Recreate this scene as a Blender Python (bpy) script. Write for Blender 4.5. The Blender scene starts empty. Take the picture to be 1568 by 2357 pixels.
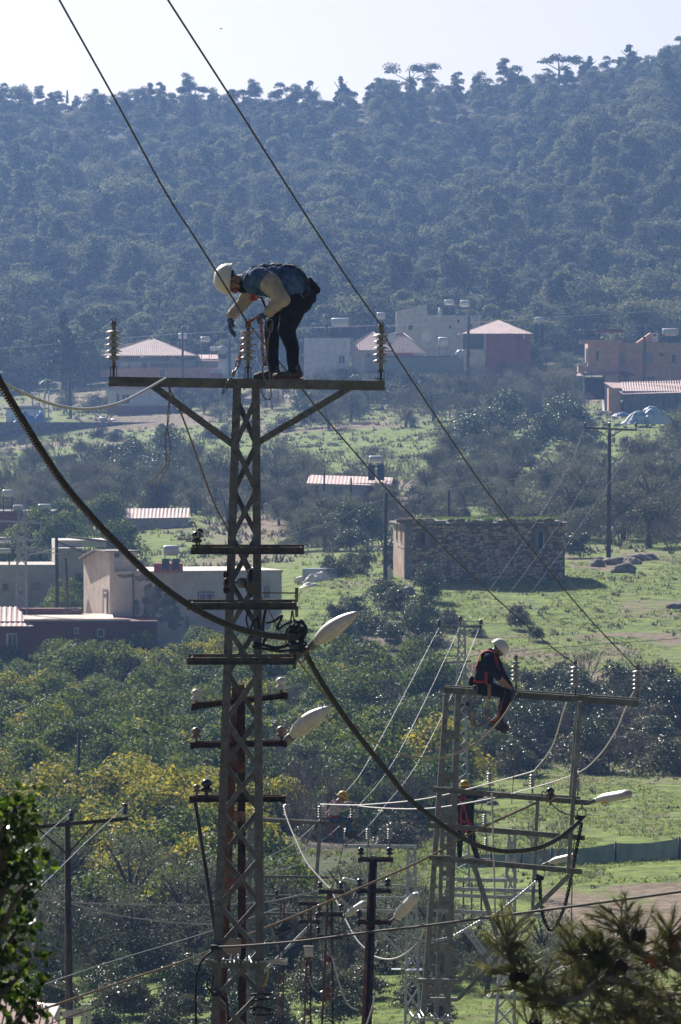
import bpy, bmesh, math, random
import numpy as np
from mathutils import Vector, Matrix, noise
from mathutils.bvhtree import BVHTree
R = math.radians
S = bpy.context.scene
COL = S.collection

# ------------------------------------------------------------------ camera
FPX = 200 / 36 * 2357            # focal length in the units of the 1568 x 2357 measuring grid
PITCH = math.atan((1178.5 - 900) / FPX)
cam_d = bpy.data.cameras.new('camera')
cam_d.sensor_fit = 'VERTICAL'; cam_d.sensor_height = 36; cam_d.sensor_width = 24; cam_d.lens = 200
cam_d.clip_start = 1; cam_d.clip_end = 20000
cam_d.dof.use_dof = True; cam_d.dof.focus_distance = 82; cam_d.dof.aperture_fstop = 20
cam = bpy.data.objects.new('camera', cam_d); COL.objects.link(cam)
cam.rotation_euler = (math.pi / 2 - PITCH, 0, 0)
S.camera = cam

# ------------------------------------------------------------------ sky, sun, exposure
SUN_EL, SUN_AZ = R(34), R(-24)   # the sun stands behind the scene, to the left
w = bpy.data.worlds.new('World'); S.world = w; w.use_nodes = True
nt = w.node_tree
sk = nt.nodes.new('ShaderNodeTexSky'); sk.sky_type = 'NISHITA'; sk.sun_disc = False
sk.sun_elevation = SUN_EL; sk.sun_rotation = SUN_AZ; sk.altitude = 150
sk.air_density = 0.35; sk.dust_density = 2.2; sk.ozone_density = 0.9
bg = nt.nodes['Background']; bg.inputs[1].default_value = 0.051
nt.links.new(sk.outputs[0], bg.inputs[0])
sd = bpy.data.lights.new('sun', 'SUN'); sd.energy = 5.0; sd.angle = R(0.5); sd.color = (1.0, 0.925, 0.85)
sun = bpy.data.objects.new('sun', sd); COL.objects.link(sun)
tosun = Vector((math.sin(SUN_AZ) * math.cos(SUN_EL), math.cos(SUN_AZ) * math.cos(SUN_EL), math.sin(SUN_EL)))
sun.rotation_euler = tosun.to_track_quat('Z', 'Y').to_euler()
S.view_settings.view_transform = 'Standard'; S.view_settings.look = 'None'
S.view_settings.exposure = 0.84; S.view_settings.gamma = 1; S.view_settings.use_curve_mapping = False
S.cycles.max_bounces = 6; S.cycles.diffuse_bounces = 2; S.cycles.glossy_bounces = 2
S.cycles.transmission_bounces = 4; S.cycles.volume_bounces = 0; S.cycles.transparent_max_bounces = 6
S.cycles.use_denoising = True
HAZE_DENSITY = 0.000148
HAZE_COLOR = (0.30, 0.52, 1.0)

# ------------------------------------------------------------------ placing
def P(x, y, Y):
    """Point at distance Y (metres north of the camera) seen at grid position x, y."""
    cx = (x - 784) / FPX; cy = (1178.5 - y) / FPX
    c, s = math.cos(PITCH), math.sin(PITCH)
    d = Vector((cx, cy * s + c, cy * c - s))
    return d * (Y / d.y)
def PX(Y): return FPX / Y        # grid units per metre at that distance

# ------------------------------------------------------------------ terrain profile: distance -> grid y of bare ground, left / middle / right
_D = [0, 30, 62, 90, 150, 175, 200, 230, 300, 350, 390, 430, 480, 540, 600, 750, 838, 847, 900, 1000, 1100, 1300, 1450, 1510]
_YL = [0, 0, 0, 0, 2545, 2390, 2240, 2080, 1800, 1660, 1570, 1470, 1370, 1260, 1190, 1060, 1014, 976, 950, 860, 760, 500, 310, 262]
_YC = [0, 0, 0, 0, 2545, 2390, 2240, 2060, 1800, 1620, 1480, 1335, 1285, 1215, 1150, 1020, 944, 936, 890, 810, 720, 470, 290, 240]
_YR = [0, 0, 0, 0, 2545, 2380, 2220, 2035, 1790, 1600, 1470, 1335, 1265, 1180, 1110, 970, 920, 914, 880, 790, 690, 410, 220, 158]
_ZN = [-6, -9.5, -13.2, -15.6]
def _z(tab, i):
    return _ZN[i] if i < 4 else P(784, tab[i], _D[i]).z
_ZL = [_z(_YL, i) for i in range(len(_D))]; _ZC = [_z(_YC, i) for i in range(len(_D))]; _ZR = [_z(_YR, i) for i in range(len(_D))]
_D2 = _D + [1560, 1700, 2600, 9000]
for t, e in ((_ZL, (70, 40, -20, -25)), (_ZC, (72, 40, -20, -25)), (_ZR, (82, 46, -20, -25))): t.extend(e)
def _profile(tab, d):
    return float(np.interp(d, _D2, tab))
def ground(X, Y):
    d = max(Y, 0.0)
    u = X / max(Y, 60) * FPX / 784           # -1 left edge, 1 right edge
    u = max(-1.6, min(1.6, u))
    zl, zc, zr = _profile(_ZL, d), _profile(_ZC, d), _profile(_ZR, d)
    if u < 0: z = zc + (zl - zc) * min(1.2, -u) if u > -1.2 else zc + (zl - zc) * 1.2
    else: z = zc + (zr - zc) * min(1.3, u)
    n = noise.noise(Vector((X * .035, Y * .035, 3.1))) * (0.5 if Y < 950 else 1.5)
    n += noise.noise(Vector((X * .15, Y * .12, 7.7))) * 0.22
    if Y > 1000:
        k = min(1, (Y - 1000) / 150)
        n += k * (noise.noise(Vector((X * .018 + 4, Y * .006, 1.3))) * 9 + noise.noise(Vector((X * .05, Y * .012, 5.3))) * 3)
        if Y > 1400: n *= max(.35, 1 - (Y - 1400) / 150)
    f = 1.0
    if Y < 120: f = .5
    return z + n * f
def G(X, Y): return Vector((X, Y, ground(X, Y)))
def GX(x, Y):
    """Ground point on the line of sight column x at distance Y."""
    X = (x - 784) / FPX * Y
    return G(X, Y)

# ------------------------------------------------------------------ objects
def tag(o, label=None, cat=None, group=None, kind=None):
    if label: o['label'] = label
    if cat: o['category'] = cat
    if group: o['group'] = group
    if kind: o['kind'] = kind
    return o
def thing(name, label, cat, loc=(0, 0, 0), group=None):
    o = bpy.data.objects.new(name, None); COL.objects.link(o)
    o.empty_display_size = .2
    o.location = loc
    return tag(o, label, cat, group)
def link(name, me, parent=None, loc=None):
    o = bpy.data.objects.new(name, me); COL.objects.link(o)
    if parent: o.parent = parent
    if loc is not None: o.location = loc
    return o
def kids(o): return [c for c in CH.get(o.name, [])] if False else list(o.children)
def copy_tree(o, parent=None):
    c = o.copy(); COL.objects.link(c)
    if parent: c.parent = parent
    for ch in list(o.children): copy_tree(ch, c)
    return c
def worldpos(o):
    v = Vector((0, 0, 0))
    while o is not None:
        v += o.location; o = o.parent
    return v

class MB:
    """collects geometry given in world coordinates; build() links it as one mesh whose origin is its parent's"""
    def __init__(s): s.v = []; s.f = []; s.m = []; s.mi = 0; s.sm = []; s.smooth = False
    def add(s, vs, fs):
        b = len(s.v); s.v.extend([tuple(p) for p in vs]); s.f.extend([tuple(i + b for i in f) for f in fs])
        s.m.extend([s.mi] * len(fs)); s.sm.extend([s.smooth] * len(fs)); return s
    def box(s, c, size, M=None):
        x, y, z = [a / 2 for a in size]; c = Vector(c)
        vs = [Vector((i, j, k)) for i in (-x, x) for j in (-y, y) for k in (-z, z)]
        if M is not None: vs = [M @ q for q in vs]
        return s.add([c + q for q in vs], [(0, 1, 3, 2), (4, 6, 7, 5), (0, 4, 5, 1), (2, 3, 7, 6), (0, 2, 6, 4), (1, 5, 7, 3)])
    def prism(s, poly, p0, p1, ux, uy):
        """sweep a 2D outline from p0 to p1"""
        p0, p1 = Vector(p0), Vector(p1); n = len(poly)
        vs = [p + ux * a + uy * b for p in (p0, p1) for a, b in poly]
        fs = [(i, (i + 1) % n, n + (i + 1) % n, n + i) for i in range(n)]
        fs += [tuple(range(n - 1, -1, -1)), tuple(range(n, 2 * n))]
        return s.add(vs, fs)
    def frame(s, p0, p1, side):
        d = (Vector(p1) - Vector(p0)).normalized(); side = Vector(side)
        u = (side - d * side.dot(d)).normalized(); return u, d.cross(u)
    def bar(s, p0, p1, w_, h_, side=(0, 1, 0)):
        u, v = s.frame(p0, p1, side)
        return s.prism([(-w_ / 2, -h_ / 2), (w_ / 2, -h_ / 2), (w_ / 2, h_ / 2), (-w_ / 2, h_ / 2)], p0, p1, u, v)
    def angle(s, p0, p1, a, b, L=.06, t=.006):
        """angle iron with its corner on the line p0 p1, its flanges along a and b"""
        d = (Vector(p1) - Vector(p0)).normalized()
        a = Vector(a); a = (a - d * a.dot(d)).normalized(); b = Vector(b); b = (b - d * b.dot(d)); b = (b - a * b.dot(a)).normalized()
        return s.prism([(0, 0), (L, 0), (L, t), (t, t), (t, L), (0, L)], p0, p1, a, b)
    def channel(s, p0, p1, openv, H=.1, W=.05, t=.007):
        """U-channel, web height H (crosswise to openv), flanges W along openv"""
        u, v = s.frame(p0, p1, openv); h = H / 2
        return s.prism([(0, -h), (W, -h), (W, -h + t), (t, -h + t), (t, h - t), (W, h - t), (W, h), (0, h)], p0, p1, u, v)
    def tube(s, pts, r, n=8, cap=True):
        pts = [Vector(p) for p in pts]; rs = r if isinstance(r, (list, tuple)) else [r] * len(pts)
        ref = Vector((0, 0, 1)); d0 = (pts[1] - pts[0]).normalized()
        if abs(d0.dot(ref)) > .9: ref = Vector((1, 0, 0))
        u = (ref - d0 * ref.dot(d0)).normalized(); vs = []
        for i, p in enumerate(pts):
            a = pts[max(0, i - 1)]; b = pts[min(len(pts) - 1, i + 1)]; d = (b - a).normalized()
            u = (u - d * u.dot(d)).normalized(); v = d.cross(u)
            vs += [p + (u * math.cos(6.28318 * k / n) + v * math.sin(6.28318 * k / n)) * rs[i] for k in range(n)]
        fs = []
        for i in range(len(pts) - 1):
            fs += [(i * n + k, i * n + (k + 1) % n, (i + 1) * n + (k + 1) % n, (i + 1) * n + k) for k in range(n)]
        if cap and n > 2: fs += [tuple(range(n - 1, -1, -1)), tuple((len(pts) - 1) * n + k for k in range(n))]
        o = s.smooth; s.smooth = n > 5; s.add(vs, fs); s.smooth = o; return s
    def rope(s, pts, r, pitch=.12, strands=3, n=6):
        """twisted strands round a path"""
        pts = resample(pts, pitch / 10)
        d0 = (pts[1] - pts[0]).normalized(); ref = Vector((0, 0, 1)) if abs(d0.z) < .9 else Vector((1, 0, 0))
        u = (ref - d0 * ref.dot(d0)).normalized()
        lines = [[] for _ in range(strands)]
        for i, p in enumerate(pts):
            d = (pts[min(len(pts) - 1, i + 1)] - pts[max(0, i - 1)]).normalized()
            u = (u - d * u.dot(d)).normalized(); v = d.cross(u)
            for k in range(strands):
                a = 6.28318 * (i / 10 + k / strands)
                lines[k].append(p + (u * math.cos(a) + v * math.sin(a)) * r * .64)
        for l in lines: s.tube(l, r * .40, n)
        return s
    def lathe(s, prof, o, axis=(0, 0, 1), n=16):
        """prof: list of (radius, height)"""
        axis = Vector(axis).normalized(); ref = Vector((1, 0, 0)) if abs(axis.x) < .9 else Vector((0, 1, 0))
        u = (ref - axis * ref.dot(axis)).normalized(); v = axis.cross(u); o = Vector(o)
        vs = [o + axis * h + (u * math.cos(6.28318 * k / n) + v * math.sin(6.28318 * k / n)) * r for r, h in prof for k in range(n)]
        fs = [(i * n + k, i * n + (k + 1) % n, (i + 1) * n + (k + 1) % n, (i + 1) * n + k) for i in range(len(prof) - 1) for k in range(n)]
        fs += [tuple(range(n - 1, -1, -1)), tuple((len(prof) - 1) * n + k for k in range(n))]
        q = s.smooth; s.smooth = True; s.add(vs, fs); s.smooth = q; return s
    def ball(s, c, r, n=10, sc=(1, 1, 1)):
        m = n // 2; vs = []; c = Vector(c)
        for i in range(m + 1):
            t = math.pi * i / m
            vs += [c + Vector((math.sin(t) * math.cos(6.28318 * k / n) * sc[0], math.sin(t) * math.sin(6.28318 * k / n) * sc[1], math.cos(t) * sc[2])) * r for k in range(n)]
        fs = [(i * n + k, (i + 1) * n + k, (i + 1) * n + (k + 1) % n, i * n + (k + 1) % n) for i in range(m) for k in range(n)]
        q = s.smooth; s.smooth = True; s.add(vs, fs); s.smooth = q; return s
    def mesh(s, name, mats, origin):
        o = Vector(origin); me = bpy.data.meshes.new(name)
        me.from_pydata([(a[0] - o.x, a[1] - o.y, a[2] - o.z) for a in s.v], [], s.f)
        for m_ in (mats if isinstance(mats, (list, tuple)) else [mats]): me.materials.append(m_)
        me.polygons.foreach_set('material_index', s.m); me.polygons.foreach_set('use_smooth', s.sm)
        me.update(); return me
    def build(s, name, mats, parent=None, bevel=0):
        org = worldpos(parent) if parent else (Vector(s.v[0]) if s.v else Vector())
        if not parent:
            a = np.array(s.v); org = Vector(((a[:, 0].min() + a[:, 0].max()) / 2, (a[:, 1].min() + a[:, 1].max()) / 2, a[:, 2].min()))
        o = link(name, s.mesh(name, mats, org), parent)
        if not parent: o.location = org
        if bevel:
            b = o.modifiers.new('bevel', 'BEVEL'); b.width = bevel; b.segments = 1; b.limit_method = 'ANGLE'
        return o

def resample(pts, step):
    pts = [Vector(p) for p in pts]; out = [pts[0]]; acc = 0
    for a, b in zip(pts[:-1], pts[1:]):
        L = (b - a).length
        if L < 1e-9: continue
        t = step - acc
        while t <= L: out.append(a.lerp(b, t / L)); t += step
        acc = (acc + L) % step if False else L - (t - step)
    if (out[-1] - pts[-1]).length > 1e-4: out.append(pts[-1])
    return out
def smooth(pts, k=6):
    """Catmull-Rom through points"""
    p = [Vector(q) for q in pts]
    if len(p) < 3: return p
    p = [p[0] * 2 - p[1]] + p + [p[-1] * 2 - p[-2]]; out = []
    for i in range(1, len(p) - 2):
        a, b, c, d = p[i - 1:i + 3]
        for j in range(k):
            t = j / k
            out.append(.5 * ((2 * b) + (c - a) * t + (2 * a - 5 * b + 4 * c - d) * t * t + (3 * b - a - 3 * c + d) * t ** 3))
    out.append(p[-2]); return out
def path(pts, Y0, Y1=None, k=6):
    """grid points -> world path, the distance going from Y0 to Y1 along it"""
    Y1 = Y0 if Y1 is None else Y1
    L = [0]
    for a, b in zip(pts[:-1], pts[1:]): L.append(L[-1] + math.hypot(a[0] - b[0], a[1] - b[1]))
    q = [P(a[0], a[1], 1 / (1 / Y0 + (1 / Y1 - 1 / Y0) * l / L[-1])) for a, l in zip(pts, L)]
    return smooth(q, k)

# ------------------------------------------------------------------ materials
def rgb(h):
    h = h.lstrip('#'); c = [int(h[i:i + 2], 16) / 255 for i in (0, 2, 4)]
    return tuple(((a + .055) / 1.055) ** 2.4 if a > .04045 else a / 12.92 for a in c)
def mat(name, c1, c2=None, scale=4.0, rough=.8, metal=0.0, bump=0.0, bscale=None, spec=.5, detail=6, contrast=(.35, .65), c3=None, stretch=(1, 1, 1), trans=0, coat=0):
    m = bpy.data.materials.new(name); m.use_nodes = True; t = m.node_tree; n = t.nodes; l = t.links
    b = n['Principled BSDF']; b.inputs['Roughness'].default_value = rough; b.inputs['Metallic'].default_value = metal
    b.inputs['Specular IOR Level'].default_value = spec
    if coat: b.inputs['Coat Weight'].default_value = coat
    b.inputs['Base Color'].default_value = (*c1, 1)
    if c2 or bump:
        g = n.new('ShaderNodeTexCoord'); mp = n.new('ShaderNodeMapping'); mp.inputs['Scale'].default_value = stretch
        l.new(g.outputs['Object'], mp.inputs[0])
    if c2:
        nz = n.new('ShaderNodeTexNoise'); nz.inputs['Scale'].default_value = scale; nz.inputs['Detail'].default_value = detail; nz.inputs['Roughness'].default_value = .62
        l.new(mp.outputs[0], nz.inputs['Vector'])
        r = n.new('ShaderNodeValToRGB'); r.color_ramp.elements[0].position = contrast[0]; r.color_ramp.elements[1].position = contrast[1]
        r.color_ramp.elements[0].color = (*c1, 1); r.color_ramp.elements[1].color = (*c2, 1)
        l.new(nz.outputs['Fac'], r.inputs[0]); out = r.outputs[0]
        if c3:
            nz2 = n.new('ShaderNodeTexNoise'); nz2.inputs['Scale'].default_value = scale * .23; nz2.inputs['Detail'].default_value = 8; nz2.inputs['Roughness'].default_value = .7
            l.new(mp.outputs[0], nz2.inputs['Vector'])
            r2 = n.new('ShaderNodeValToRGB'); r2.color_ramp.elements[0].position = .52; r2.color_ramp.elements[1].position = .64
            l.new(nz2.outputs['Fac'], r2.inputs[0])
            mx = n.new('ShaderNodeMix'); mx.data_type = 'RGBA'; l.new(r2.outputs[0], mx.inputs['Factor'])
            l.new(out, mx.inputs['A']); mx.inputs['B'].default_value = (*c3, 1); out = mx.outputs['Result']
        l.new(out, b.inputs['Base Color'])
    if bump:
        nb = n.new('ShaderNodeTexNoise'); nb.inputs['Scale'].default_value = bscale or scale * 3; nb.inputs['Detail'].default_value = 5
        l.new(mp.outputs[0], nb.inputs['Vector'])
        bu = n.new('ShaderNodeBump'); bu.inputs['Strength'].default_value = bump; bu.inputs['Distance'].default_value = .02
        l.new(nb.outputs['Fac'], bu.inputs['Height']); l.new(bu.outputs[0], b.inputs['Normal'])
    if trans:
        tr = n.new('ShaderNodeBsdfTranslucent'); ms = n.new('ShaderNodeMixShader'); ms.inputs[0].default_value = trans
        if c2: l.new(out, tr.inputs[0])
        else: tr.inputs[0].default_value = (*c1, 1)
        l.new(b.outputs[0], ms.inputs[1]); l.new(tr.outputs[0], ms.inputs[2]); l.new(ms.outputs[0], n['Material Output'].inputs[0])
    return m
def leafmat(name, dark, light, accent=None, accent_at=.8, trans=.4, rough=.45, tint=.25):
    """colour by the leaf's own random value, shifted a little from tree to tree"""
    m = bpy.data.materials.new(name); m.use_nodes = True; t = m.node_tree; n = t.nodes; l = t.links
    b = n['Principled BSDF']; b.inputs['Roughness'].default_value = rough; b.inputs['Specular IOR Level'].default_value = .45
    at = n.new('ShaderNodeAttribute'); at.attribute_name = 'rnd'; oi = n.new('ShaderNodeObjectInfo')
    ma = n.new('ShaderNodeMath'); ma.operation = 'MULTIPLY_ADD'; ma.inputs[1].default_value = tint; l.new(oi.outputs['Random'], ma.inputs[0])
    ms_ = n.new('ShaderNodeMath'); ms_.operation = 'SUBTRACT'; ms_.inputs[1].default_value = tint / 2; l.new(at.outputs['Fac'], ms_.inputs[0]); l.new(ms_.outputs[0], ma.inputs[2])
    r = n.new('ShaderNodeValToRGB'); e = r.color_ramp.elements
    e[0].position = .1; e[0].color = (*dark, 1); e[1].position = .75; e[1].color = (*light, 1)
    if accent: x = e.new(accent_at); e[1].position = accent_at - .12; x.position = accent_at; x.color = (*accent, 1)
    l.new(ma.outputs[0], r.inputs[0]); l.new(r.outputs[0], b.inputs['Base Color'])
    tr = n.new('ShaderNodeBsdfTranslucent'); l.new(r.outputs[0], tr.inputs[0])
    mx = n.new('ShaderNodeMixShader'); mx.inputs[0].default_value = trans
    l.new(b.outputs[0], mx.inputs[1]); l.new(tr.outputs[0], mx.inputs[2]); l.new(mx.outputs[0], n['Material Output'].inputs[0])
    return m
# ================================================================== land
def in_field(x, Y):  # bare tilled soil on the right, seen from the poles
    return None
def soil_at(X, Y):
    """0 lush grass .. 1 bare earth"""
    px = 784 + X / max(Y, 1) * FPX
    s = .18 + .5 * noise.noise(Vector((X * .09, Y * .05, 9)))
    if 196 < Y < 228 and px > 1250: s = .95 if noise.noise(Vector((X * .25, Y * .12, 2))) < .3 else .5      # tilled strip
    if 228 <= Y < 250 and px > 1250: s = .12
    if 168 < Y < 176 and 600 < px < 1150: s = .9                                                              # the path
    if 250 < Y < 345: s = .5 + .5 * noise.noise(Vector((X * .12, Y * .06, 4)))
    if 250 < Y < 300 and px > 1050: s = .30 + .35 * noise.noise(Vector((X * .2, Y * .08, 4)))
    if 345 <= Y < 395: s = .48 + .7 * noise.noise(Vector((X * .16, Y * .07, 1)))
    if 395 <= Y < 430: s = .16 + .6 * noise.noise(Vector((X * .16, Y * .05, 1)))
    if px < 640 and 230 < Y < 420: s = .8
    if 470 < Y < 640 : s = .35 + .8 * noise.noise(Vector((X * .07, Y * .03, 6)))
    if 640 < Y < 780 and px < 1050: s = .1 + .5 * noise.noise(Vector((X * .05, Y * .03, 6)))
    if 780 < Y < 960: s = .5 + .8 * noise.noise(Vector((X * .06, Y * .03, 8)))
    if Y > 960: s = .85
    if Y < 148: s = .6  # unseen near slope made earthier to cut green bounce light on the steel
    if 446 < Y < 480 and px > 1310: s = .5 + .6 * noise.noise(Vector((X * .3, Y * .15, 3)))
    if 372 < Y < 392 and px > 1050: s = .42 + .7 * noise.noise(Vector((X * .3, Y * .15, 3)))
    if 404 < Y < 416 and px > 1420: s = .5
    return max(0, min(1, s))
rows = list(np.concatenate([np.arange(-40, 150, 10), np.arange(150, 480, 1.1), np.arange(480, 820, 4), np.arange(820, 860, 1.5), np.arange(860, 1000, 4), np.arange(1000, 1600, 12), [1650, 1700, 1800, 2000, 2200]]))
cols = list(np.linspace(-1.35, 1.35, 150))
vs, fs, soil = [], [], []
for Y in rows:
    Y = float(Y); h = max(Y, 60) * 784 / FPX
    xs = [-2.5 * h - 400, -2.0 * h - 150, -1.7 * h - 40] + [c * h for c in cols] + [1.7 * h + 40, 2.0 * h + 150, 2.5 * h + 400]
    for X in xs:
        vs.append((X, Y, ground(X, Y))); soil.append(soil_at(X, Y))
nc = len(cols) + 6
for i in range(len(rows) - 1):
    for j in range(nc - 1):
        a = i * nc + j; fs.append((a, a + 1, a + nc + 1, a + nc))
me = bpy.data.meshes.new('ground'); me.from_pydata(vs, [], fs); me.polygons.foreach_set('use_smooth', [True] * len(fs))
at = me.attributes.new('soil', 'FLOAT', 'POINT'); at.data.foreach_set('value', soil)
def dark_floor_at(X, Y):  # darker brown-green ground colour under the hillside wood and the orchard
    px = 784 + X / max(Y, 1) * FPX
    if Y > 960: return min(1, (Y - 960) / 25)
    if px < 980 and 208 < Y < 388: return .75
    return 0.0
at = me.attributes.new('dark_floor', 'FLOAT', 'POINT'); at.data.foreach_set('value', [dark_floor_at(v[0], v[1]) for v in vs])
def ground_mat():
    m = bpy.data.materials.new('ground'); m.use_nodes = True; t = m.node_tree; n = t.nodes; l = t.links
    b = n['Principled BSDF']; b.inputs['Roughness'].default_value = .95; b.inputs['Specular IOR Level'].default_value = .2
    g = n.new('ShaderNodeNewGeometry')
    def nz(s, d=6, rough=.65):
        q = n.new('ShaderNodeTexNoise'); q.inputs['Scale'].default_value = s; q.inputs['Detail'].default_value = d; q.inputs['Roughness'].default_value = rough
        l.new(g.outputs['Position'], q.inputs['Vector']); return q.outputs['Fac']
    def ramp(f, a, b_, ca, cb):
        r = n.new('ShaderNodeValToRGB'); e = r.color_ramp.elements; e[0].position = a; e[1].position = b_; e[0].color = (*ca, 1); e[1].color = (*cb, 1); l.new(f, r.inputs[0]); return r.outputs[0]
    grass = ramp(nz(.9), .38, .62, (.075, .12, .018), (.215, .295, .05))
    dry = ramp(nz(1.7), .35, .65, (.12, .095, .065), (.30, .235, .165))
    at_ = n.new('ShaderNodeAttribute'); at_.attribute_name = 'soil'
    ad = n.new('ShaderNodeMath'); ad.operation = 'MULTIPLY_ADD'; l.new(nz(.55, 8, .75), ad.inputs[0]); ad.inputs[1].default_value = 1.6; l.new(at_.outputs['Fac'], ad.inputs[2])
    k = n.new('ShaderNodeMapRange'); l.new(ad.outputs[0], k.inputs[0]); k.inputs[1].default_value = 1.12; k.inputs[2].default_value = 1.5
    mx = n.new('ShaderNodeMix'); mx.data_type = 'RGBA'; l.new(k.outputs[0], mx.inputs['Factor']); l.new(grass, mx.inputs['A']); l.new(dry, mx.inputs['B'])
    al = n.new('ShaderNodeAttribute'); al.attribute_name = 'dark_floor'; floor = ramp(nz(.8), .35, .65, (.022, .026, .014), (.075, .07, .042))
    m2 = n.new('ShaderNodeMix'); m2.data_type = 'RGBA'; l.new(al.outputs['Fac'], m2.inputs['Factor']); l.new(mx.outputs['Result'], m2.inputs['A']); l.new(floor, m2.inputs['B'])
    l.new(m2.outputs['Result'], b.inputs['Base Color'])
    bu = n.new('ShaderNodeBump'); bu.inputs['Strength'].default_value = 1; bu.inputs['Distance'].default_value = .25
    l.new(nz(2.2, 6, .7), bu.inputs['Height']); l.new(bu.outputs[0], b.inputs['Normal'])
    return m
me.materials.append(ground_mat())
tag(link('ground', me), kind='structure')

# haze: one closed box of even air
hz = MB(); hz.box((0, 1075, 28), (2500, 2270, 156))
m = bpy.data.materials.new('haze'); m.use_nodes = True; n = m.node_tree.nodes; n.remove(n['Principled BSDF'])
pv = n.new('ShaderNodeVolumePrincipled'); pv.inputs['Color'].default_value = (*HAZE_COLOR, 1); pv.inputs['Density'].default_value = HAZE_DENSITY
pv.inputs['Anisotropy'].default_value = .42
m.node_tree.links.new(pv.outputs[0], n['Material Output'].inputs['Volume'])
HAZE = hz.build('haze', m); tag(HAZE, kind='stuff')

# ================================================================== foliage
def leaf_mesh(name, seed, blobs, nl, size, mats, up=.25, rand=.6, shell=.22, aspect=1.5, trunk=None):
    """blobs: (cx, cy, cz, r, squash). Leaf-sized faces strewn through the blobs' outer shells."""
    g = np.random.default_rng(seed); B = np.array(blobs, float)
    wgt = B[:, 3] ** 2; k = g.choice(len(B), nl, p=wgt / wgt.sum())
    d = g.normal(size=(nl, 3)); d /= np.linalg.norm(d, axis=1)[:, None]
    d[:, 2] = np.where(d[:, 2] < -.3, -d[:, 2] * .8, d[:, 2])
    rr = 1 - np.abs(g.normal(size=nl)) * shell; rr = np.clip(rr, .1, 1.15)
    rr += .08 * np.sin(d[:, 0] * 9 + k) * np.sin(d[:, 1] * 8 + 2 * k)
    c = B[k, :3] + d * (B[k, 3] * rr)[:, None] * np.stack([np.ones(nl), np.ones(nl), B[k, 4]], 1)
    n = d + g.normal(size=(nl, 3)) * rand; n[:, 2] += up; n /= np.linalg.norm(n, axis=1)[:, None]
    a = np.cross(n, g.normal(size=(nl, 3))); a /= np.linalg.norm(a, axis=1)[:, None]; b = np.cross(n, a)
    s = size * g.uniform(.55, 1.35, nl); a = a * s[:, None] * .5; b = b * (s / aspect)[:, None] * .5
    fold = n * (s * .12)[:, None]
    V = np.stack([c - a, c + b * .9 + fold, c + a * 1.05, c - b * .9 + fold], 1).reshape(-1, 3)
    F = np.arange(nl * 4).reshape(-1, 4)
    me = bpy.data.meshes.new(name); me.from_pydata(V.tolist(), [], F.tolist())
    br = g.uniform(-.34, .30, len(B)); rnd = np.clip(g.uniform(.1, .8, nl) + br[k], 0, 1)
    at = me.attributes.new('rnd', 'FLOAT', 'FACE'); at.data.foreach_set('value', rnd.astype(np.float32))
    me.materials.append(mats); return me
def blobs_round(seed, w_, h_, base, n, rmin=.22, rmax=.36, jag=.15):
    """n clumps filling a dome w_ wide and h_ high whose foot is at base"""
    g = random.Random(seed); out = []
    for i in range(n):
        a = g.uniform(0, 6.283); t = g.uniform(0, 1); r = math.sqrt(g.uniform(0, 1)) * .62
        z = base + h_ * (.10 + .70 * t * (1 - r * r * .8)) + g.uniform(-jag, jag) * h_ * .5
        out.append((math.cos(a) * r * w_ / 2 * (1.25 - .5 * t), math.sin(a) * r * w_ / 2 * (1.25 - .5 * t), z, g.uniform(rmin, rmax) * w_ * (1.1 - .4 * t), g.uniform(.7, .95)))
    return out
def trunk_mesh(name, seed, h_, r, spread, n, m, lean=.1):
    g = random.Random(seed); mb = MB(); top = Vector((g.uniform(-lean, lean) * h_, g.uniform(-lean, lean) * h_, h_ * .5))
    mid = Vector((top.x * .4, top.y * .4 + .02, h_ * .28))
    mb.tube([(0, 0, -.4), mid, top], [r * 1.3, r, r * .7], 7)
    for i in range(n):
        a = 6.283 * i / n + g.uniform(-.4, .4); e = top + Vector((math.cos(a) * spread, math.sin(a) * spread, h_ * g.uniform(.15, .45)))
        s = mid.lerp(top, g.uniform(.5, 1)); q = s.lerp(e, .5) + Vector((0, 0, h_ * .05))
        mb.tube([s, q, e], [r * .55, r * .38, r * .12], 5)
    return mb.mesh(name, m, (0, 0, 0))
M = {}
M['bark'] = mat('bark', (.05, .04, .032), (.13, .11, .09), scale=6, rough=.95, bump=.6)
M['greybark'] = mat('grey bark', (.10, .092, .085), (.24, .22, .20), scale=5, rough=.95, bump=.5)
M['twig'] = mat('bare twig', (.10, .08, .07), (.24, .20, .18), scale=3, rough=.9)
M['citrus'] = leafmat('citrus leaf', (.022, .052, .006), (.20, .27, .03), (.34, .34, .04), .93, trans=.36, rough=.65)
M['yellow'] = leafmat('yellowing leaf', (.05, .10, .008), (.27, .31, .03), (.55, .46, .05), .74, trans=.42, rough=.65)
M['olive'] = leafmat('olive leaf', (.035, .045, .026), (.19, .20, .12), trans=.25, rough=.6)
M['scrub'] = leafmat('scrub leaf', (.026, .034, .016), (.14, .15, .07), (.16, .13, .07), .9, trans=.3)
M['dark'] = leafmat('dark evergreen leaf', (.014, .028, .009), (.065, .095, .028), trans=.3)
M['pine'] = leafmat('pine needle mass', (.013, .024, .012), (.19, .21, .10), trans=.5, rough=.8, tint=.5)
M['green'] = leafmat('fresh green leaf', (.03, .075, .012), (.12, .19, .03), trans=.45)

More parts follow.
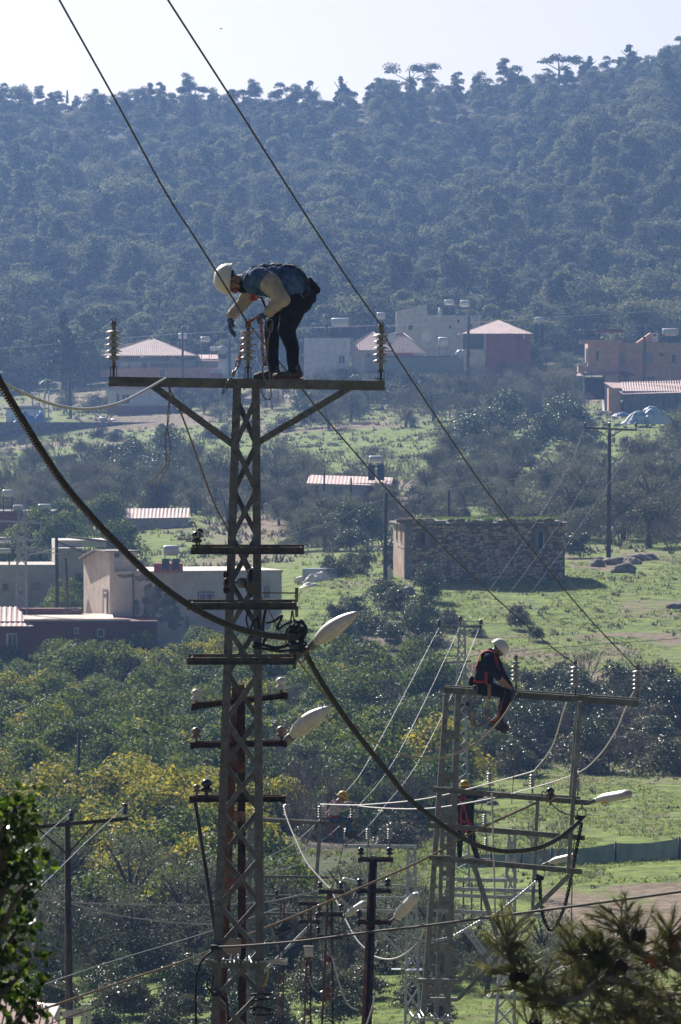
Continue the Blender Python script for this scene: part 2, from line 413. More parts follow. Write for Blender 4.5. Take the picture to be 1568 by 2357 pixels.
def tree_proto(name, label, cat, group, crown, trunk):
    t = thing(name, label, cat, (0, 0, 0), group)
    link('crown', crown, t)
    if trunk: link('trunk', trunk, t)
    return t
class Kind:
    """a few shapes of one kind of plant, each copied with its parts"""
    def __init__(s, name, label, cat, group, shapes):
        s.protos = [[n_, c, t, None] for n_, (c, t) in enumerate(shapes)]; s.name = name; s.label = label; s.cat = cat; s.group = group; s.n = 0
    def put(s, p, sc, rz=0, label=None, group=None, zs=1, kind=None):
        q = s.protos[s.n % len(s.protos) if kind is None else kind]; s.n += 1
        if q[3] is None:
            o = tree_proto(s.name, label or s.label, s.cat, group or s.group, q[1], q[2]); q[3] = o
        else: o = copy_tree(q[3])
        o.location = p; o.scale = (sc, sc, sc * zs); o.rotation_euler = (0, 0, rz)
        o['label'] = label or s.label; o['group'] = group or s.group
        return o
rg = random.Random(5)
PROTO = {}
def shapes(prefix, n, f): return [f(i) for i in range(n)]
def k_citrus(m, tag_):
    return [(leaf_mesh('crown', 100 + i, blobs_round(i, 4.2, 3.4, -.1, 18), 4600, .20, M[m], up=.35), trunk_mesh('trunk', i, 2.2, .11, .8, 4, M['bark'])) for i in range(4)]
citrus = Kind('citrus_tree', 'dense green citrus tree among others in the orchard below the houses', 'citrus tree', 'citrus trees of the orchard', k_citrus('citrus', 0))
yellow = Kind('citrus_tree', 'citrus tree with yellowing top leaves in the orchard on the left', 'citrus tree', 'yellowing trees of the orchard', k_citrus('yellow', 1))
olive = Kind('olive_tree', 'grey green olive tree with loose crown', 'olive tree', 'olive trees', [(leaf_mesh('crown', 200 + i, blobs_round(20 + i, 4.0, 3.6, .1, 22, .17, .28), 5600, .13, M['olive'], rand=.9, shell=.35, aspect=2.4), trunk_mesh('trunk', 20 + i, 3.0, .14, 1.0, 5, M['bark'])) for i in range(3)])
scrub = Kind('bush', 'grey green scrub bush on the slope', 'bush', 'scrub bushes on the slopes', [(leaf_mesh('crown', 300 + i, blobs_round(40 + i, 3.0, 2.0, -.1, 12, .2, .34), 2600, .16, M['scrub'], rand=.9, shell=.3), None) for i in range(3)])
darkb = Kind('evergreen_bush', 'dark evergreen bush', 'bush', 'dark evergreen bushes', [(leaf_mesh('crown', 340 + i, blobs_round(60 + i, 3.4, 2.8, -.1, 14, .2, .34), 3200, .16, M['dark'], rand=.8), None) for i in range(3)])
greenb = Kind('bush', 'fresh green bush', 'bush', 'fresh green bushes', [(leaf_mesh('crown', 370 + i, blobs_round(80 + i, 3.0, 2.0, -.1, 12, .2, .34), 2400, .17, M['green'], rand=.8), None) for i in range(2)])
def pine_blobs(seed):
    g = random.Random(seed); out = []; H = 7.2
    for k in range(15):
        z = 1.6 + (H - 1.9) * (k / 14) ** .9; rr = 3.1 * (1 - (k / 14) ** 1.6 * .72); a = k * 2.4 + g.uniform(-.5, .5); q = rr * g.uniform(.3, .75)
        out.append((math.cos(a) * q, math.sin(a) * q, z, g.uniform(.95, 1.6) * (1.12 - .45 * k / 14), .72))
    return out
_PS = ((8.4, 8, 14), (7.2, 10.5, 18), (10.5, 8.6, 22), (6.4, 9, 12), (9.6, 7, 13), (8, 11.5, 20))
pine = Kind('pine_tree', 'pine tree on the wooded hillside behind the village', 'pine tree', 'pines of the wooded hillside', [(leaf_mesh('crown', 400 + i, blobs_round(90 + i, a_, b_, .2, n_, .15, .26, .36), 5600, .40, M['pine'], up=.9, rand=.7, shell=.24), trunk_mesh('trunk', 90 + i, 8, .26, 2.2, 6, M['bark'], .03)) for i, (a_, b_, n_) in enumerate(_PS)])
def bare_mesh(seed, h_, m, n0=6, depth=4):
    g = random.Random(seed); mb = MB()
    def grow(p, d, L, r, k):
        e = p + d * L; q = p.lerp(e, .5) + Vector((g.uniform(-.06, .06), g.uniform(-.06, .06), 0)) * L
        mb.tube([p, q, e], [r, r * .85, r * .65], 4, False)
        if k == 0: return
        for i in range(3):
            dd = (d + Vector((g.uniform(-.75, .75), g.uniform(-.75, .75), g.uniform(-.15, .55)))).normalized()
            grow(q.lerp(e, g.uniform(.2, 1)), dd, L * g.uniform(.55, .85), r * .6, k - 1)
    for i in range(n0):
        a = 6.283 * i / n0; grow(Vector((math.cos(a) * .08, math.sin(a) * .08, -.1)), Vector((math.cos(a) * .45, math.sin(a) * .45, 1)).normalized(), h_ * .36, .035, depth)
    return mb.mesh('branches', m, (0, 0, 0))
class Bare(Kind):
    pass
bare = Kind('bare_shrub', 'leafless grey shrub with thin twigs', 'shrub', 'leafless shrubs', [(bare_mesh(500 + i, 3.0, M['twig']), None) for i in range(3)])
def near_px(x, y, xs): return None
# ================================================================== planting
def scatter(n, xr, dr, seed, mind):
    g = random.Random(seed); out = []; tries = 0
    while len(out) < n and tries < n * 30:
        tries += 1
        Y = g.uniform(*dr); x = g.uniform(*xr); p = GX(x, Y)
        if all((p.x - q[0].x) ** 2 + (p.y - q[0].y) ** 2 * .6 > mind ** 2 for q in out): out.append((p, x, Y))
    return out
g = random.Random(11)
# --- hillside: the largest pines one by one, the rest one wood
hill = scatter(1900, (-70, 1640), (945, 1515), 1, 6.6)
hill.sort(key=lambda q: q[2])
big = set(); 
for i, (p, x, Y) in enumerate(hill):
    if len(big) < 210 and 0 < x < 1568 and g.random() < .23: big.add(i)
rest = []
for i, (p, x, Y) in enumerate(hill):
    top = max(0, (Y - 1330) / 200)
    sc = g.uniform(.55, 1.5) * (1 - .42 * min(1, top))
    if i in big: pine.put(p, sc * 1.12, g.uniform(0, 6.28), zs=g.uniform(.8, 1.3))
    else: rest.append((p, sc, g.uniform(0, 6.28)))
def wood(name, pts, sources, seed=0):
    """one object: crowns set on the points of its mesh by geometry nodes"""
    me = bpy.data.meshes.new(name); me.from_pydata([tuple(p) for p, s, r in pts], [], [])
    a = me.attributes.new('scl', 'FLOAT', 'POINT'); a.data.foreach_set('value', [s for p, s, r in pts])
    a = me.attributes.new('rot', 'FLOAT', 'POINT'); a.data.foreach_set('value', [r for p, s, r in pts])
    o = link(name, me)
    ng = bpy.data.node_groups.new(name, 'GeometryNodeTree'); ng.interface.new_socket('Geometry', in_out='INPUT', socket_type='NodeSocketGeometry'); ng.interface.new_socket('Geometry', in_out='OUTPUT', socket_type='NodeSocketGeometry')
    N = ng.nodes; L = ng.links; gi = N.new('NodeGroupInput'); go = N.new('NodeGroupOutput')
    j = N.new('GeometryNodeGeometryToInstance')
    for src in sources:
        oi = N.new('GeometryNodeObjectInfo'); oi.inputs['Object'].default_value = src; oi.inputs['As Instance'].default_value = True
        L.new(oi.outputs['Geometry'], j.inputs[0])
    # one instance list holding every source crown, picked by index
    gj = N.new('GeometryNodeJoinGeometry')
    for src in sources:
        oi = [q for q in N if q.bl_idname == 'GeometryNodeObjectInfo' and q.inputs['Object'].default_value == src][0]
        L.new(oi.outputs['Geometry'], gj.inputs[0])
    N.remove(j)
    ip = N.new('GeometryNodeInstanceOnPoints'); ip.inputs['Pick Instance'].default_value = True
    L.new(gi.outputs[0], ip.inputs['Points']); L.new(gj.outputs[0], ip.inputs['Instance'])
    rv = N.new('FunctionNodeRandomValue'); rv.data_type = 'INT'; rv.inputs[4].default_value = 0; rv.inputs[5].default_value = len(sources) - 1; rv.inputs['Seed'].default_value = seed
    L.new(rv.outputs[2], ip.inputs['Instance Index'])
    na = N.new('GeometryNodeInputNamedAttribute'); na.data_type = 'FLOAT'; na.inputs[0].default_value = 'scl'; L.new(na.outputs[0], ip.inputs['Scale'])
    nb = N.new('GeometryNodeInputNamedAttribute'); nb.data_type = 'FLOAT'; nb.inputs[0].default_value = 'rot'
    cx = N.new('ShaderNodeCombineXYZ'); L.new(nb.outputs[0], cx.inputs[2]); L.new(cx.outputs[0], ip.inputs['Rotation'])
    L.new(ip.outputs[0], go.inputs[0])
    md = o.modifiers.new('plants', 'NODES'); md.node_group = ng
    return tag(o, kind='stuff')
pc = [q[3].children[0] if 'crown' in q[3].children[0].name else q[3].children[1] for q in pine.protos]
tag(wood('hillside_wood', rest, pc), 'dense pine wood covering the hazy hillside behind the village', 'wood')
# low growth on the hill and crest
und = [(p, g.uniform(.55, 1.25), g.uniform(0, 6.28)) for p, x, Y in scatter(1100, (-70, 1640), (1000, 1535), 2, 2.0) + scatter(700, (-70, 1640), (1440, 1540), 6, 1.6)]
for q in range(3): scrub.put(GX(200 + 500 * q, 1012 + q * 6), 1.2, q)
sc_ = [q[3].children[0] for q in scrub.protos]
tag(wood('hillside_scrub', und, sc_, 3), 'scrub growing between the pines of the hillside', 'scrub')
# trees that stand out on the skyline
def skyline_pine(x, top, Y, w_, kindlabel, form):
    base = GX(x, Y); H = max(3, P(x, top, Y).z - base.z); W = w_ / PX(Y)
    t = thing('pine_tree', kindlabel, 'pine tree', base, 'trees standing out on the skyline'); gg = random.Random(int(x))
    if form == 'umbrella':
        bl = [(gg.uniform(-.5, .5) * W, gg.uniform(-.3, .3) * W, H * gg.uniform(.78, .95), W * gg.uniform(.15, .22), .60) for _ in range(9)] + [(s * W * .42, 0, H * .8, W * .12, .35) for s in (-1, 1)] + [(-.3 * W, 0, H * .55, W * .12, .35), (.2 * W, 0, H * .6, W * .1, .35)]
    else:
        bl = [(gg.uniform(-.28, .28) * W * (1.2 - k / 9), gg.uniform(-.2, .2) * W, H * (.25 + .68 * k / 9), W * gg.uniform(.17, .27) * (1.15 - .6 * k / 9), .7) for k in range(10)]
    link('crown', leaf_mesh('crown', int(x), bl, 1500, .6, M['pine'], up=.7, shell=.4), t)
    mb = MB(); mb.tube([(0, 0, -1), (W * .02, 0, H * .5), (0, 0, H * .86)], [.40, .28, .14], 6)
    for s in (-1, 1, .4): mb.tube([(0, 0, H * .55), (s * W * .2, .1, H * .7), (s * W * .36, .2, H * .82)], [.18, .12, .05], 5)
    link('trunk', mb.mesh('trunk', M['bark'], (0, 0, 0)), t)
for x, top, w_, lab, form in (
    (942, 150, 115, 'flat topped umbrella pine standing tall on the middle of the ridge', 'umbrella'),
    (784, 172, 42, 'slim pine on the ridge left of the umbrella pine', 'up'),
    (712, 186, 60, 'broad pine on the ridge left of the slim pine', 'up'),
    (345, 190, 45, 'tall narrow pine on the ridge between the two overhead wires', 'up'),
    (1285, 130, 95, 'wide pine where the ridge steps up on the right', 'umbrella'),
    (1355, 128, 50, 'airy pine right of the wide pine on the ridge', 'up'),
    (1448, 102, 58, 'tallest pine near the right end of the ridge', 'up'),
    (1540, 106, 44, 'pine at the far right end of the ridge', 'up'),
    (45, 216, 55, 'round pine on the ridge near the left edge', 'umbrella'),
    (118, 212, 42, 'small upright pine on the ridge near the left edge', 'up'),
    (222, 206, 60, 'bushy pine on the ridge left of the first wire', 'up'),
    (450, 204, 80, 'low broad pine on the ridge right of the first wire', 'umbrella'),
    (560, 208, 60, 'low pine on the ridge right of the second wire', 'umbrella'),
    (860, 190, 60, 'low pine just left of the umbrella pine', 'up'),
    (1180, 165, 60, 'round pine on the ridge left of the wide pine', 'up')):
    skyline_pine(x, top, 1500, w_, lab, form)

# --- village strip and slope below it
def group_put(kind, n, xr, dr, seed, mind, s0, s1, lab=None, grp=None, skip=None, zs=(.8, 1.2)):
    gg = random.Random(seed)
    for p, x, Y in scatter(n, xr, dr, seed, mind):
        if skip and skip(x, Y): continue
        kind.put(p, gg.uniform(s0, s1), gg.uniform(0, 6.28), lab, grp, gg.uniform(*zs))
MORE = 1
lab_v = 'grey green tree among scrub on the slope below the village'
group_put(olive, 34, (700, 1330), (780, 890), 21, 4.0, 1.0, 1.7, lab_v, 'grey trees below the village')
group_put(bare, 34, (700, 1330), (770, 885), 22, 3.5, 1.1, 2.0, 'leafless grey shrub on the slope below the village', 'bare shrubs below the village')
group_put(darkb, 14, (690, 1000), (790, 885), 23, 4.5, 1.1, 1.9, 'dark evergreen on the slope below the white houses', 'dark evergreens below the village')
group_put(darkb, 16, (1050, 1320), (690, 770), 24, 4.0, 1.2, 2.0, 'dark evergreen on the slope right of the green meadow', 'dark evergreens right of the meadow')
group_put(olive, 44, (960, 1330), (500, 700), 25, 3.4, .9, 1.4, 'olive tree on the slope above the ruined stone building', 'olive trees above the ruin')
group_put(olive, 60, (1310, 1620), (485, 770), 26, 3.4, 1.0, 1.6, 'olive tree on the right hand slope near the thin pylon', 'olive trees on the right hand slope', skip=lambda x, Y: x > 1322 and Y > 668)
group_put(scrub, 26, (1330, 1620), (500, 830), 27, 3.2, .8, 1.4, 'scrub bush on the right hand slope', 'scrub on the right hand slope', skip=lambda x, Y: x > 1322 and Y > 690)
group_put(scrub, 40, (640, 1320), (560, 800), 28, 3.0, .7, 1.4, 'scrub bush around the small pink roofed house', 'scrub round the small house', skip=lambda x, Y: x < 1000 and 640 < Y < 790)
group_put(bare, 30, (600, 1350), (500, 680), 29, 3.0, .8, 1.4, 'leafless shrub behind the ruined stone building', 'bare shrubs behind the ruin')
group_put(darkb, 9, (660, 880), (490, 560), 30, 3.4, .8, 1.3, 'dark evergreen between the cream house and the ruin', 'dark evergreens left of the ruin')
group_put(darkb, 10, (215, 420), (640, 720), 31, 3.6, 1.3, 1.9, 'large dark evergreen on the left hand meadow slope', 'dark evergreens on the left slope')
group_put(olive, 30, (0, 720), (560, 700), 32, 4.0, .9, 1.4, 'grey green tree below the left hand meadow', 'grey trees below the left meadow')
group_put(bare, 40, (0, 700), (580, 760), 33, 3.6, .9, 1.7, 'leafless shrub on the left hand slope', 'bare shrubs on the left slope', skip=lambda x, Y: Y > 700 and x > 230)
group_put(scrub, 22, (0, 640), (640, 830), 34, 4.0, .6, 1.2, 'small scrub bush on the left hand meadow', 'scrub on the left meadow')
group_put(citrus, 16, (-20, 420), (500, 580), 35, 3.4, .8, 1.3, 'round green tree between the houses on the left', 'green trees between the left houses', skip=lambda x, Y: 265 < x < 455 and Y > 505)
group_put(citrus, 9, (60, 195), (432, 470), 36, 2.2, .7, 1.0, 'green tree behind the flat roofed annexe', 'green trees behind the annexe')
group_put(olive, 10, (130, 380), (862, 880), 37, 3, .8, 1.1, 'small tree in the garden behind the long garden wall', 'garden trees behind the long wall')
group_put(olive, 16, (380, 720), (830, 880), 38, 4, .7, 1.3, 'grey tree in front of the left village houses', 'trees before the left village houses')
group_put(olive, 14, (1130, 1330), (880, 985), 39, 5, .9, 1.4, 'tree behind the red roofed villa', 'trees around the villa')
group_put(olive, 14, (1320, 1600), (990, 1040), 40, 5, 1.0, 1.6, 'tree behind the pink house', 'trees behind the pink house')
# --- orchard
def orch_skip(x, Y): return False
gg = random.Random(77)
for p, x, Y in scatter(300, (-60, 1010), (205, 392), 41, 2.7):
    if Y > 365 and x > 690: continue
    if Y < 262 and x > 640: continue
    yel = (228 < Y < 276 and x < 600 and gg.random() < .7) or (Y >= 300 and gg.random() < .10) or gg.random() < .04
    sc = gg.uniform(.8, 1.2)
    if Y > 372: sc *= .75
    (yellow if yel else citrus).put(p, sc, gg.uniform(0, 6.28), zs=gg.uniform(.85, 1.15))
group_put(darkb, 24, (850, 1560), (300, 348), 42, 3.4, .8, 1.25, 'dark bush on the slope behind the seated man in the white helmet', 'dark bushes of the middle slope')
group_put(scrub, 44, (850, 1600), (296, 352), 43, 2.6, .8, 1.35, 'dull green scrub bush on the middle slope at the right', 'scrub of the middle slope')
group_put(bare, 26, (800, 1600), (298, 360), 44, 2.8, .7, 1.1, 'leafless shrub on the middle slope at the right', 'bare shrubs of the middle slope')
group_put(citrus, 12, (950, 1180), (300, 345), 45, 3.0, .7, 1.0, 'green tree near the slim galvanised pylon', 'green trees near the slim pylon')
group_put(darkb, 12, (800, 1000), (380, 415), 46, 3.0, .7, 1.0, 'dark bush on the edge of the green slope', 'dark bushes at the edge of the green slope')
group_put(scrub, 12, (760, 1250), (388, 402), 47, 2.6, .5, .9, 'low scrub bush on the green slope', 'low scrub of the green slope')
group_put(scrub, 14, (700, 1060), (255, 300), 48, 2.8, .7, 1.2, 'scrub bush behind the man in the grey shirt', 'scrub behind the man in grey')
group_put(darkb, 9, (690, 980), (285, 305), 49, 3.0, .7, 1.0, 'dark bush behind the man in the grey shirt', 'dark bushes behind the man in grey')
group_put(bare, 16, (560, 1010), (250, 330), 50, 2.8, .8, 1.3, 'leafless pale shrub beside the man in the grey shirt', 'bare shrubs by the man in grey')
group_put(darkb, 6, (740, 900), (432, 450), 51, 3.0, .45, .7, 'dark bush near the rubbish heap', 'dark bushes near the rubbish heap')
# --- olive trees at the foot
group_put(olive, 16, (90, 640), (196, 212), 52, 2.4, .95, 1.2, 'greyish olive tree at the foot of the orchard', 'olive trees at the foot of the orchard')
group_put(olive, 10, (620, 1010), (192, 210), 53, 2.2, .75, 1.0, 'olive tree behind the rusty poles', 'olive trees behind the rusty poles')
group_put(olive, 5, (1235, 1420), (180, 196), 54, 2.0, .6, .8, 'grey tree behind the foreground pine', 'grey trees behind the pine')
group_put(olive, 3, (940, 1130), (186, 196), 55, 2.0, .6, .75, 'small olive tree behind the large pole with battens', 'small olive trees at the foot')
group_put(darkb, 14, (90, 1000), (174, 196), 56, 2.2, .5, .75, 'low dark bush under the olive trees at the foot', 'low dark bushes at the foot')
group_put(scrub, 20, (90, 1000), (172, 198), 57, 2.0, .5, .8, 'low scrub bush under the olive trees at the foot', 'low scrub at the foot')
group_put(olive, 12, (1060, 1330), (852, 874), 58, 4, .9, 1.4, 'tree standing before the red villa', 'trees before the villa')
group_put(bare, 12, (860, 1330), (846, 872), 59, 4, 1.2, 1.9, 'leafless shrub before the terrace wall and villa', 'bare shrubs before the terrace wall')
group_put(darkb, 8, (690, 1060), (850, 872), 60, 5, 1.0, 1.5, 'dark tree before the plain white house', 'dark trees before the plain white house')
group_put(olive, 40, (-10, 720), (560, 660), 61, 3.0, .9, 1.3, 'grey olive tree in the belt below the left meadow', 'olive belt below the left meadow')
group_put(bare, 40, (0, 900), (540, 670), 62, 2.6, .9, 1.4, 'leafless shrub in the belt below the left meadow', 'bare shrubs in the belt', skip=lambda x, Y: 265 < x < 455 and Y < 562)
group_put(olive, 26, (640, 900), (490, 600), 63, 2.8, .8, 1.2, 'grey tree between the cream house and the small pink roofed house', 'grey trees by the small pink roofed house')
group_put(scrub, 30, (900, 1330), (470, 560), 64, 2.4, .8, 1.3, 'scrub bush right behind the ruin', 'scrub right behind the ruin')
group_put(bare, 26, (1300, 1600), (475, 600), 65, 2.8, .9, 1.4, 'leafless shrub on the bank right of the ruin', 'bare shrubs right of the ruin')
for i, (x, Y, s_) in enumerate(((1120, 908, 1.9), (1165, 912, 2.6), (1200, 906, 2.0))): citrus.put(GX(x, Y), s_, i, 'fresh green round tree rising behind the red villa roof', 'green trees behind the villa', 1.25)
bare.put(GX(1270, 236), .95, 1, 'leafless bush standing in the meadow under the right hand street lamp', 'lone bush in the meadow')

# --- grass and weeds one cannot count
def tufts(name, spec, m, label):
    gq = np.random.default_rng(3); V = []; F = []; RN = []; b = 0
    for (xr, dr, n, s0, s1, keep, nb) in spec:
        for i in range(n):
            Y = gq.uniform(*dr); x = gq.uniform(*xr); X = (x - 784) / FPX * Y
            if noise.noise(Vector((X * .2, Y * .1, keep))) < -.12 or soil_at(X, Y) > .8: continue
            p = (X, Y, ground(X, Y) - .02); s = gq.uniform(s0, s1)
            rn = gq.uniform(.1, .9)
            for k in range(nb):
                a = gq.uniform(0, 6.28); l_ = s * gq.uniform(.5, 1); ox, oy = gq.normal(size=2) * s * .35; w_ = s * .16
                dx, dy = math.cos(a) * l_ * .6, math.sin(a) * l_ * .6; wx, wy = -math.sin(a) * w_, math.cos(a) * w_
                V += [(p[0] + ox - wx, p[1] + oy - wy, p[2]), (p[0] + ox + wx, p[1] + oy + wy, p[2]), (p[0] + ox + dx, p[1] + oy + dy, p[2] + l_ * .75)]
                F.append((b, b + 1, b + 2)); RN.append(min(1, max(0, rn + gq.uniform(-.12, .12)))); b += 3
    me = bpy.data.meshes.new(name); me.from_pydata(V, [], F); at = me.attributes.new('rnd', 'FLOAT', 'FACE'); at.data.foreach_set('value', RN); me.materials.append(m)
    tag(link(name, me), label, 'grass', kind='stuff')
M['grass'] = leafmat('grass blade', (.05, .10, .014), (.22, .29, .05), (.30, .27, .10), .85, trans=.5, tint=0)
M['weed'] = leafmat('dry weed', (.035, .04, .022), (.15, .135, .085), trans=.3, tint=0)
tufts('grass', [((680, 1600), (345, 470), 14000, .12, .3, 1, 5), ((900, 1620), (228, 305), 12000, .10, .24, 2, 5), ((-20, 1250), (150, 200), 9000, .06, .16, 3, 5), ((-20, 1620), (470, 960), 7000, .3, .6, 4, 5), ((650, 1000), (200, 262), 4000, .1, .3, 8, 5)], M['grass'], 'green grass growing over the slopes and meadows')
tufts('dry_weeds', [((680, 1600), (345, 440), 1300, .12, .5, 5, 7), ((640, 1620), (226, 345), 1500, .10, .35, 6, 7), ((-20, 1620), (480, 980), 7000, .4, 1.0, 7, 7)], M['weed'], 'dry weeds scattered over the slopes')
# ================================================================== power line towers
M['steel'] = mat('weathered galvanised steel', (.07, .07, .072), (.16, .16, .16), scale=14, rough=.6, metal=.3, bump=.25, c3=(.13, .13, .12))
M['steel2'] = mat('galvanised steel', (.11, .117, .115), (.235, .245, .24), scale=11, rough=.55, metal=.3, bump=.2, c3=(.19, .19, .17))
M['steel3'] = mat('bright galvanised steel', (.26, .29, .32), (.46, .49, .52), scale=8, rough=.5, metal=.3)
M['arm'] = mat('dirty cross arm steel', (.055, .05, .042), (.14, .125, .10), scale=9, rough=.7, metal=.2, bump=.3)
M['beam'] = mat('cross arm steel', (.07, .072, .062), (.165, .168, .14), scale=7, rough=.6, metal=.25, bump=.2, c3=(.13, .125, .10))
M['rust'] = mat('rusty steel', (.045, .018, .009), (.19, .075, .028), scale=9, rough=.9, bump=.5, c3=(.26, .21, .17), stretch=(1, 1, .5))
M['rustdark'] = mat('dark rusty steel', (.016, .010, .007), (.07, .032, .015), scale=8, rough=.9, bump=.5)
M['black'] = mat('black glazed insulator', (.008, .008, .009), rough=.18, spec=.6)
M['rubber'] = mat('black rubber', (.012, .012, .012), (.03, .03, .03), scale=20, rough=.6)
M['shed'] = mat('pale grey silicone', (.42, .42, .42), (.60, .59, .57), scale=20, rough=.35, spec=.5)
M['porcelain'] = mat('white porcelain', (.55, .53, .48), (.72, .70, .66), scale=14, rough=.3)
M['brownp'] = mat('dirty brown porcelain', (.10, .06, .045), (.28, .21, .17), scale=18, rough=.4)
M['rod'] = mat('insulator rod', (.10, .10, .10), (.22, .22, .21), scale=12, rough=.5, metal=.3)
M['wood'] = mat('weathered wooden pole', (.035, .028, .022), (.10, .08, .065), scale=5, rough=.95, bump=.5, stretch=(3, 3, .4))
M['concrete'] = mat('concrete', (.20, .19, .175), (.33, .32, .295), scale=3, rough=.95, bump=.3)
M['alu'] = mat('bare aluminium conductor', (.24, .25, .26), (.42, .43, .44), scale=9, rough=.38, metal=.55)
M['wire'] = mat('dull steel wire', (.03, .027, .026), (.07, .065, .065), scale=5, rough=.5, metal=.4)
M['abc'] = mat('black bundled cable', (.005, .004, .003), (.028, .022, .015), scale=16, rough=.5)
M['white'] = mat('white lamp paint', (.55, .55, .53), (.72, .72, .70), scale=5, rough=.42, c3=(.50, .47, .42))
M['lampglass'] = mat('lamp cover glass', (.20, .21, .20), (.34, .34, .32), scale=3, rough=.12, spec=.6)
M['rope'] = mat('hemp coloured rope', (.10, .075, .05), (.26, .20, .14), scale=30, rough=.9)
M['ropeo'] = mat('orange rope', (.22, .07, .015), (.50, .19, .05), scale=30, rough=.85)
M['ropew'] = mat('white cord', (.40, .40, .40), (.6, .6, .6), scale=30, rough=.6)

for _k in ('abc', 'wire', 'rope', 'ropeo', 'rubber', 'wood', 'rust', 'rustdark', 'arm'): M[_k].node_tree.nodes['Principled BSDF'].inputs['Specular IOR Level'].default_value = .08; M[_k].node_tree.nodes['Principled BSDF'].inputs['Metallic'].default_value = 0
# shared insulator pieces, base at z = 0, about 0.6 m high
_m = MB(); _m.lathe([(.022, .10), (.024, .20), (.028, .21), (.026, .56), (.024, .57), (.026, .60), (.034, .605), (.034, .66), (.020, .665)], (0, 0, 0), n=12)
_m.box((-.02, 0, .68), (.014, .03, .03)); _m.box((.02, 0, .68), (.014, .03, .03)); INS_ROD = _m.mesh('insulator', M['rod'], (0, 0, 0))
_m = MB(); _m.lathe([(.028, 0), (.060, -.006), (.100, -.020), (.100, -.015), (.050, .008), (.030, .012)], (0, 0, 0), n=18)
_m.lathe([(.028, -.026), (.076, -.042), (.076, -.038), (.030, -.020)], (0, 0, 0), n=18); INS_SHED = _m.mesh('shed', M['shed'], (0, 0, 0))
_m = MB(); _m.box((-.035, 0, .05), (.010, .06, .14)); _m.box((.035, 0, .05), (.010, .06, .14)); _m.box((0, 0, .115), (.08, .06, .010)); _m.box((0, 0, -.025), (.10, .07, .01))
_m.tube([(0, 0, .10), (0, 0, -.07)], .014, 8); INS_BR = _m.mesh('bracket', M['beam'], (0, 0, 0))
def insulator(t, p, sc=1.0, nshed=5, ax=None, shed=None):
    """post insulator with separate sheds, standing at p"""
    o = link('insulator', INS_ROD, t, Vector(p) - worldpos(t)); o.scale = (sc,) * 3
    if ax: o.rotation_euler = ax
    for k in range(nshed): link('shed', shed or INS_SHED, o, (0, 0, .545 - k * (.30 / (nshed - 1))))
    link('bracket', INS_BR, o, (0, 0, 0)); return o
def spool_mesh(name, m):
    a = MB(); a.lathe([(.02, 0), (.058, .012), (.062, .035), (.036, .05), (.034, .062), (.058, .075), (.056, .10), (.03, .125), (.01, .132)], (0, 0, 0), n=14)
    a.mi = 1; a.tube([(0, 0, -.10), (0, 0, .01)], .012, 7); a.box((0, 0, -.06), (.035, .035, .02)); return a.mesh(name, [m, M['rustdark']], (0, 0, 0))
SPOOL_B, SPOOL_W, SPOOL_R = spool_mesh('pin_insulator', M['black']), spool_mesh('pin_insulator', M['porcelain']), spool_mesh('pin_insulator', M['brownp'])
def spool(t, p, sc=1.0, me=None):
    o = link('pin_insulator', me or SPOOL_B, t, Vector(p) - worldpos(t)); o.scale = (sc,) * 3; return o

def ln(x0, y0, x1, y1): return lambda y: x0 + (x1 - x0) * (y - y0) / (y1 - y0)
def lattice(name, label, cat, Y, left, right, ytop, ypitch, mt, L=.09, bL=.05, style='x', depth=1.0, ybot=2357, group=None, gz=None, mats=None, batten_h=.08, phase=0):
    """four-legged lattice or batten mast; left/right give the outer grid x at a grid y"""
    g0 = G(P((left(ybot) + right(ybot)) / 2, ybot, Y).x, Y); z0 = gz if gz is not None else g0.z
    base = Vector((P((left(ybot) + right(ybot)) / 2, ybot, Y).x, Y, z0))
    t = thing(name, label, cat, base, group)
    yb = 900 + (-z0) * PX(Y)     # grid y of the ground at this distance
    def c(y, sx, sy):
        xl, xr = left(y), right(y); w_ = (xr - xl) / PX(Y) * depth
        p = P(xl if sx < 0 else xr, y, Y); return Vector((p.x, Y + sy * w_ / 2, p.z))
    for sx in (-1, 1):
        for sy in (-1, 1):
            MB().angle(c(ytop, sx, sy), c(yb, sx, sy), (-sx, 0, 0), (0, -sy, 0), L, .008).build('leg', mt, t)
    y = ytop + phase; k = 0
    ins = Vector((0, 0, 0))
    while y < yb - 5:
        y2 = min(y + ypitch, yb)
        vis = y < 2420
        if style == 'x':
            for sy in (-1, 1):
                s = 1 if (k + (sy > 0)) % 2 else -1; e = L * .5; off = Vector((0, -sy * .010, 0))
                a = c(y, -s, sy) + Vector((s * e, 0, 0)) + off; b = c(y2, s, sy) + Vector((-s * e, 0, 0)) + off
                if vis: MB().angle(a, b, (0, 0, -1), (0, -sy, 0), bL, .005).build('brace', mt, t)
            for sx in (-1, 1):
                s = 1 if (k + (sx > 0)) % 2 else -1; off = Vector((-sx * .010, 0, 0))
                a = c(y, sx, -s) + off; b = c(y2, sx, s) + off
                if vis: MB().bar(a, b, .006, bL, (1, 0, 0)).build('brace', mt, t)
        else:
            for sy in (-1, 1):
                yy = y + (0 if sy < 0 else ypitch * .12); off = Vector((0, -sy * .012, 0))
                a = c(yy, -1, sy) + off + Vector((L * .2, 0, 0)); b = c(yy, 1, sy) + off - Vector((L * .2, 0, 0))
                if vis: MB().bar(a, b, .007, batten_h, (0, 1, 0)).build('batten', mt, t)
            for sx in (-1, 1):
                a = c(y, sx, -1) - Vector((sx * .012, -L * .2, 0)); b = c(y, sx, 1) - Vector((sx * .012, L * .2, 0))
                if vis: MB().bar(a, b, .007, batten_h, (1, 0, 0)).build('batten', mt, t)
        y = y2; k += 1
    return t, c
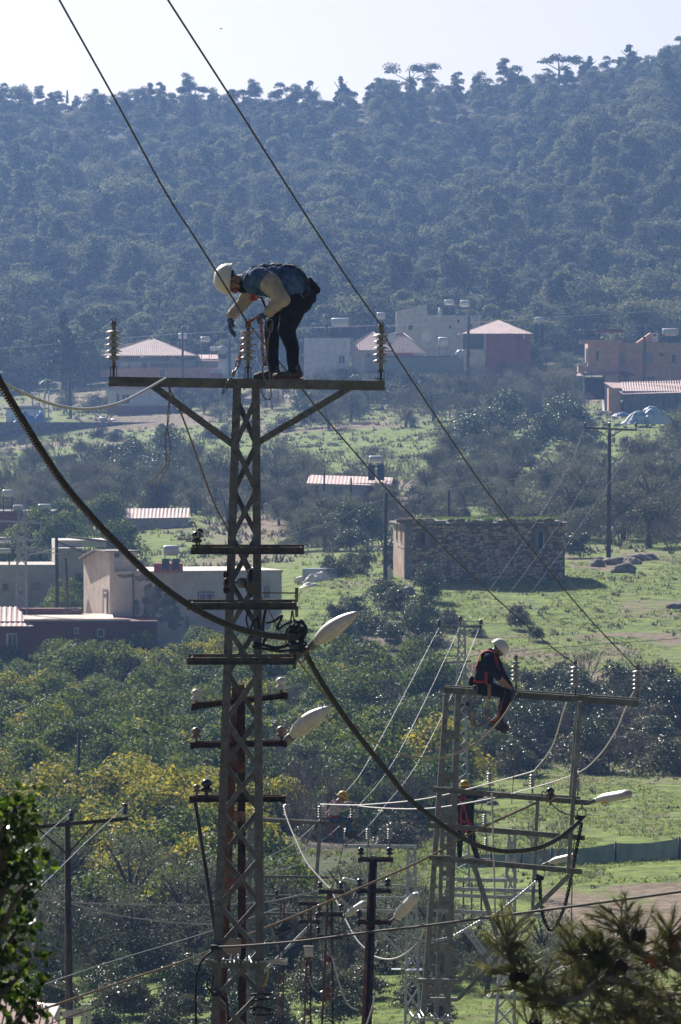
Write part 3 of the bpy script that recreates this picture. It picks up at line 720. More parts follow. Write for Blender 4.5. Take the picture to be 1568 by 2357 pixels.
def member(t, name, x0, y0, x1, y1, Y0, Y1=None, kind='angle', size=.06, m=None, openv=(0, 1, 0), h=None, bolts=()):
    Y1 = Y0 if Y1 is None else Y1
    a, b = P(x0, y0, Y0), P(x1, y1, Y1); mb = MB()
    if kind == 'angle': mb.angle(a, b, (0, 0, -1), openv, size, .007)
    elif kind == 'channel': mb.channel(a, b, openv, size, size * .5, .008)
    elif kind == 'bar': mb.bar(a, b, h or size * .3, size, (0, 1, 0))
    elif kind == 'tube': mb.tube([a, b], size / 2, 10)
    for f in bolts:
        p = a.lerp(b, f); mb.tube([p - Vector((0, .03, 0)), p + Vector((0, .01, 0))], .016, 6)
    return mb.build(name, m or M['steel2'], t)

# ---- the near tower with the bending man
L1, R1_ = ln(537, 893, 487, 2357), ln(598, 893, 609, 2357)
T1, c1 = lattice('power_line_tower', 'grey lattice tower in the foreground carrying the man in the denim vest', 'power tower', 62, L1, R1_, 893, 106, M['steel'], L=.085, bL=.055, phase=12)
for dy in (-.19, .19):
    a, b = P(252, 878, 62), P(886, 888, 62); a.y += dy; b.y += dy
    mb = MB().channel(a, b, (0, 1 if dy < 0 else -1, 0), .105, .06, .009)
    for f in (.12, .46, .54, .87):
        p = a.lerp(b, f); mb.tube([p + Vector((0, -.025, 0)), p + Vector((0, .02, 0))], .019, 6); mb.tube([p + Vector((0, -.04, 0)), p + Vector((0, -.02, 0))], .010, 6)
    mb.build('cross_arm', M['beam'], T1)
for x in (262, 570, 872): MB().box(P(x, 872, 62) + Vector((0, 0, .0)), (.10, .46, .012)).build('mounting_plate', M['beam'], T1)
for x, y in ((262, 868), (571, 868), (877, 876)): insulator(T1, P(x, y, 62), .92)
for x0, y0, x1, y1 in ((338, 887, 534, 1030), (812, 897, 599, 1024)):
    for dy in (-.17, .17): 
        a, b = P(x0, y0, 62), P(x1, y1, 62); a.y += dy; b.y += dy * .75
        MB().angle(a, b, (0, 0, 1), (0, 1 if dy < 0 else -1, 0), .07, .008).build('brace', M['steel'], T1)
for x0, x1, y, n in ((441, 700, 1266, 1), (432, 683, 1393, 1), (432, 684, 1519, 1)):
    for dy in (-.26, .26):
        a, b = P(x0, y - (3 if dy > 0 else 0), 62), P(x1, y - (3 if dy > 0 else 0), 62); a.y += dy; b.y += dy
        mb = MB().channel(a, b, (0, -1 if dy < 0 else 1, 0), .078, .045, .007)
        for f in (.3, .34, .62, .66):
            p = a.lerp(b, f); mb.tube([p + Vector((0, -.05, 0)), p + Vector((0, .02, 0))], .013, 6)
        mb.build('cross_arm', M['arm'], T1)
    for x in (x0 + 10, x1 - 8):
        p = P(x, y, 62); MB().bar(p + Vector((0, -.30, 0)), p + Vector((0, .30, 0)), .07, .012, (0, 0, 1)).build('tie_plate', M['arm'], T1)
spool(T1, P(453, 1250, 61.75), 1.0); spool(T1, P(459, 1238, 61.95), .8)
MB().tube(path([(456, 1236), (455, 1222), (448, 1205), (439, 1200)], 61.7), .008, 6).build('tie_wire', M['alu'], T1)
MB().tube(path([(427, 1243), (446, 1238), (468, 1234)], 61.65), .007, 6).build('tie_wire', M['rope'], T1)
# strain insulator bell
o_ = P(556, 1341, 61.7); ax = Vector((1, 0, 0))
mb = MB().lathe([(.03, .03), (.075, .045), (.145, .07), (.165, .105), (.155, .125), (.05, .115), (.03, .13)], o_, ax, 22); BELL = mb.build('strain_insulator', M['black'], T1)
MB().lathe([(.015, -.05), (.04, -.045), (.058, -.01), (.058, .045), (.03, .05)], o_, ax, 16).build('metal_cap', M['rod'], BELL)
MB().tube([o_ + ax * -.05, o_ + ax * -.12], .012, 8).tube([o_ + ax * -.12 + Vector((math.cos(k / 12 * 6.283) * .035 - .035, 0, math.sin(k / 12 * 6.283) * .05)) for k in range(13)], .009, 6).build('eye_bolt', M['steel'], BELL)
mb = MB(); mb.box(P(520, 1340, 61.8), (.045, .08, .24))
for z in (-.08, 0, .08): mb.tube([P(514, 1340, 61.8) + Vector((0, 0, z)), P(528, 1340, 61.8) + Vector((0, 0, z))], .014, 6)
mb.build('clamp', M['rustdark'], T1)
# climbing guard
for s, xs in ((-1, (445, 500)), (1, (598, 662))):
    mb = MB()
    for k in range(6):
        y = 2205 + k * 3.0
        mb.tube([P(xs[0] if s < 0 else xs[1], y + (0 if s > 0 else -10 + k * 2), 61.6 + k * .12), P(xs[1] if s < 0 else xs[0], 2214, 61.7 + k * .1)], .009, 5)
    mb.build('climbing_guard', M['steel3'], T1)
mb = MB(); rr = random.Random(2)
for k in range(9):
    x = 510 + k * 10; mb.tube([P(x, 2216, 61.65), P(x + rr.uniform(-8, 8), 2200 + rr.uniform(-8, 6), 61.7 + rr.uniform(0, .5))], .010, 5)
mb.build('climbing_guard', M['steel3'], T1)
member(T1, 'guard_frame', 473, 2218, 612, 2221, 61.7, None, 'channel', .09, M['beam'])
for y in (2290, 2302, 2322, 2331):
    MB().tube([P(602, y, 61.75) + Vector((math.cos(a) * .12, math.sin(a) * .12 + .05, math.sin(a + y) * .02)) for a in [k * .6283 for k in range(11)]], .011, 6).build('cable_tie', M['rubber'], T1)
for y in (2180, 2287): MB().box(P(498, y, 61.66), (.115, .12, .045)).build('cable_tie', M['rubber'], T1)
MB().tube(path([(492, 2187), (470, 2205), (455, 2235), (450, 2290), (452, 2370), (455, 2450)], 61.6), .013, 6).build('hanging_cable', M['rubber'], T1)
MB().tube(path([(497, 2290), (477, 2270), (482, 2250), (490, 2248), (488, 2270), (481, 2290)], 61.6), .010, 6).build('hanging_cable', M['rubber'], T1)
MB().tube(path([(508, 2290), (522, 2310), (525, 2345), (522, 2380)], 61.6), .010, 6).build('hanging_cable', M['rubber'], T1)
MB().tube(path([(612, 2222), (617, 2240), (612, 2262), (604, 2270)], 61.6), .010, 6).build('yellow_cord', mat('yellow cord', (.42, .30, .04), rough=.7), T1)

# ---- rusty double-channel poles behind and below
def rusty(label, Y, lt, rt, ytop, arms, battens, lamp=None, w_=.07, name='rusty_pole', group='rusty poles of the low voltage line', pins=(), depth=.12):
    """lt / rt: outer grid x lines of the two channels"""
    xm = (lt(2357) + rt(2357)) / 2; X = P(xm, 2357, Y).x; g_ = ground(X, Y); yb = 900 - g_ * PX(Y)
    t = thing(name, label, 'utility pole', (X, Y, g_), group)
    for f, s in ((lt, 1), (rt, -1)):
        a, b = P(f(ytop), ytop, Y), P(f(yb), yb, Y)
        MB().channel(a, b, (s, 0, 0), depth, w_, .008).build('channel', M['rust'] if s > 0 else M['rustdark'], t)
    for y in battens:
        a, b = P(lt(y) + 1, y, Y), P(rt(y) - 1, y, Y); a.y -= depth / 2 + .004; b.y -= depth / 2 + .004
        MB().bar(a, b, .008, .13, (0, 1, 0)).build('batten', M['rust'], t)
    for (x0, y0, x1, y1) in arms:
        a, b = P(x0, y0, Y), P(x1, y1, Y)
        for dy in (-depth / 2 - .03, depth / 2 + .03):
            d = Vector((0, dy, 0)); mb = MB().channel(a + d, b + d, (0, -1 if dy < 0 else 1, 0), .072, .04, .007); mb.build('cross_arm', M['rustdark'], t)
        for e in (a, b): MB().box(e + Vector((0, 0, -.005)), (.05, depth + .10, .09)).build('end_plate', M['rustdark'], t)
    for (x, y, me, sc) in pins: spool(t, P(x, y, Y), sc, me)
    return t
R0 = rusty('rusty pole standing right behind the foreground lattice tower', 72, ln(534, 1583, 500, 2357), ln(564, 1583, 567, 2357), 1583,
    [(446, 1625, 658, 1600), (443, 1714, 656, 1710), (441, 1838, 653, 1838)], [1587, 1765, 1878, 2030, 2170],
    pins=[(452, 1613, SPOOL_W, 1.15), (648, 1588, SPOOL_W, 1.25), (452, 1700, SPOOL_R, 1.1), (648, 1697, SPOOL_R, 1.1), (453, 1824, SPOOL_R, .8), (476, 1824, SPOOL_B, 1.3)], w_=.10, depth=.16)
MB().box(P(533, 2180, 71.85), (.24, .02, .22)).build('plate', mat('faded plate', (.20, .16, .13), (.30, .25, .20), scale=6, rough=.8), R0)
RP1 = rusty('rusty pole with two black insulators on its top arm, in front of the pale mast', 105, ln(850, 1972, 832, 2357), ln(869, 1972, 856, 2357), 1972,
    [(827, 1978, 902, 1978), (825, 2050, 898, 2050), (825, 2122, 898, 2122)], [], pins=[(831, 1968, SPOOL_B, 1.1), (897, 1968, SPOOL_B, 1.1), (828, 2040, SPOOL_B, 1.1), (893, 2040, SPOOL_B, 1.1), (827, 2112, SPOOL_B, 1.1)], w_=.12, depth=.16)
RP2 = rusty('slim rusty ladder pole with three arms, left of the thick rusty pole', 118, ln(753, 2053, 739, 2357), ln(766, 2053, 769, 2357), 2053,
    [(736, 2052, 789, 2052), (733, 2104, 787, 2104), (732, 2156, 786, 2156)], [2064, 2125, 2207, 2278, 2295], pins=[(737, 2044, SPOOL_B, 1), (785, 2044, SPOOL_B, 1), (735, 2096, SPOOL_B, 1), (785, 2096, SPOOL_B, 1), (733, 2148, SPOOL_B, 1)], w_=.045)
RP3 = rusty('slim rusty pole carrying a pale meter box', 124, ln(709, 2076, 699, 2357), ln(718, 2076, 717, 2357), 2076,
    [(690, 2079, 730, 2079), (691, 2121, 733, 2121), (691, 2162, 731, 2162)], [2085, 2210, 2255, 2330], pins=[(694, 2114, SPOOL_B, 1), (731, 2114, SPOOL_B, 1)], w_=.04)
mb = MB().box(P(711, 2191, 123.7), (.19, .14, .20)); mb.box(P(711, 2181, 123.7) + Vector((0, 0, .03)), (.23, .18, .02)); mb.build('meter_box', mat('pale box paint', (.45, .42, .38), (.6, .57, .52), scale=8, rough=.6), RP3, .01)
RP4 = rusty('thin rusty pole with black bundled fittings, leftmost of the thin ones', 135, ln(646, 2066, 636, 2357), ln(656, 2066, 653, 2357), 2066,
    [(636, 2067, 671, 2067), (634, 2138, 668, 2138)], [2150, 2250, 2300, 2330], pins=[(637, 2060, SPOOL_B, .9)], w_=.035)
mb = MB(); rr = random.Random(8)
for k in range(9):
    c_ = P(652 + rr.uniform(-7, 7), 2142 + rr.uniform(-10, 10), 134.8); r_ = rr.uniform(.07, .16)
    mb.tube([c_ + Vector((math.cos(a) * r_, math.sin(a) * .05, math.sin(a) * r_ * 1.2)) for a in [j * .628 for j in range(11)]], .014, 5)
mb.build('cable_bundle', M['rubber'], RP4)

# ---- the second tower with the seated man (white helmet)
T2, c2 = lattice('power_line_tower', 'battened steel tower at the right carrying the seated man in the white helmet', 'power tower', 89, ln(1023, 1590, 966, 2357), ln(1062, 1590, 1035, 2357), 1597, 98, M['steel2'], L=.082, style='batten', batten_h=.075, phase=88, depth=.8)
member(T2, 'cross_arm', 1020, 1588, 1470, 1619, 89.0, 87.6, 'channel', .10, M['beam'], (0, 1, 0), bolts=(.04, .1, .6))
member(T2, 'cross_arm', 1026, 1584, 1470, 1614, 89.5, 88.1, 'channel', .10, M['beam'], (0, -1, 0))
for (x, y) in ((1188, 1593), (1325, 1604), (1468, 1614)): insulator(T2, P(x, y, 88.2), .86)
for x0, y0, x1, y1 in ((997, 1817, 1355, 1848), (989, 1899, 1346, 1929), (988, 1974, 1340, 2007)):
    member(T2, 'cross_arm', x0, y0, x1, y1, 88.6, 87.4, 'channel', .08, M['beam'], (0, 1, 0), bolts=(.06, .2, .3, .9))
    member(T2, 'cross_arm', x0 + 3, y0 - 3, x0 + 66, y0 + 2, 89.35, 89.2, 'channel', .07, M['beam'], (0, -1, 0))
member(T2, 'post', 1336, 1614, 1308, 2008, 87.5, 87.5, 'bar', .065, M['steel2'], h=.06)
member(T2, 'post', 1330, 1616, 1312, 1850, 88.0, 88.0, 'bar', .05, M['steel2'], h=.05)
member(T2, 'brace', 1308, 2010, 1052, 2257, 87.6, 88.7, 'angle', .075, M['steel2'])
member(T2, 'brace', 1230, 2112, 1052, 2297, 88.2, 89.2, 'angle', .06, M['steel2'])
member(T2, 'brace', 1092, 1988, 1149, 2162, 88.4, 88.2, 'angle', .06, M['steel2'])
member(T2, 'frame', 962, 2253, 1054, 2254, 88.7, None, 'angle', .07, M['steel2']); member(T2, 'frame', 990, 2296, 1054, 2297, 89.3, None, 'angle', .06, M['steel2'])
mb = MB(); rr = random.Random(4)
for k in range(12):
    x = 952 + k * 8; mb.tube([P(x, 2342 + rr.uniform(-4, 4), 88.4), P(x + rr.uniform(-10, 14), 2330 + rr.uniform(-10, 16), 88.5 + rr.uniform(0, .5))], .012, 5)
mb.bar(P(955, 2345, 88.5), P(1045, 2350, 88.5), .05, .05); mb.build('climbing_guard', M['steel3'], T2)
spool(T2, P(1267, 1836, 87.6), 1.2)

# ---- further towers
T3, c3 = lattice('power_line_tower', 'steel tower behind the second one, where the man in the back-printed jacket stands', 'power tower', 126, ln(1016, 1826, 1000, 2357), ln(1040, 1826, 1030, 2357), 1826, 60, M['steel2'], L=.09, style='batten', batten_h=.08)
member(T3, 'cross_arm', 1040, 1822, 1313, 1836, 126, 124.5, 'channel', .085, M['beam'], (0, 1, 0), bolts=(.3, .6))
for x, y in ((1128, 1825), (1226, 1829), (1330, 1838)): insulator(T3, P(x, y, 125.2), .80)
member(T3, 'cross_arm', 1313, 1836, 1336, 1838, 124.5, 124.4, 'channel', .085, M['beam'])
member(T3, 'post', 1238, 1836, 1226, 2090, 125, 125, 'bar', .075, M['steel2'], h=.07)
for x0, y0, x1, y1 in ((1020, 2023, 1164, 2027), (1030, 2046, 1248, 2051), (1030, 2060, 1181, 2067), (996, 2095, 1248, 2107)):
    member(T3, 'cross_arm', x0, y0, x1, y1, 125.6, 125, 'channel', .075, M['steel3'])
member(T3, 'cross_arm', 1010, 1977, 1130, 1983, 125.0, 125.0, 'channel', .10, M['beam'])
member(T3, 'cross_arm', 1010, 1975, 1130, 1981, 125.35, 125.35, 'channel', .10, M['beam'], (0, -1, 0))
member(T3, 'brace', 1046, 2104, 1144, 2234, 125.4, 125.4, 'angle', .07, M['steel3']); member(T3, 'brace', 1058, 2104, 1152, 2232, 126.2, 126.2, 'angle', .06, M['steel3'])
T5, c5 = lattice('lattice_mast', 'bright galvanised lattice mast right of the second tower', 'power tower', 142, ln(1169, 1920, 1138, 2357), ln(1189, 1920, 1187, 2357), 1920, 44, M['steel3'], L=.07, bL=.05, style='x')
member(T5, 'cross_arm', 1100, 1912, 1190, 1919, 142, 142, 'channel', .09, M['steel3'])
for x, y, s in ((1117, 1912, .75), (1120, 1964, .7)): insulator(T5, P(x, y, 142), s)
for y in (2024, 2064): member(T5, 'cross_arm', 1140, y, 1192, y + 2, 141.7, 141.7, 'channel', .08, M['steel3'])
T6, c6 = lattice('lattice_mast', 'pale lattice mast with one sided top arm behind the thick rusty pole', 'power tower', 150, ln(936, 1950, 930, 2357), ln(958, 1950, 969, 2357), 1950, 46, M['steel3'], L=.07, bL=.05, style='x')
for y, x0 in ((1948, 792), (2038, 862), (2066, 830), (2096, 830)):
    member(T6, 'cross_arm', x0, y, 960, y + 1, 150, 150, 'channel', .09 if y < 2000 else .06, M['steel3'])
for x in (798, 848, 897): insulator(T6, P(x, 1945, 150), .78)
for x in (846, 852): member(T6, 'post', x, 1950, x + 1, 2098, 150, 150, 'bar', .04, M['steel3'], h=.04)
member(T6, 'brace', 866, 2130, 932, 2198, 150, 150, 'angle', .06, M['steel3']); member(T6, 'brace', 835, 2000, 870, 2080, 150.2, 150.2, 'angle', .05, M['steel3'])
mb = MB(); mb.box(P(953, 2232, 149.7), (.45, .5, .02)); mb.box(P(912, 2231, 149.6), (.25, .3, .02)); mb.build('platform', M['steel3'], T6)
T4, c4 = lattice('power_line_tower', 'grey lattice mast holding the beam with the man in the yellow helmet and grey shirt', 'power tower', 137, ln(571, 1887, 568, 2357), ln(590, 1887, 601, 2357), 1887, 48, M['steel2'], L=.07, bL=.045, style='x')
member(T4, 'cross_arm', 569, 1886, 820, 1899, 137, 137, 'channel', .09, M['beam'], bolts=(.3, .7)); member(T4, 'cross_arm', 569, 1884, 820, 1897, 137.35, 137.35, 'channel', .09, M['beam'], (0, -1, 0))
for x, y in ((660, 1893), (738, 1897), (746, 1897), (812, 1898), (820, 1898)): insulator(T4, P(x, y, 137.15 + (.25 if x in (746, 820) else 0)), .80)
for x0, x1, y0, y1 in ((575, 757, 2017, 2020), (575, 762, 2060, 2066), (575, 757, 2102, 2106)): member(T4, 'cross_arm', x0, y0, x1, y1, 137, 137, 'channel', .065, M['beam'])
member(T4, 'post', 738, 1897, 722, 2106, 137, 137, 'bar', .085, M['steel2'], h=.07)
member(T4, 'brace', 728, 2112, 600, 2240, 137, 137, 'angle', .075, M['steel3']); member(T4, 'brace', 615, 2105, 648, 2200, 137.2, 137.2, 'angle', .05, M['steel2'])
T7, c7 = lattice('lattice_mast', 'slim grey lattice pylon behind the seated man in the white helmet', 'power tower', 230, ln(1055, 1445, 1040, 1780), ln(1072, 1445, 1078, 1780), 1440, 26, M['steel3'], L=.07, bL=.05, style='x', ybot=1780)
member(T7, 'cross_arm', 1008, 1441, 1110, 1442, 230, 230, 'channel', .10, M['steel2']); member(T7, 'cross_arm', 1003, 1527, 1085, 1522, 230, 230, 'channel', .08, M['steel2'])
for x in (1011, 1060, 1107): spool(T7, P(x, 1438 if x != 1060 else 1430, 230), 1.6)
for s in (1012, 1104): member(T7, 'brace', s, 1443, 1063, 1466, 230, 230, 'angle', .05, M['steel2'])
TL, cL = lattice('lattice_mast', 'pale lattice pylon standing among the houses at the left edge', 'power tower', 400, ln(42, 1165, 35, 1405), ln(60, 1165, 63, 1405), 1165, 22, M['steel3'], L=.09, bL=.07, style='x', ybot=1405)
for y in (1200, 1240): member(TL, 'cross_arm', 0, y, 98, y + 4, 400, 400, 'channel', .14, M['steel3'])
member(TL, 'post', 95, 1202, 95, 1245, 400, 400, 'bar', .12, M['steel3'])
member(TL, 'brace', 60, 1288, 92, 1246, 400, 400, 'bar', .09, M['steel3'])

# ---- wooden and thin poles
def pole(label, x0, y0, x1, y1, Y, r0, r1, m='wood', name='utility_pole', group=None, ground_it=True):
    a, b = P(x0, y0, Y), P(x1, y1, Y)
    if ground_it:
        gz = ground(b.x, Y); k = (gz - a.z) / (b.z - a.z); b = a + (b - a) * k
    t = thing(name, label, 'utility pole', b, group)
    MB().tube([b + Vector((0, 0, -.3)), a], [r1, r0], 12).build('pole', M[m], t); return t
W1 = pole('dark wooden pole with a long cross arm at the lower left', 155, 1888, 160, 2357, 118, .062, .10)
member(W1, 'cross_arm', -14, 1909, 294, 1880, 119, 117, 'angle', .075, M['rustdark'])
for x0, y0 in ((85, 1903), (222, 1890)): member(W1, 'brace', x0, y0, 155, 1964, 118, 117.9, 'angle', .035, M['rustdark'])
_m = MB(); _m.lathe([(.05, 0), (.05, .05)], (0, 0, 0), n=12)
for k in range(6): _m.lathe([(.045, .05 + k * .028), (.085, .058 + k * .028), (.045, .074 + k * .028)], (0, 0, 0), n=14)
_m.lathe([(.05, .2), (.07, .24), (.03, .26)], (0, 0, 0), n=12); RIBBED = _m.mesh('ribbed_insulator', M['black'], (0, 0, 0))
for x, y in ((6, 1905), (164, 1893), (288, 1878)): o = link('ribbed_insulator', RIBBED, W1, P(x, y, 118) - worldpos(W1)); link('collar', MB().lathe([(.056, 0), (.056, .035)], (0, 0, 0)).mesh('collar', M['porcelain'], (0, 0, 0)), o)
MB().box(P(167, 2333, 117.8), (.42, .02, .16), Matrix.Rotation(R(-8), 3, 'Y')).build('sign_plate', M['concrete'], W1)
W2 = pole('thin dark pole with a short cross arm on the right hand slope', 1403, 985, 1401, 1285, 470, .16, .20, 'wood')
member(W2, 'cross_arm', 1345, 985, 1466, 990, 470, 470, 'channel', .16, M['rustdark'])
for s in (1372, 1432): member(W2, 'brace', s, 988, 1402, 1006, 470, 470, 'angle', .09, M['rustdark'])
for x in (1347, 1403, 1464): spool(W2, P(x, 982, 470), 2.6)
POLES = [('bare wooden pole left of the ruined stone building', 888, 1135, 887, 1356, 428, .13, .17),
    ('thin far pole between the small pink roofed house and the lattice tower', 695, 1140, 693, 1232, 560, .12, .14),
    ('short bare pole right of the thin pole with the cross arm', 1438, 1147, 1434, 1232, 520, .11, .14),
    ('slender grey pole rising out of the orchard at the left', 182, 1688, 178, 2030, 262, .07, .10),
    ('dark leaning pole behind the flat roofed annexe', 130, 1238, 132, 1410, 405, .12, .13),
    ('shorter leaning pole behind the flat roofed annexe', 151, 1285, 159, 1412, 410, .10, .11),
    ('dark village pole in front of the red roofed villa', 1079, 727, 1077, 850, 880, .22, .26),
    ('village pole in front of the big hipped roof at the left', 420, 757, 421, 855, 870, .16, .2),
    ('slim village pole beside the white tower house', 528, 785, 529, 860, 880, .2, .2),
    ('short pole right of the ruined stone building, half hidden', 1033, 1128, 1034, 1185, 500, .13, .13),
    ('post beside the orchard tree in front of the garden wall', 160, 868, 162, 930, 850, .22, .22)]
for l_, x0, y0, x1, y1, Y, r0, r1 in POLES: pole(l_, x0, y0, x1, y1, Y, r0, r1, group=None)
SLP = pole('slanting wooden strut pole just left of the lattice tower', 449, 1845, 492, 2112, 76, .027, .034, 'wood', 'strut_pole')

# ---- street lamps
def lamp(label, p0, p1, wd, hd, arm, parent_y, style='oval', roll=0.0):
    """lamp head from neck p0 to tip p1 with its bracket arm"""
    a, b = Vector(p0), Vector(p1); t = thing('street_lamp', label, 'street lamp', Vector(arm[0]))
    d = (b - a).normalized(); L = (b - a).length; side = Vector((0, 1, 0)); side = (side - d * side.dot(d)).normalized()
    up = side.cross(d); up = up if up.z > 0 else -up
    up = (Matrix.Rotation(roll, 3, d) @ up); side = d.cross(up)
    ns, nr = 18, 20
    def prof(s):
        if style == 'oval': return (math.sin(math.pi * min(1, max(0, s)) ** .85) ** .72) if 0 < s < 1 else 0.02
        e = min(1, s / .22) * .45 + .55 if s < .22 else 1.0
        if s > .8: e *= math.sqrt(max(.02, 1 - ((s - .8) / .2) ** 2 * .98))
        return e * (.5 if s < .02 else 1)
    def shell(k0, k1, upf, grow=1.0):
        vs, fs = [], []; K = k1 - k0
        for i in range(ns + 1):
            s = i / ns; r = prof(s)
            for j in range(K + 1):
                an = math.pi * 2 * (k0 + j) / nr
                vs.append(a + d * L * s + side * math.cos(an) * wd / 2 * r * grow + up * math.sin(an) * hd * r * upf * grow)
        for i in range(ns):
            for j in range(K): q = i * (K + 1) + j; fs.append((q, q + 1, q + K + 2, q + K + 1))
        mb = MB(); mb.smooth = True; mb.add(vs, fs); return mb
    top = shell(0, 10, .62).build('housing', M['white'], t)
    sm = top.modifiers.new('thick', 'SOLIDIFY'); sm.thickness = .006
    shell(10, 20, .42, .985).build('lamp_glass' if style == 'oval' else 'underside', M['white'] if style == 'oval' else M['white'], t)
    # rim
    mb = MB(); ring = []
    for sgn in (1, -1):
        seq = [a + d * L * (i / ns) + side * sgn * wd / 2 * prof(i / ns) * 1.01 for i in (range(ns + 1) if sgn > 0 else range(ns, -1, -1))]; ring += seq
    mb.tube(ring, .009, 5); mb.build('rim', M['white'], t)
    g_ = shell(12, 18, .44, 1.0); gl = MB(); gl.smooth = True
    gl.add([v for v in g_.v[7 * 6:7 * 17]], [(i * 7 + j, i * 7 + j + 1, i * 7 + j + 8, i * 7 + j + 7) for i in range(10) for j in range(6)]); gl.build('lamp_cover', M['lampglass'], t)
    cp = a + d * L * .55 - side * (wd / 2 * prof(.55) + .004); MB().box(cp, (.03, .012, .06), (d.to_track_quat('X', 'Z')).to_matrix()).build('latch', M['rod'], t)
    MB().tube([a - d * .05, a + d * .05], hd * .28, 12).build('neck', M['rod'], t)
    MB().tube([Vector(q) for q in arm] + [a - d * .02], .028 if PX(a.y) > 120 else .030, 10).build('bracket_arm', M['steel'], t)
    return t
LA = lamp('upper oval street lamp beside the near lattice tower', P(722, 1484, 61.8), P(826, 1409, 61.5), .21, .17, [P(684, 1512, 61.9), P(700, 1500, 61.9)], 0, roll=R(22))
LB = lamp('lower oval street lamp on the rusty pole behind the near tower', P(668, 1698, 71.8), P(761, 1627, 71.5), .23, .21, [P(654, 1712, 72), P(660, 1706, 72)], 0, roll=R(28))
LC = lamp('grey street lamp on the right of the thick rusty pole', P(912, 2112, 104.8), P(964, 2060, 104.2), .24, .17, [P(896, 2124, 105), P(903, 2117, 105)], 0, 'box', R(35))
LD = lamp('grey street lamp on the slim rusty ladder pole', P(797, 2108, 117.8), P(843, 2078, 117.5), .20, .13, [P(787, 2112, 118), P(792, 2110, 118)], 0, 'box', R(10))
LE = lamp('pale street lamp on the far right end of the second tower', P(1374, 1842, 87.4), P(1454, 1828, 87.0), .22, .13, [P(1350, 1850, 87.4), P(1362, 1846, 87.4)], 0, 'box', R(8))
LF = lamp('street lamp hanging half behind the post of the second tower', P(1266, 1985, 124.8), P(1330, 1970, 124.5), .22, .13, [P(1240, 1996, 125), P(1252, 1990, 125)], 0, 'box', R(8))
LG = lamp('small white street lamp above the rusty pole, furthest one', P(822, 2032, 150), P(788, 2024, 149.8), .18, .10, [P(840, 2036, 150), P(832, 2035, 150)], 0, 'box')
for l_, x, y, Y in ((LE, 1392, 1848, 87.0), (LF, 1280, 1988, 124.5)):
    MB().box(P(x, y, Y), (.09, .01, .03)).build('yellow_sticker', mat('yellow sticker', (.6, .45, .02), rough=.6), l_)
# ================================================================== wires, cables, ropes
def wire(name, label, cat, pts, r, m, n=6, group=None):
    o = MB().tube(pts, r, n).build(name, M[m]); return tag(o, label, cat, group)
def cable(name, label, cat, pts, r, m, pitch=.3, strands=3, group=None):
    o = MB().rope(pts, r, pitch, strands).build(name, M[m]); return tag(o, label, cat, group)
cable('bundled_cable', 'thick black twisted cable sweeping down from the left edge to the near tower', 'cable',
    path([(-70, 740), (0, 880), (40, 948), (100, 1045), (150, 1118), (220, 1200), (280, 1262), (350, 1330), (430, 1390), (500, 1428), (560, 1450), (620, 1463), (683, 1468)], 44, 61.7), .034, 'abc', .28, 3)
cable('bundled_cable', 'thick black twisted cable sagging from the near tower to the second tower', 'cable',
    path([(690, 1478), (705, 1507), (740, 1570), (800, 1660), (850, 1725), (900, 1787), (939, 1836), (1011, 1894), (1052, 1921), (1106, 1948), (1169, 1960), (1241, 1951), (1295, 1924), (1335, 1890)], 61.8, 87.3), .034, 'abc', .28, 3)
cable('bundled_cable', 'twisted cable hanging in a deep loop at the right of the second tower', 'cable',
    path([(1339, 1894), (1328, 1948), (1317, 2007), (1306, 2061), (1294, 2101), (1270, 2141), (1252, 2115), (1245, 2070), (1243, 2025)], 87.3, 88.5), .03, 'abc', .2)
cable('bundled_cable', 'light twisted cable sagging behind the second tower towards the slim rusty pole', 'cable',
    path([(1240, 2025), (1151, 2097), (1097, 2125), (1043, 2155), (989, 2166), (935, 2161), (883, 2146), (857, 2130), (806, 2089), (760, 2043)], 122, 118), .03, 'alu', .25)
wire('conductor', 'left bare overhead wire crossing the sky and passing the helmet of the bending man', 'wire',
    path([(110, -50), (137, 0), (270, 238), (380, 440), (449, 547), (497, 623), (535, 685), (569, 742)], 50, 61.95) + path([(569, 742), (597, 776), (650, 842), (697, 897), (740, 952), (862, 1093), (951, 1191), (1124, 1360), (1255, 1477), (1323, 1528)], 62, 88.2)[1:], .0095, 'wire')
wire('conductor', 'right bare overhead wire running from the sky to the right insulator of the near tower', 'wire',
    path([(357, -50), (387, 0), (530, 222), (640, 395), (738, 547), (820, 670), (877, 748)], 50, 61.95) + path([(877, 748), (898, 795), (949, 876), (1094, 1093), (1171, 1196), (1241, 1285), (1354, 1421), (1469, 1542)], 62, 88.2)[1:], .0095, 'wire')
wire('conductor', 'slack third wire hanging from the near tower down to the seated man', 'wire',
    path([(388, 890), (405, 925), (430, 985), (490, 1151), (522, 1214), (571, 1319), (619, 1405), (641, 1449), (695, 1532), (777, 1633), (863, 1706), (905, 1728), (950, 1742), (1010, 1744), (1050, 1734), (1110, 1700), (1160, 1645), (1189, 1594)], 62.3, 88), .010, 'rope')
wire('conductor', 'bright wire end held by the seated man with the white helmet', 'wire', path([(905, 1728), (950, 1743), (1010, 1745), (1050, 1735), (1110, 1701), (1160, 1646), (1189, 1595)], 84, 87.9), .012, 'ropew')
wire('cord', 'pale cable looping from the left edge onto the cross arm of the near tower', 'cable',
    path([(-30, 862), (0, 874), (33, 894), (83, 917), (132, 933), (185, 941), (231, 938), (281, 925), (330, 900), (380, 871)], 48, 61.7), .015, 'alu')
wire('wire_strand', 'loose thin strands dangling below the left half of the cross arm', 'wire', path([(390, 893), (389, 960), (380, 1010), (384, 1060), (372, 1085), (345, 1110)], 62.1), .006, 'rope')
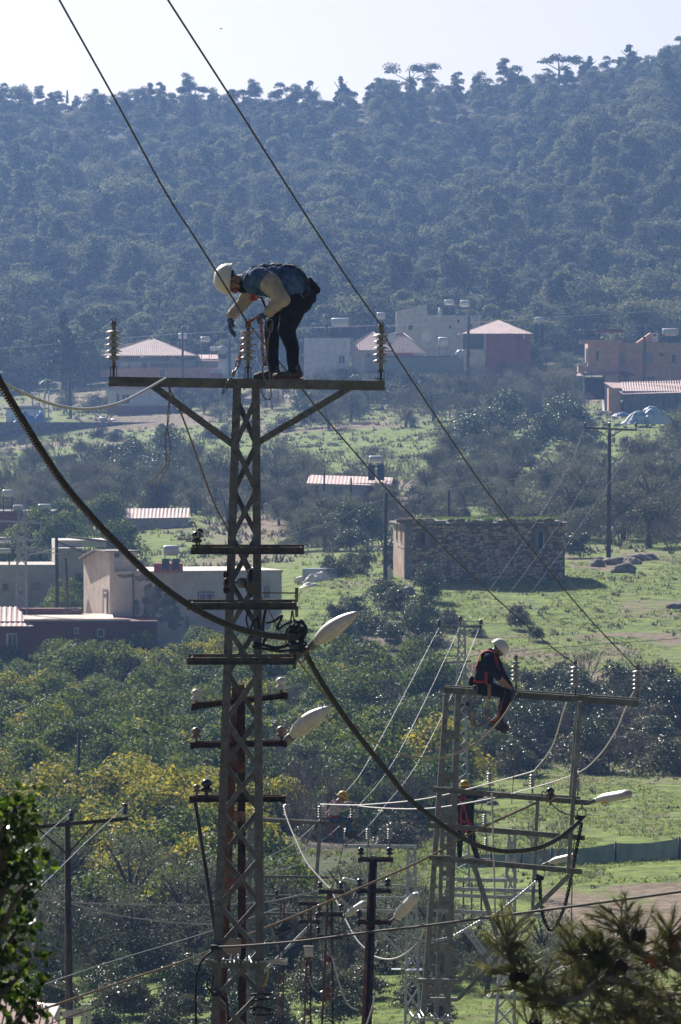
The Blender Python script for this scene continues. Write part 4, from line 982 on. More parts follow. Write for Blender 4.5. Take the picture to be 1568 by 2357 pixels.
wire('wire_strand', 'second loose strand dangling below the left half of the cross arm', 'wire', path([(392, 893), (385, 975), (393, 1030), (386, 1075), (372, 1100), (362, 1140)], 62.2), .005, 'rope')
wire('rope', 'long tan pulling rope rising from the lower left to the second tower', 'rope',
    path([(60, 2336), (84, 2328), (299, 2254), (440, 2206), (575, 2150), (690, 2104), (863, 2029), (978, 1977), (1090, 1915), (1236, 1847)], 95, 87.2), .018, 'rope')
wire('cable', 'thin dark cable crossing in front from the near tower to the right edge', 'cable', path([(497, 2180), (575, 2176), (700, 2165), (863, 2144), (978, 2131), (1150, 2108), (1350, 2082), (1568, 2052), (1640, 2042)], 61.7, 50), .0125, 'rubber')
wire('conductor', 'bright wire dropping from the left insulator of the far beam in a long curve', 'wire',
    path([(653, 1854), (661, 1884), (681, 1933), (707, 1986), (741, 2026), (760, 2046), (774, 2072), (800, 2125), (823, 2165), (850, 2191), (866, 2203), (899, 2208), (932, 2196), (965, 2165), (975, 2140)], 136.5, 128), .018, 'ropew')
wire('conductor', 'upper bright wire held by the man in the grey shirt', 'wire', path([(738, 1851), (813, 1853), (870, 1850), (939, 1844), (1008, 1833), (1094, 1812), (1222, 1777), (1234, 1769), (1271, 1719), (1300, 1629), (1317, 1590)], 136.8, 90), .012, 'ropew')
wire('conductor', 'lower bright wire held by the man in the grey shirt', 'wire', path([(813, 1853), (863, 1859), (939, 1862), (1005, 1859), (1094, 1845), (1193, 1823), (1321, 1783), (1375, 1744), (1416, 1686), (1441, 1629), (1460, 1590)], 136.8, 90), .012, 'ropew')
wire('cord', 'white cord hanging straight down right of the man in the printed jacket', 'cord', path([(1132, 1826), (1133, 1850), (1137, 1980), (1139, 2070), (1141, 2108), (1146, 2114)], 87, 87), .014, 'ropew')
wire('rope', 'thin rope hanging straight down below the seated man in the white helmet', 'rope', path([(1190, 1650), (1184, 1760), (1178, 1850)], 88.5), .006, 'rope')
wire('rope', 'tan rope hanging down at the right of the second tower', 'rope', path([(1322, 1930), (1318, 2000), (1316, 2080), (1312, 2200), (1304, 2300)], 87.0), .009, 'rope')
wire('rope', 'tan hand line coiled on the arm of the second tower', 'rope', path([(1262, 1830), (1250, 1822), (1248, 1836), (1262, 1846), (1277, 1835), (1270, 1822), (1262, 1838), (1290, 1868), (1330, 1880)], 87.2), .010, 'rope')
wire('rope', 'thin rope slanting down from the foot of the man in the grey shirt', 'rope', path([(794, 1928), (785, 1970), (768, 2030), (762, 2050)], 136.5), .010, 'rope')
GW = 'thin conductors strung across the slopes'
def gw(pts, Y0, Y1, r, lab, m='wire'): wire('conductor', lab, 'wire', path(pts, Y0, Y1), r, m, 5, GW)
gw([(1345, 986), (1300, 1093), (1122, 1365), (1011, 1440)], 470, 230, .009, 'leftmost of the three wires from the thin pole to the slim pylon', 'wire')
gw([(1404, 986), (1361, 1093), (1162, 1379), (1060, 1434)], 470, 230, .009, 'middle one of the three wires from the thin pole to the slim pylon', 'wire')
gw([(1464, 988), (1414, 1093), (1209, 1381), (1106, 1441)], 470, 230, .009, 'rightmost of the three wires from the thin pole to the slim pylon', 'wire')
gw([(1011, 1444), (930, 1600), (846, 1755), (800, 1818), (690, 1930), (610, 1975)], 230, 140, .007, 'leftmost of the three wires running down from the slim pylon', 'alu')
gw([(1058, 1444), (985, 1600), (905, 1755), (833, 1847), (740, 1935), (610, 1990)], 230, 140, .007, 'middle one of the three wires running down from the slim pylon', 'alu')
gw([(1103, 1446), (1040, 1600), (962, 1755), (890, 1850), (820, 1927), (700, 1985), (610, 2010)], 230, 140, .007, 'rightmost of the three wires running down from the slim pylon', 'alu')
gw([(163, 1869), (100, 1925), (57, 1963), (0, 2010)], 118, 90, .007, 'pale wire running down left from the middle insulator of the wooden pole', 'alu')
gw([(286, 1858), (200, 1937), (112, 2023), (40, 2090)], 118, 90, .007, 'pale wire running down left from the right insulator of the wooden pole', 'alu')
cable('bundled_cable', 'bright twisted cable crossing level behind the wooden pole', 'cable', path([(-20, 2058), (50, 2065), (154, 2076), (300, 2082), (493, 2082), (620, 2075), (735, 2050)], 126, 132), .022, 'alu', .3)
cable('bundled_cable', 'second twisted cable sloping down behind the wooden pole', 'cable', path([(90, 2050), (114, 2060), (150, 2076), (264, 2105), (374, 2121), (484, 2127), (560, 2118)], 126, 132), .018, 'alu', .3)
gw([(60, 2278), (88, 2270), (250, 2215), (489, 2142), (640, 2090)], 100, 130, .009, 'uppermost thin wire rising from the lower left', 'alu')
gw([(70, 2330), (176, 2303), (330, 2262), (484, 2215), (650, 2150), (820, 2075)], 100, 116, .008, 'thin wire just under the tan rope', 'wire')
gw([(100, 2362), (250, 2310), (487, 2237), (620, 2200), (830, 2130)], 100, 106, .009, 'lowest thin wire rising from the lower left corner', 'wire')
gw([(-10, 803), (200, 786), (420, 768), (780, 752), (1100, 742), (1300, 728), (1580, 712)], 900, 900, .05, 'faint far wire strung above the village', 'alu')
gw([(0, 872), (200, 856), (300, 845)], 860, 860, .05, 'faint far wire at the left of the village', 'wire')
gw([(640, 1240), (780, 1195), (887, 1150), (1300, 1085)], 430, 500, .02, 'faint wire across the scrub behind the near tower', 'alu')
gw([(610, 1560), (800, 1545), (1180, 1500), (1560, 1470)], 330, 350, .018, 'faint wire across the middle slope', 'alu')
gw([(100, 1560), (420, 1590), (620, 1585), (1000, 1560), (1560, 1540)], 330, 330, .016, 'faint wire across the orchard and middle slope', 'alu')
gw([(840, 1690), (870, 1770), (1000, 1800), (1180, 1790)], 300, 300, .012, 'faint slack wire near the second tower', 'wire')
gw([(0, 1225), (60, 1262), (140, 1275)], 400, 400, .03, 'upper wire at the pylon by the left edge', 'alu'); gw([(0, 1240), (60, 1275), (130, 1262)], 400, 400, .03, 'lower wire at the pylon by the left edge', 'alu')
gw([(0, 1610), (30, 1632), (60, 1622)], 250, 250, .02, 'pale wire end at the left edge above the orchard', 'alu'); gw([(0, 1590), (40, 1625), (62, 1680)], 250, 250, .015, 'second pale wire end at the left edge above the orchard', 'alu')
gw([(400, 2082), (470, 2080)], 110, 110, .004, 'short thin wire end in the orchard', 'wire')
gw([(863, 1740), (905, 1700)], 300, 300, .004, 'short faint wire by the second tower', 'wire')
gw([(1300, 2160), (1180, 2140), (1060, 2120)], 140, 140, .012, 'pale wire behind the brace of the second tower', 'alu')
wire('cable', 'white slack cable hanging at the slim rusty ladder pole', 'cable', path([(764, 2200), (780, 2260), (800, 2310), (826, 2326)], 117.8), .018, 'ropew')
wire('cable', 'pale slack cable between the two slim rusty poles', 'cable', path([(713, 2255), (722, 2275), (735, 2284), (745, 2280)], 120), .014, 'alu')
wire('cord', 'pale cord running down at the foot of the thick rusty pole', 'cord', path([(865, 2286), (855, 2325), (842, 2365)], 104.5), .014, 'ropew')
for i, x in enumerate((742, 750, 758, 779)): wire('cord', 'thin hanging cord at the slim rusty ladder pole', 'cord', path([(x, 2100), (x + 1, 2200), (x + 3 - i, 2300)], 118.5), .007, 'rope', 5, 'thin cords hanging at the slim rusty pole')
# the tangle of joints at the near tower
t = thing('cable_joint', 'tangle of black cable loops and clamps beside the near tower', 'cable joint', P(683, 1500, 61.9))
def z5(x, y): return (402.8 + .3174 * x, 1150.7 + .3174 * y)
def loop(pts, r=.014, m='rubber', Y=61.75): MB().tube(path([z5(*p) for p in pts], Y), r, 7).build('cable_loop', M[m], t)
loop([(660, 790), (645, 860), (638, 960), (655, 1000), (640, 1040)], .016); loop([(660, 890), (720, 880), (780, 835), (740, 935), (800, 900), (850, 880)])
loop([(530, 800), (518, 870), (545, 960), (562, 1000)], .01); loop([(540, 960), (575, 875), (600, 860), (610, 950), (540, 965)])
loop([(575, 1040), (640, 1052), (740, 1072), (850, 1045)], .018, 'abc'); loop([(560, 1062), (640, 1078), (750, 1095), (850, 1085)], .016)
loop([(860, 870), (900, 905), (900, 960), (870, 1000)]); loop([(880, 880), (940, 905), (955, 950), (930, 1010), (910, 1080)]); loop([(870, 900), (820, 930), (800, 980)], .012)
loop([(905, 870), (935, 890), (940, 940)], .010); loop([(880, 1000), (950, 1040), (930, 1060)], .012)
loop([(850, 800), (835, 900), (815, 970)], .010, 'rod'); loop([(852, 800), (870, 900), (905, 980)], .010, 'rod'); loop([(856, 1100), (915, 1180), (945, 1140), (975, 1090)], .008, 'rope')
mb = MB(); rr = random.Random(3)
for k in range(16): mb.ball(P(*z5(865 + rr.uniform(-45, 60), 1010 + rr.uniform(-90, 90)), 61.75 + rr.uniform(-.08, .08)), rr.uniform(.025, .05), 8)
for k in range(5): x, y = rr.uniform(820, 930), rr.uniform(940, 1080); mb.box(P(*z5(x, y), 61.7), (.06, .05, .09), Matrix.Rotation(rr.uniform(-1, 1), 3, 'Y'))
mb.build('clamp', M['rubber'], t)
MB().tube([P(683, 1353, 61.7), P(683, 1386, 61.7)], .018, 8).tube([P(603, 1365, 61.7), P(683, 1365, 61.7)], .008, 6).tube([P(683, 1395, 61.75), P(683, 1420, 61.75)], .018, 8).build('hook', M['rod'], t)
MB().lathe([(.03, 0), (.06, .02), (.06, .05), (.035, .07), (.06, .09), (.05, .13), (.02, .15)], P(678, 1508, 61.7), n=14).tube([P(678, 1540, 61.7), P(678, 1506, 61.7)], .018, 8).build('spool', M['black'], t)
# joint where the cable meets the second tower
for lab, x, y, Y in (('black cable clamp hanging from a ring at the right end of the second tower', 1336, 1886, 87.3), ('black cable clamp under the lower arm of the second tower', 1241, 2022, 88)):
    t2 = thing('cable_clamp', lab, 'cable clamp', P(x, y, Y)); mb = MB(); rr = random.Random(x)
    for k in range(10): mb.ball(P(x + rr.uniform(-8, 8), y + rr.uniform(-6, 8), Y + rr.uniform(-.04, .04)), rr.uniform(.02, .04), 8)
    mb.build('clamp', M['rubber'], t2)
    MB().tube([P(x + 3, y - 13, Y) + Vector((math.cos(a) * .07, 0, math.sin(a) * .085)) for a in [k * .5236 for k in range(13)]], .010, 6).build('ring', M['rod'], t2)
    MB().tube([P(x + 3, y - 26, Y), P(x + 4, y - 42, Y)], .014, 7).build('hook', M['rod'], t2)
# ================================================================== people
M['skin'] = mat('skin', (.30, .155, .10), (.36, .20, .13), scale=12, rough=.55)
M['denim'] = mat('denim', (.014, .035, .09), (.10, .18, .32), scale=7, rough=.9, bump=.6, bscale=26)
M['fleece'] = mat('beige sleeve cloth', (.34, .30, .25), (.46, .42, .36), scale=11, rough=.95, bump=.7, bscale=16)
M['blackcloth'] = mat('black cloth', (.006, .006, .008), (.016, .016, .020), scale=9, rough=.9, bump=.5, bscale=14)
M['navy'] = mat('navy cloth', (.008, .010, .020), (.022, .028, .050), scale=8, rough=.9, bump=.6, bscale=13)
M['greyshirt'] = mat('grey shirt', (.34, .33, .34), (.50, .48, .48), scale=9, rough=.9, bump=.6, bscale=14)
M['jeans'] = mat('jeans', (.02, .045, .09), (.07, .12, .20), scale=9, rough=.9, bump=.5, bscale=16)
M['glove'] = mat('blue glove', (.012, .045, .13), (.030, .085, .20), scale=15, rough=.7)
M['boot'] = mat('dusty boot leather', (.022, .018, .015), (.10, .08, .065), scale=14, rough=.8, bump=.5)
M['bootsole'] = mat('boot sole', (.03, .022, .018), (.07, .055, .04), scale=12, rough=.9)
M['orangesole'] = mat('orange shoe sole', (.35, .07, .02), rough=.7)
M['helmetw'] = mat('white helmet shell', (.66, .64, .58), (.76, .74, .70), scale=5, rough=.38, spec=.5)
M['helmety'] = mat('yellow helmet shell', (.62, .38, .012), (.70, .46, .02), scale=5, rough=.35, spec=.5)
M['redstrap'] = mat('red webbing', (.32, .012, .02), (.45, .03, .035), scale=30, rough=.8)
M['blackstrap'] = mat('black webbing', (.012, .012, .014), (.03, .03, .03), scale=30, rough=.8)
M['hivis'] = mat('reflective yellow green band', (.35, .55, .04), rough=.6)
M['silver'] = mat('reflective silver band', (.42, .44, .42), rough=.4)
for _k in ('blackcloth', 'navy', 'denim', 'fleece', 'jeans', 'greyshirt'): M[_k].node_tree.nodes['Principled BSDF'].inputs['Specular IOR Level'].default_value = .12
M['hair'] = mat('dark hair', (.010, .008, .007), (.03, .025, .02), scale=30, rough=.7)
M['eye'] = mat('dark eye', (.02, .015, .012), rough=.2)
M['lips'] = mat('lips', (.28, .10, .08), rough=.5)

def solid(name, parts, voxel, mt, parent, disp=0.0, dscale=14, smooth_it=4):
    """one continuous skin grown over capsules and ellipsoids"""
    bm = bmesh.new()
    for q in parts:
        if q[0] == 'c':
            _, p0, r0, p1, r1 = q; p0 = Vector(p0); p1 = Vector(p1); L = (p1 - p0).length; ax = (p1 - p0) / max(L, 1e-6)
            sn = max(-.95, min(.95, (r0 - r1) / max(L, 1e-6))); t0 = math.asin(sn)
            prof = [(math.sin(u) * r0, -math.cos(u) * r0) for u in np.linspace(0.02, math.pi / 2 + t0, 7)]
            prof += [(math.cos(u) * r1, L + math.sin(u) * r1) for u in np.linspace(t0, math.pi / 2 - .02, 7)]
            mb = MB().lathe(prof, p0, ax, 14); bv_ = [bm.verts.new(v) for v in mb.v]
            for f in mb.f: bm.faces.new([bv_[i] for i in f])
        else:
            _, c, rad, mx = q
            bmesh.ops.create_icosphere(bm, subdivisions=3, radius=1, matrix=Matrix.Translation(c) @ mx.to_4x4() @ Matrix.Diagonal((*rad, 1)))
    org = worldpos(parent)
    bmesh.ops.translate(bm, verts=bm.verts, vec=-org)
    me = bpy.data.meshes.new('tmp'); bm.to_mesh(me); bm.free()
    o = bpy.data.objects.new('tmp', me); COL.objects.link(o)
    r = o.modifiers.new('r', 'REMESH'); r.mode = 'VOXEL'; r.voxel_size = voxel
    s = o.modifiers.new('s', 'SMOOTH'); s.iterations = smooth_it; s.factor = .6
    dg = bpy.context.evaluated_depsgraph_get(); m2 = bpy.data.meshes.new_from_object(o.evaluated_get(dg))
    bpy.data.objects.remove(o); bpy.data.meshes.remove(me); m2.name = name
    if disp:
        n_ = len(m2.vertices); co = np.empty(n_ * 3); m2.vertices.foreach_get('co', co); co = co.reshape(-1, 3)
        no = np.empty(n_ * 3); m2.vertices.foreach_get('normal', no); no = no.reshape(-1, 3)
        k = np.array([noise.noise(Vector(c) * dscale) + .5 * noise.noise(Vector((c[0] * 2.6, c[1] * 2.6, c[2])) * dscale) for c in co])
        m2.vertices.foreach_set('co', (co + no * (k * disp)[:, None]).ravel())
    m2.materials.clear(); m2.materials.append(mt); m2.polygons.foreach_set('use_smooth', [True] * len(m2.polygons)); m2.update()
    return link(name, m2, parent)
def hand(w_, d, nrm, thumb, curl=.5, s=1.0, g=0.0):
    """palm and five fingers: w_ wrist, d direction of the fingers, nrm palm normal (fingers curl towards it), thumb side"""
    d = Vector(d).normalized(); nrm = Vector(nrm); nrm = (nrm - d * nrm.dot(d)).normalized(); t = d.cross(nrm)
    if t.dot(Vector(thumb)) < 0: t = -t
    out = [('c', w_, (.026 + g) * s, w_ + d * .03 * s, (.028 + g) * s)]
    for i, (o_, L, k) in enumerate(((.030, .088, 1.0), (.010, .096, 1.05), (-.010, .090, 1.1), (-.028, .072, 1.2))):
        k0 = w_ + d * (.085 - abs(o_ - .01) * .25) * s + t * o_ * s
        out.append(('c', w_ + d * .02 * s + t * o_ * .6 * s, (.016 + g) * s, k0, (.0125 + g) * s))
        a = curl * .5 * k; p = k0
        for seg, fr in enumerate((.42, .32, .26)):
            dd = d * math.cos(a) + nrm * math.sin(a); q = p + dd * L * fr * s
            out.append(('c', p, (.0100 - .0008 * seg + g) * s, q, (.0092 - .0008 * seg + g) * s)); p = q; a += curl * k
    p = w_ + d * .025 * s + t * .024 * s + nrm * .006 * s
    dd = (t * .75 + d * .65 + nrm * .35).normalized(); q = p + dd * .042 * s; r_ = q + (d * .8 + t * .15 + nrm * (.25 + curl * .5)).normalized() * .036 * s
    out += [('c', p, (.015 + g) * s, q, (.0118 + g) * s), ('c', q, (.0115 + g) * s, r_, (.0098 + g) * s)]
    return out
def axes(F, U):
    U = Vector(U).normalized(); F = Vector(F); F = (F - U * F.dot(U)).normalized(); Rr = F.cross(U)
    return Matrix((Rr, F, U)).transposed()
def head_parts(c, A, s=1.0):
    e = lambda x, y, z: c + A @ Vector((x, y, z)) * s
    E = lambda x, y, z, a, b, d: ('e', e(x, y, z), (a * s, b * s, d * s), A)
    return [E(0, -.008, .03, .074, .092, .085), E(0, .018, -.045, .056, .068, .062), E(0, .055, -.085, .030, .028, .022),
        ('c', e(0, .085, .005), .010 * s, e(0, .108, -.032), .014 * s), E(0, .080, .022, .052, .018, .012), E(0, .085, -.062, .024, .015, .012),
        E(-.076, -.005, -.015, .009, .019, .029), E(.076, -.005, -.015, .009, .019, .029), E(.04, .062, -.03, .022, .022, .02), E(-.04, .062, -.03, .022, .022, .02)]
def face_bits(parent, c, A, s=1.0):
    for sx in (-1, 1): MB().ball(c + A @ Vector((sx * .031, .083, .004)) * s, .0115 * s, 10).build('eye', M['eye'], parent)
    MB().tube([c + A @ Vector((x, .096 - abs(x) * .35, -.064)) * s for x in (-.022, 0, .022)], .005 * s, 6).build('mouth', M['lips'], parent)
    vs = []; mb = MB(); mb.smooth = True; n, m_ = 20, 8
    for i in range(m_ + 1):
        th = i / m_ * 2.15
        for k in range(n):
            ph = 6.28318 * k / n; fr = max(0, math.cos(ph)); t = th * (1 - .36 * fr ** 2)
            vs.append(c + A @ Vector((math.sin(ph) * math.sin(t) * .080, math.cos(ph) * math.sin(t) * .098 - .010, math.cos(t) * .092 + .026)) * s)
    mb.add(vs, [(i * n + k, i * n + (k + 1) % n, (i + 1) * n + (k + 1) % n, (i + 1) * n + k) for i in range(m_) for k in range(n)]); mb.build('hair', M['hair'], parent)
def helmet(parent, c, A, m, s=1.0, strap=None, peak=.055, decal=None):
    n, m_ = 36, 12; vs = []; mb = MB(); mb.smooth = True
    def pt(th, ph, ex=0):
        a, b, h = .112 + ex, .136 + ex, .128 + ex
        rib = .004 * max(0, math.cos(ph * 2)) ** 20 if th > .2 else 0
        z = math.cos(th) * (h + rib); r = math.sin(th) ** .9 if th > 0 else 0
        return c + A @ Vector((math.sin(ph) * r * a, math.cos(ph) * r * b - .006, z + .018)) * s
    for i in range(m_ + 1):
        th = i / m_ * math.pi * .52
        vs += [pt(th, 6.28318 * k / n) for k in range(n)]
    for k in range(n):   # rim and peak
        ph = 6.28318 * k / n; f = max(0, math.cos(ph)) ** 2.2; b = max(0, -math.cos(ph)) ** 3
        p = pt(math.pi * .53, ph); out = A @ Vector((math.sin(ph) * .3, math.cos(ph), -.32 * f)).normalized()
        vs.append(p + out * (peak * f + .010 + .002 * b) * s - A @ Vector((0, 0, .006)) * s)
    R_ = m_ + 2
    mb.add(vs, [(i * n + k, i * n + (k + 1) % n, (i + 1) * n + (k + 1) % n, (i + 1) * n + k) for i in range(R_ - 1) for k in range(n)])
    h = mb.build('helmet', m, parent); sm = h.modifiers.new('thick', 'SOLIDIFY'); sm.thickness = .004; sm.offset = -1
    MB().tube([pt(math.pi * .5, 6.28318 * k / 24, .001) for k in range(25)], .0035 * s, 5).build('rim', m, h)
    if strap: 
        mb = MB(); vs = []
        for k in range(37):
            ph = 6.28318 * k / 36; t0 = math.pi * (.40 + .05 * math.cos(ph)); vs += [pt(t0 - .07, ph, .005), pt(t0 + .07, ph, .005)]
        mb.smooth = True; mb.add(vs, [(2 * k, 2 * k + 1, 2 * k + 3, 2 * k + 2) for k in range(36)]); mb.build('helmet_strap', M['blackstrap'], h)
    cs = MB()
    for sx in (-1, 1): cs.tube([c + A @ Vector((sx * .085, .01, -.01)) * s, c + A @ Vector((sx * .066, .035, -.08)) * s, c + A @ Vector((0, .055, -.118)) * s], .005 * s, 5)
    cs.build('chin_strap', M['blackstrap'], h)
    if decal:
        mb = MB(); vs = []; nn = 8
        for k in range(nn + 1):
            ph = -decal[0] + decal[1] * (k / nn - .5); vs += [pt(math.pi * .42, ph, .0045), pt(math.pi * (.47 + .008 * math.sin(k * 2.1)), ph, .0045)]
        mb.add(vs, [(2 * k, 2 * k + 1, 2 * k + 3, 2 * k + 2) for k in range(nn)]); mb.build('emblem', decal[2], h)
    return h
def bvh_of(objs):
    vs, fs = [], []
    for o in objs:
        b = len(vs); org = worldpos(o); vs += [v.co + org for v in o.data.vertices]; fs += [tuple(i + b for i in p.vertices) for p in o.data.polygons]
    return BVHTree.FromPolygons(vs, fs)
def strap(parent, pts, bv, width, m, name='harness_strap', off=.008, k=8, th=.003):
    q = resample(smooth(pts, k), .014); prj = []
    for p in q:
        loc, nrm, _, _ = bv.find_nearest(p); prj.append((loc + nrm * off, nrm))
    L = [p for p, _ in prj]
    for _ in range(2): L = [L[0]] + [(L[i - 1] + L[i] * 2 + L[i + 1]) / 4 for i in range(1, len(L) - 1)] + [L[-1]]
    vs = []; mb = MB(); mb.smooth = True
    for i, p in enumerate(L):
        t = (L[min(i + 1, len(L) - 1)] - L[max(0, i - 1)]).normalized(); n_ = prj[i][1]; s = t.cross(n_)
        if s.length < 1e-4: s = Vector((1, 0, 0))
        s.normalize(); vs += [p - s * width / 2 + n_ * th, p + s * width / 2 + n_ * th, p + s * width / 2, p - s * width / 2]
    fs = [(4 * i + a, 4 * i + (a + 1) % 4, 4 * i + 4 + (a + 1) % 4, 4 * i + 4 + a) for i in range(len(L) - 1) for a in range(4)]
    mb.add(vs, fs); return mb.build(name, m, parent)
def shoe(parent, heel, toe, up, m, sole, s=1.0, ankle=None):
    heel, toe = Vector(heel), Vector(toe); d = (toe - heel); L = d.length; d.normalize(); up = Vector(up); up = (up - d * up.dot(d)).normalized(); side = d.cross(up)
    q = lambda a, b, c_: heel + d * L * a + up * b * s + side * c_ * s
    parts = [('c', q(.12, .05, 0), .042 * s, q(.45, .045, .004), .042 * s), ('c', q(.45, .04, 0), .042 * s, q(.84, .028, .004), .036 * s), ('c', q(.78, .026, .015), .034 * s, q(.8, .026, -.015), .034 * s), ('c', q(.16, .05, 0), .042 * s, q(.22, .115, 0), .048 * s)]
    b = solid('shoe', parts, .012, m, parent, .004, 20, 3)
    mb = MB(); out = []
    for i in range(24):
        a = 6.28318 * i / 24; out.append((math.cos(a) * .5 * L + .48 * L, math.sin(a) * (.043 + .007 * math.cos(a)) * s))
    mb.prism(out, heel - up * .016 * s, heel + up * .010 * s, d, side); mb.build('sole', sole, b)
    lc = MB()
    for i in range(4): lc.tube([q(.36 + .09 * i, .098 - .016 * i, -.03), q(.38 + .09 * i, .104 - .016 * i, 0), q(.36 + .09 * i, .098 - .016 * i, .03)], .004, 4)
    lc.build('lace', M['blackstrap'], b)
    return b

# ---------------- the bending man on the near tower
def A1(x, y, dy=0): return P(471.8 + .1835 * x, 586.9 + .1835 * y, 62 + dy)
T = thing('person', 'man in white helmet and denim vest bending over on the near tower top', 'person', A1(1020, 1580))
U, F = (-1, 0, .10), (-.12, -.05, -1); AX = axes(F, U); HC = A1(322, 312, -.02); hs = 1.14
hipc = A1(1175, 545)
legsN = [('c', A1(1150, 560, -.10), .150, A1(1025, 930, -.13), .098), ('c', A1(1025, 930, -.13), .098, A1(1095, 1160, -.12), .078), ('c', A1(1095, 1160, -.12), .078, A1(1112, 1440, -.12), .060)]
legsF = [('c', A1(1090, 590, .10), .145, A1(842, 900, .14), .088), ('c', A1(842, 900, .14), .088, A1(842, 1140, .13), .076), ('c', A1(842, 1140, .13), .076, A1(866, 1440, .12), .057)]
torso = [('c', A1(640, 330, -.09), .15, A1(850, 325, -.07), .185), ('c', A1(640, 330, .09), .15, A1(850, 325, .07), .185), ('c', A1(850, 330, -.05), .19, A1(1060, 350, -.03), .195), ('c', A1(850, 330, .05), .19, A1(1060, 350, .03), .195), ('c', A1(1060, 360), .19, A1(1160, 460), .17)]
armN = [('c', A1(800, 335, -.22), .118, A1(975, 560, -.27), .085), ('c', A1(975, 560, -.26), .082, A1(800, 715, -.20), .060)]
armF = [('c', A1(610, 400, .17), .095, A1(480, 600, .20), .078), ('c', A1(480, 600, .20), .075, A1(335, 765, .14), .060)]
shr = lambda L_, f: [(q[0], q[1], q[2] * f, q[3], q[4] * f) for q in L_]
hN = lambda g: hand(A1(800, 725, -.19), A1(700, 760, -.16) - A1(800, 715, -.19), (-.1, .4, -1), (0, 1, .3), .9, 1.25, g)
hF = lambda g: hand(A1(322, 775, .14), (-.05, -.05, -1), (1, -.1, -.2), (0, -1, 0), .42, 1.3, g)
body = solid('body', head_parts(HC, AX, hs) + [('c', A1(420, 320, 0), .065, A1(620, 320, 0), .09)] + shr(torso, .82) + shr(armN, .78) + shr(armF, .78) + shr(legsN, .8) + shr(legsF, .8) + hN(-.002) + hF(-.002), .011, M['skin'], T)
face_bits(T, HC, AX, hs)
slv = solid('shirt', shr(torso, .88) + armN + armF + [('c', A1(520, 320, 0), .088, A1(640, 320, 0), .12)], .014, M['fleece'], T, .010, 15)
vest = solid('denim_vest', torso + [('c', A1(690, 290, -.17), .13, A1(740, 300, -.19), .12), ('c', A1(690, 300, .16), .105, A1(760, 340, .165), .10), ('c', A1(1100, 420, -.08), .165, A1(1180, 545, -.09), .125), ('c', A1(1100, 420, .08), .165, A1(1180, 545, .09), .125), ('c', A1(560, 300, -.05), .10, A1(640, 320, -.06), .13), ('c', A1(560, 300, .05), .10, A1(640, 320, .06), .13)], .014, M['denim'], T, .012, 13)
tr = solid('trousers', [('c', A1(1150, 500, -.05), .165, A1(1180, 560, -.06), .160), ('c', A1(1150, 500, .05), .165, A1(1180, 560, .06), .160)] + legsN + legsF, .014, M['blackcloth'], T, .008, 12)
solid('glove', hN(.003), .007, M['glove'], T, smooth_it=2); solid('glove', hF(.003), .007, M['glove'], T, smooth_it=2)
shoe(T, A1(1225, 1560, -.12), A1(830, 1560, -.12), (0, 0, 1), M['boot'], M['orangesole'], 1.15)
shoe(T, A1(950, 1560, .12), A1(595, 1560, .10), (0, 0, 1), M['boot'], M['bootsole'], 1.15)
helmet(T, HC, AX, M['helmetw'], hs * 1.10)
solid('neck_warmer', [('c', A1(470, 345, 0), .075, A1(560, 330, 0), .098), ('c', A1(455, 420, 0), .05, A1(500, 400, 0), .07)], .012, M['blackcloth'], T, .006, 20)
solid('face_mask', [('e', HC + AX @ Vector((0, .088, -.055)) * hs, (.055, .045, .040), AX)], .010, mat('orange face mask', (.38, .10, .04), (.26, .05, .025), scale=14, rough=.8), T, .004, 25)
bv = bvh_of([vest, slv, tr])
for dy in (-1, 1):
    strap(T, [A1(600, 420, .10 * dy), A1(560, 250, .13 * dy), A1(640, 130, .12 * dy), A1(900, 100, .07 * dy), A1(1130, 160, .09 * dy), A1(1270, 300, .12 * dy)], bv, .055, M['blackstrap'])
    strap(T, [A1(575, 470, .10 * dy), A1(620, 560, .09 * dy), A1(700, 630, .08 * dy), A1(850, 600, .16 * dy)], bv, .05, M['redstrap'])
strap(T, [A1(1290, 330, -.16), A1(1290, 450, -.17), A1(1180, 620, -.20), A1(1050, 600, -.2)], bv, .06, M['blackstrap'])
strap(T, [A1(1270, 300, -.1), A1(1330, 400, 0), A1(1270, 300, .1)], bv, .06, M['blackstrap'])
strap(T, [A1(1100, 450, -.25), A1(1210, 490, -.25), A1(1250, 560, -.2)], bv, .012, M['denim'], 'pocket_seam', .004)
solid('tool_bag', [('c', A1(1330, 430, -.02), .075, A1(1395, 440, -.02), .052), ('c', A1(1320, 480, .05), .07, A1(1345, 560, .05), .045), ('c', A1(1310, 330, 0), .045, A1(1350, 400, 0), .06)], .012, M['blackcloth'], T, .006, 18)
MB().ball(A1(1210, 475, -.27), .010, 8).build('button', M['rod'], T)
# his lanyards and slings
def rope_thing(name, label, cat, f, pts, r, m, dy=0, twist=True):
    p = smooth([f(*q) if len(q) == 3 else f(q[0], q[1], dy) for q in pts], 6)
    o = (MB().rope(p, r, r * 5, 2, 5) if twist else MB().tube(p, r, 7)).build(name, M[m] if isinstance(m, str) else m); return tag(o, label, cat)
rope_thing('lanyard', 'orange lanyard running from the bending man glove to the middle insulator', 'lanyard', A1, [(700, 750, -.2), (620, 800, -.15), (545, 850, -.08), (520, 900, -.1)], .019, 'ropeo')
rope_thing('lanyard', 'brown sling hanging behind the middle insulator', 'lanyard', A1, [(490, 990, .12), (480, 1080, .13), (455, 1200, .1), (440, 1290, 0), (425, 1340, -.12)], .019, 'ropeo')
rope_thing('lanyard', 'orange lanyard hanging straight down from the glove of the bending man', 'lanyard', A1, [(705, 790, -.24), (705, 900, -.25), (718, 1050, -.25), (725, 1200, -.25), (740, 1330, -.25), (752, 1400, -.26)], .019, 'ropeo')
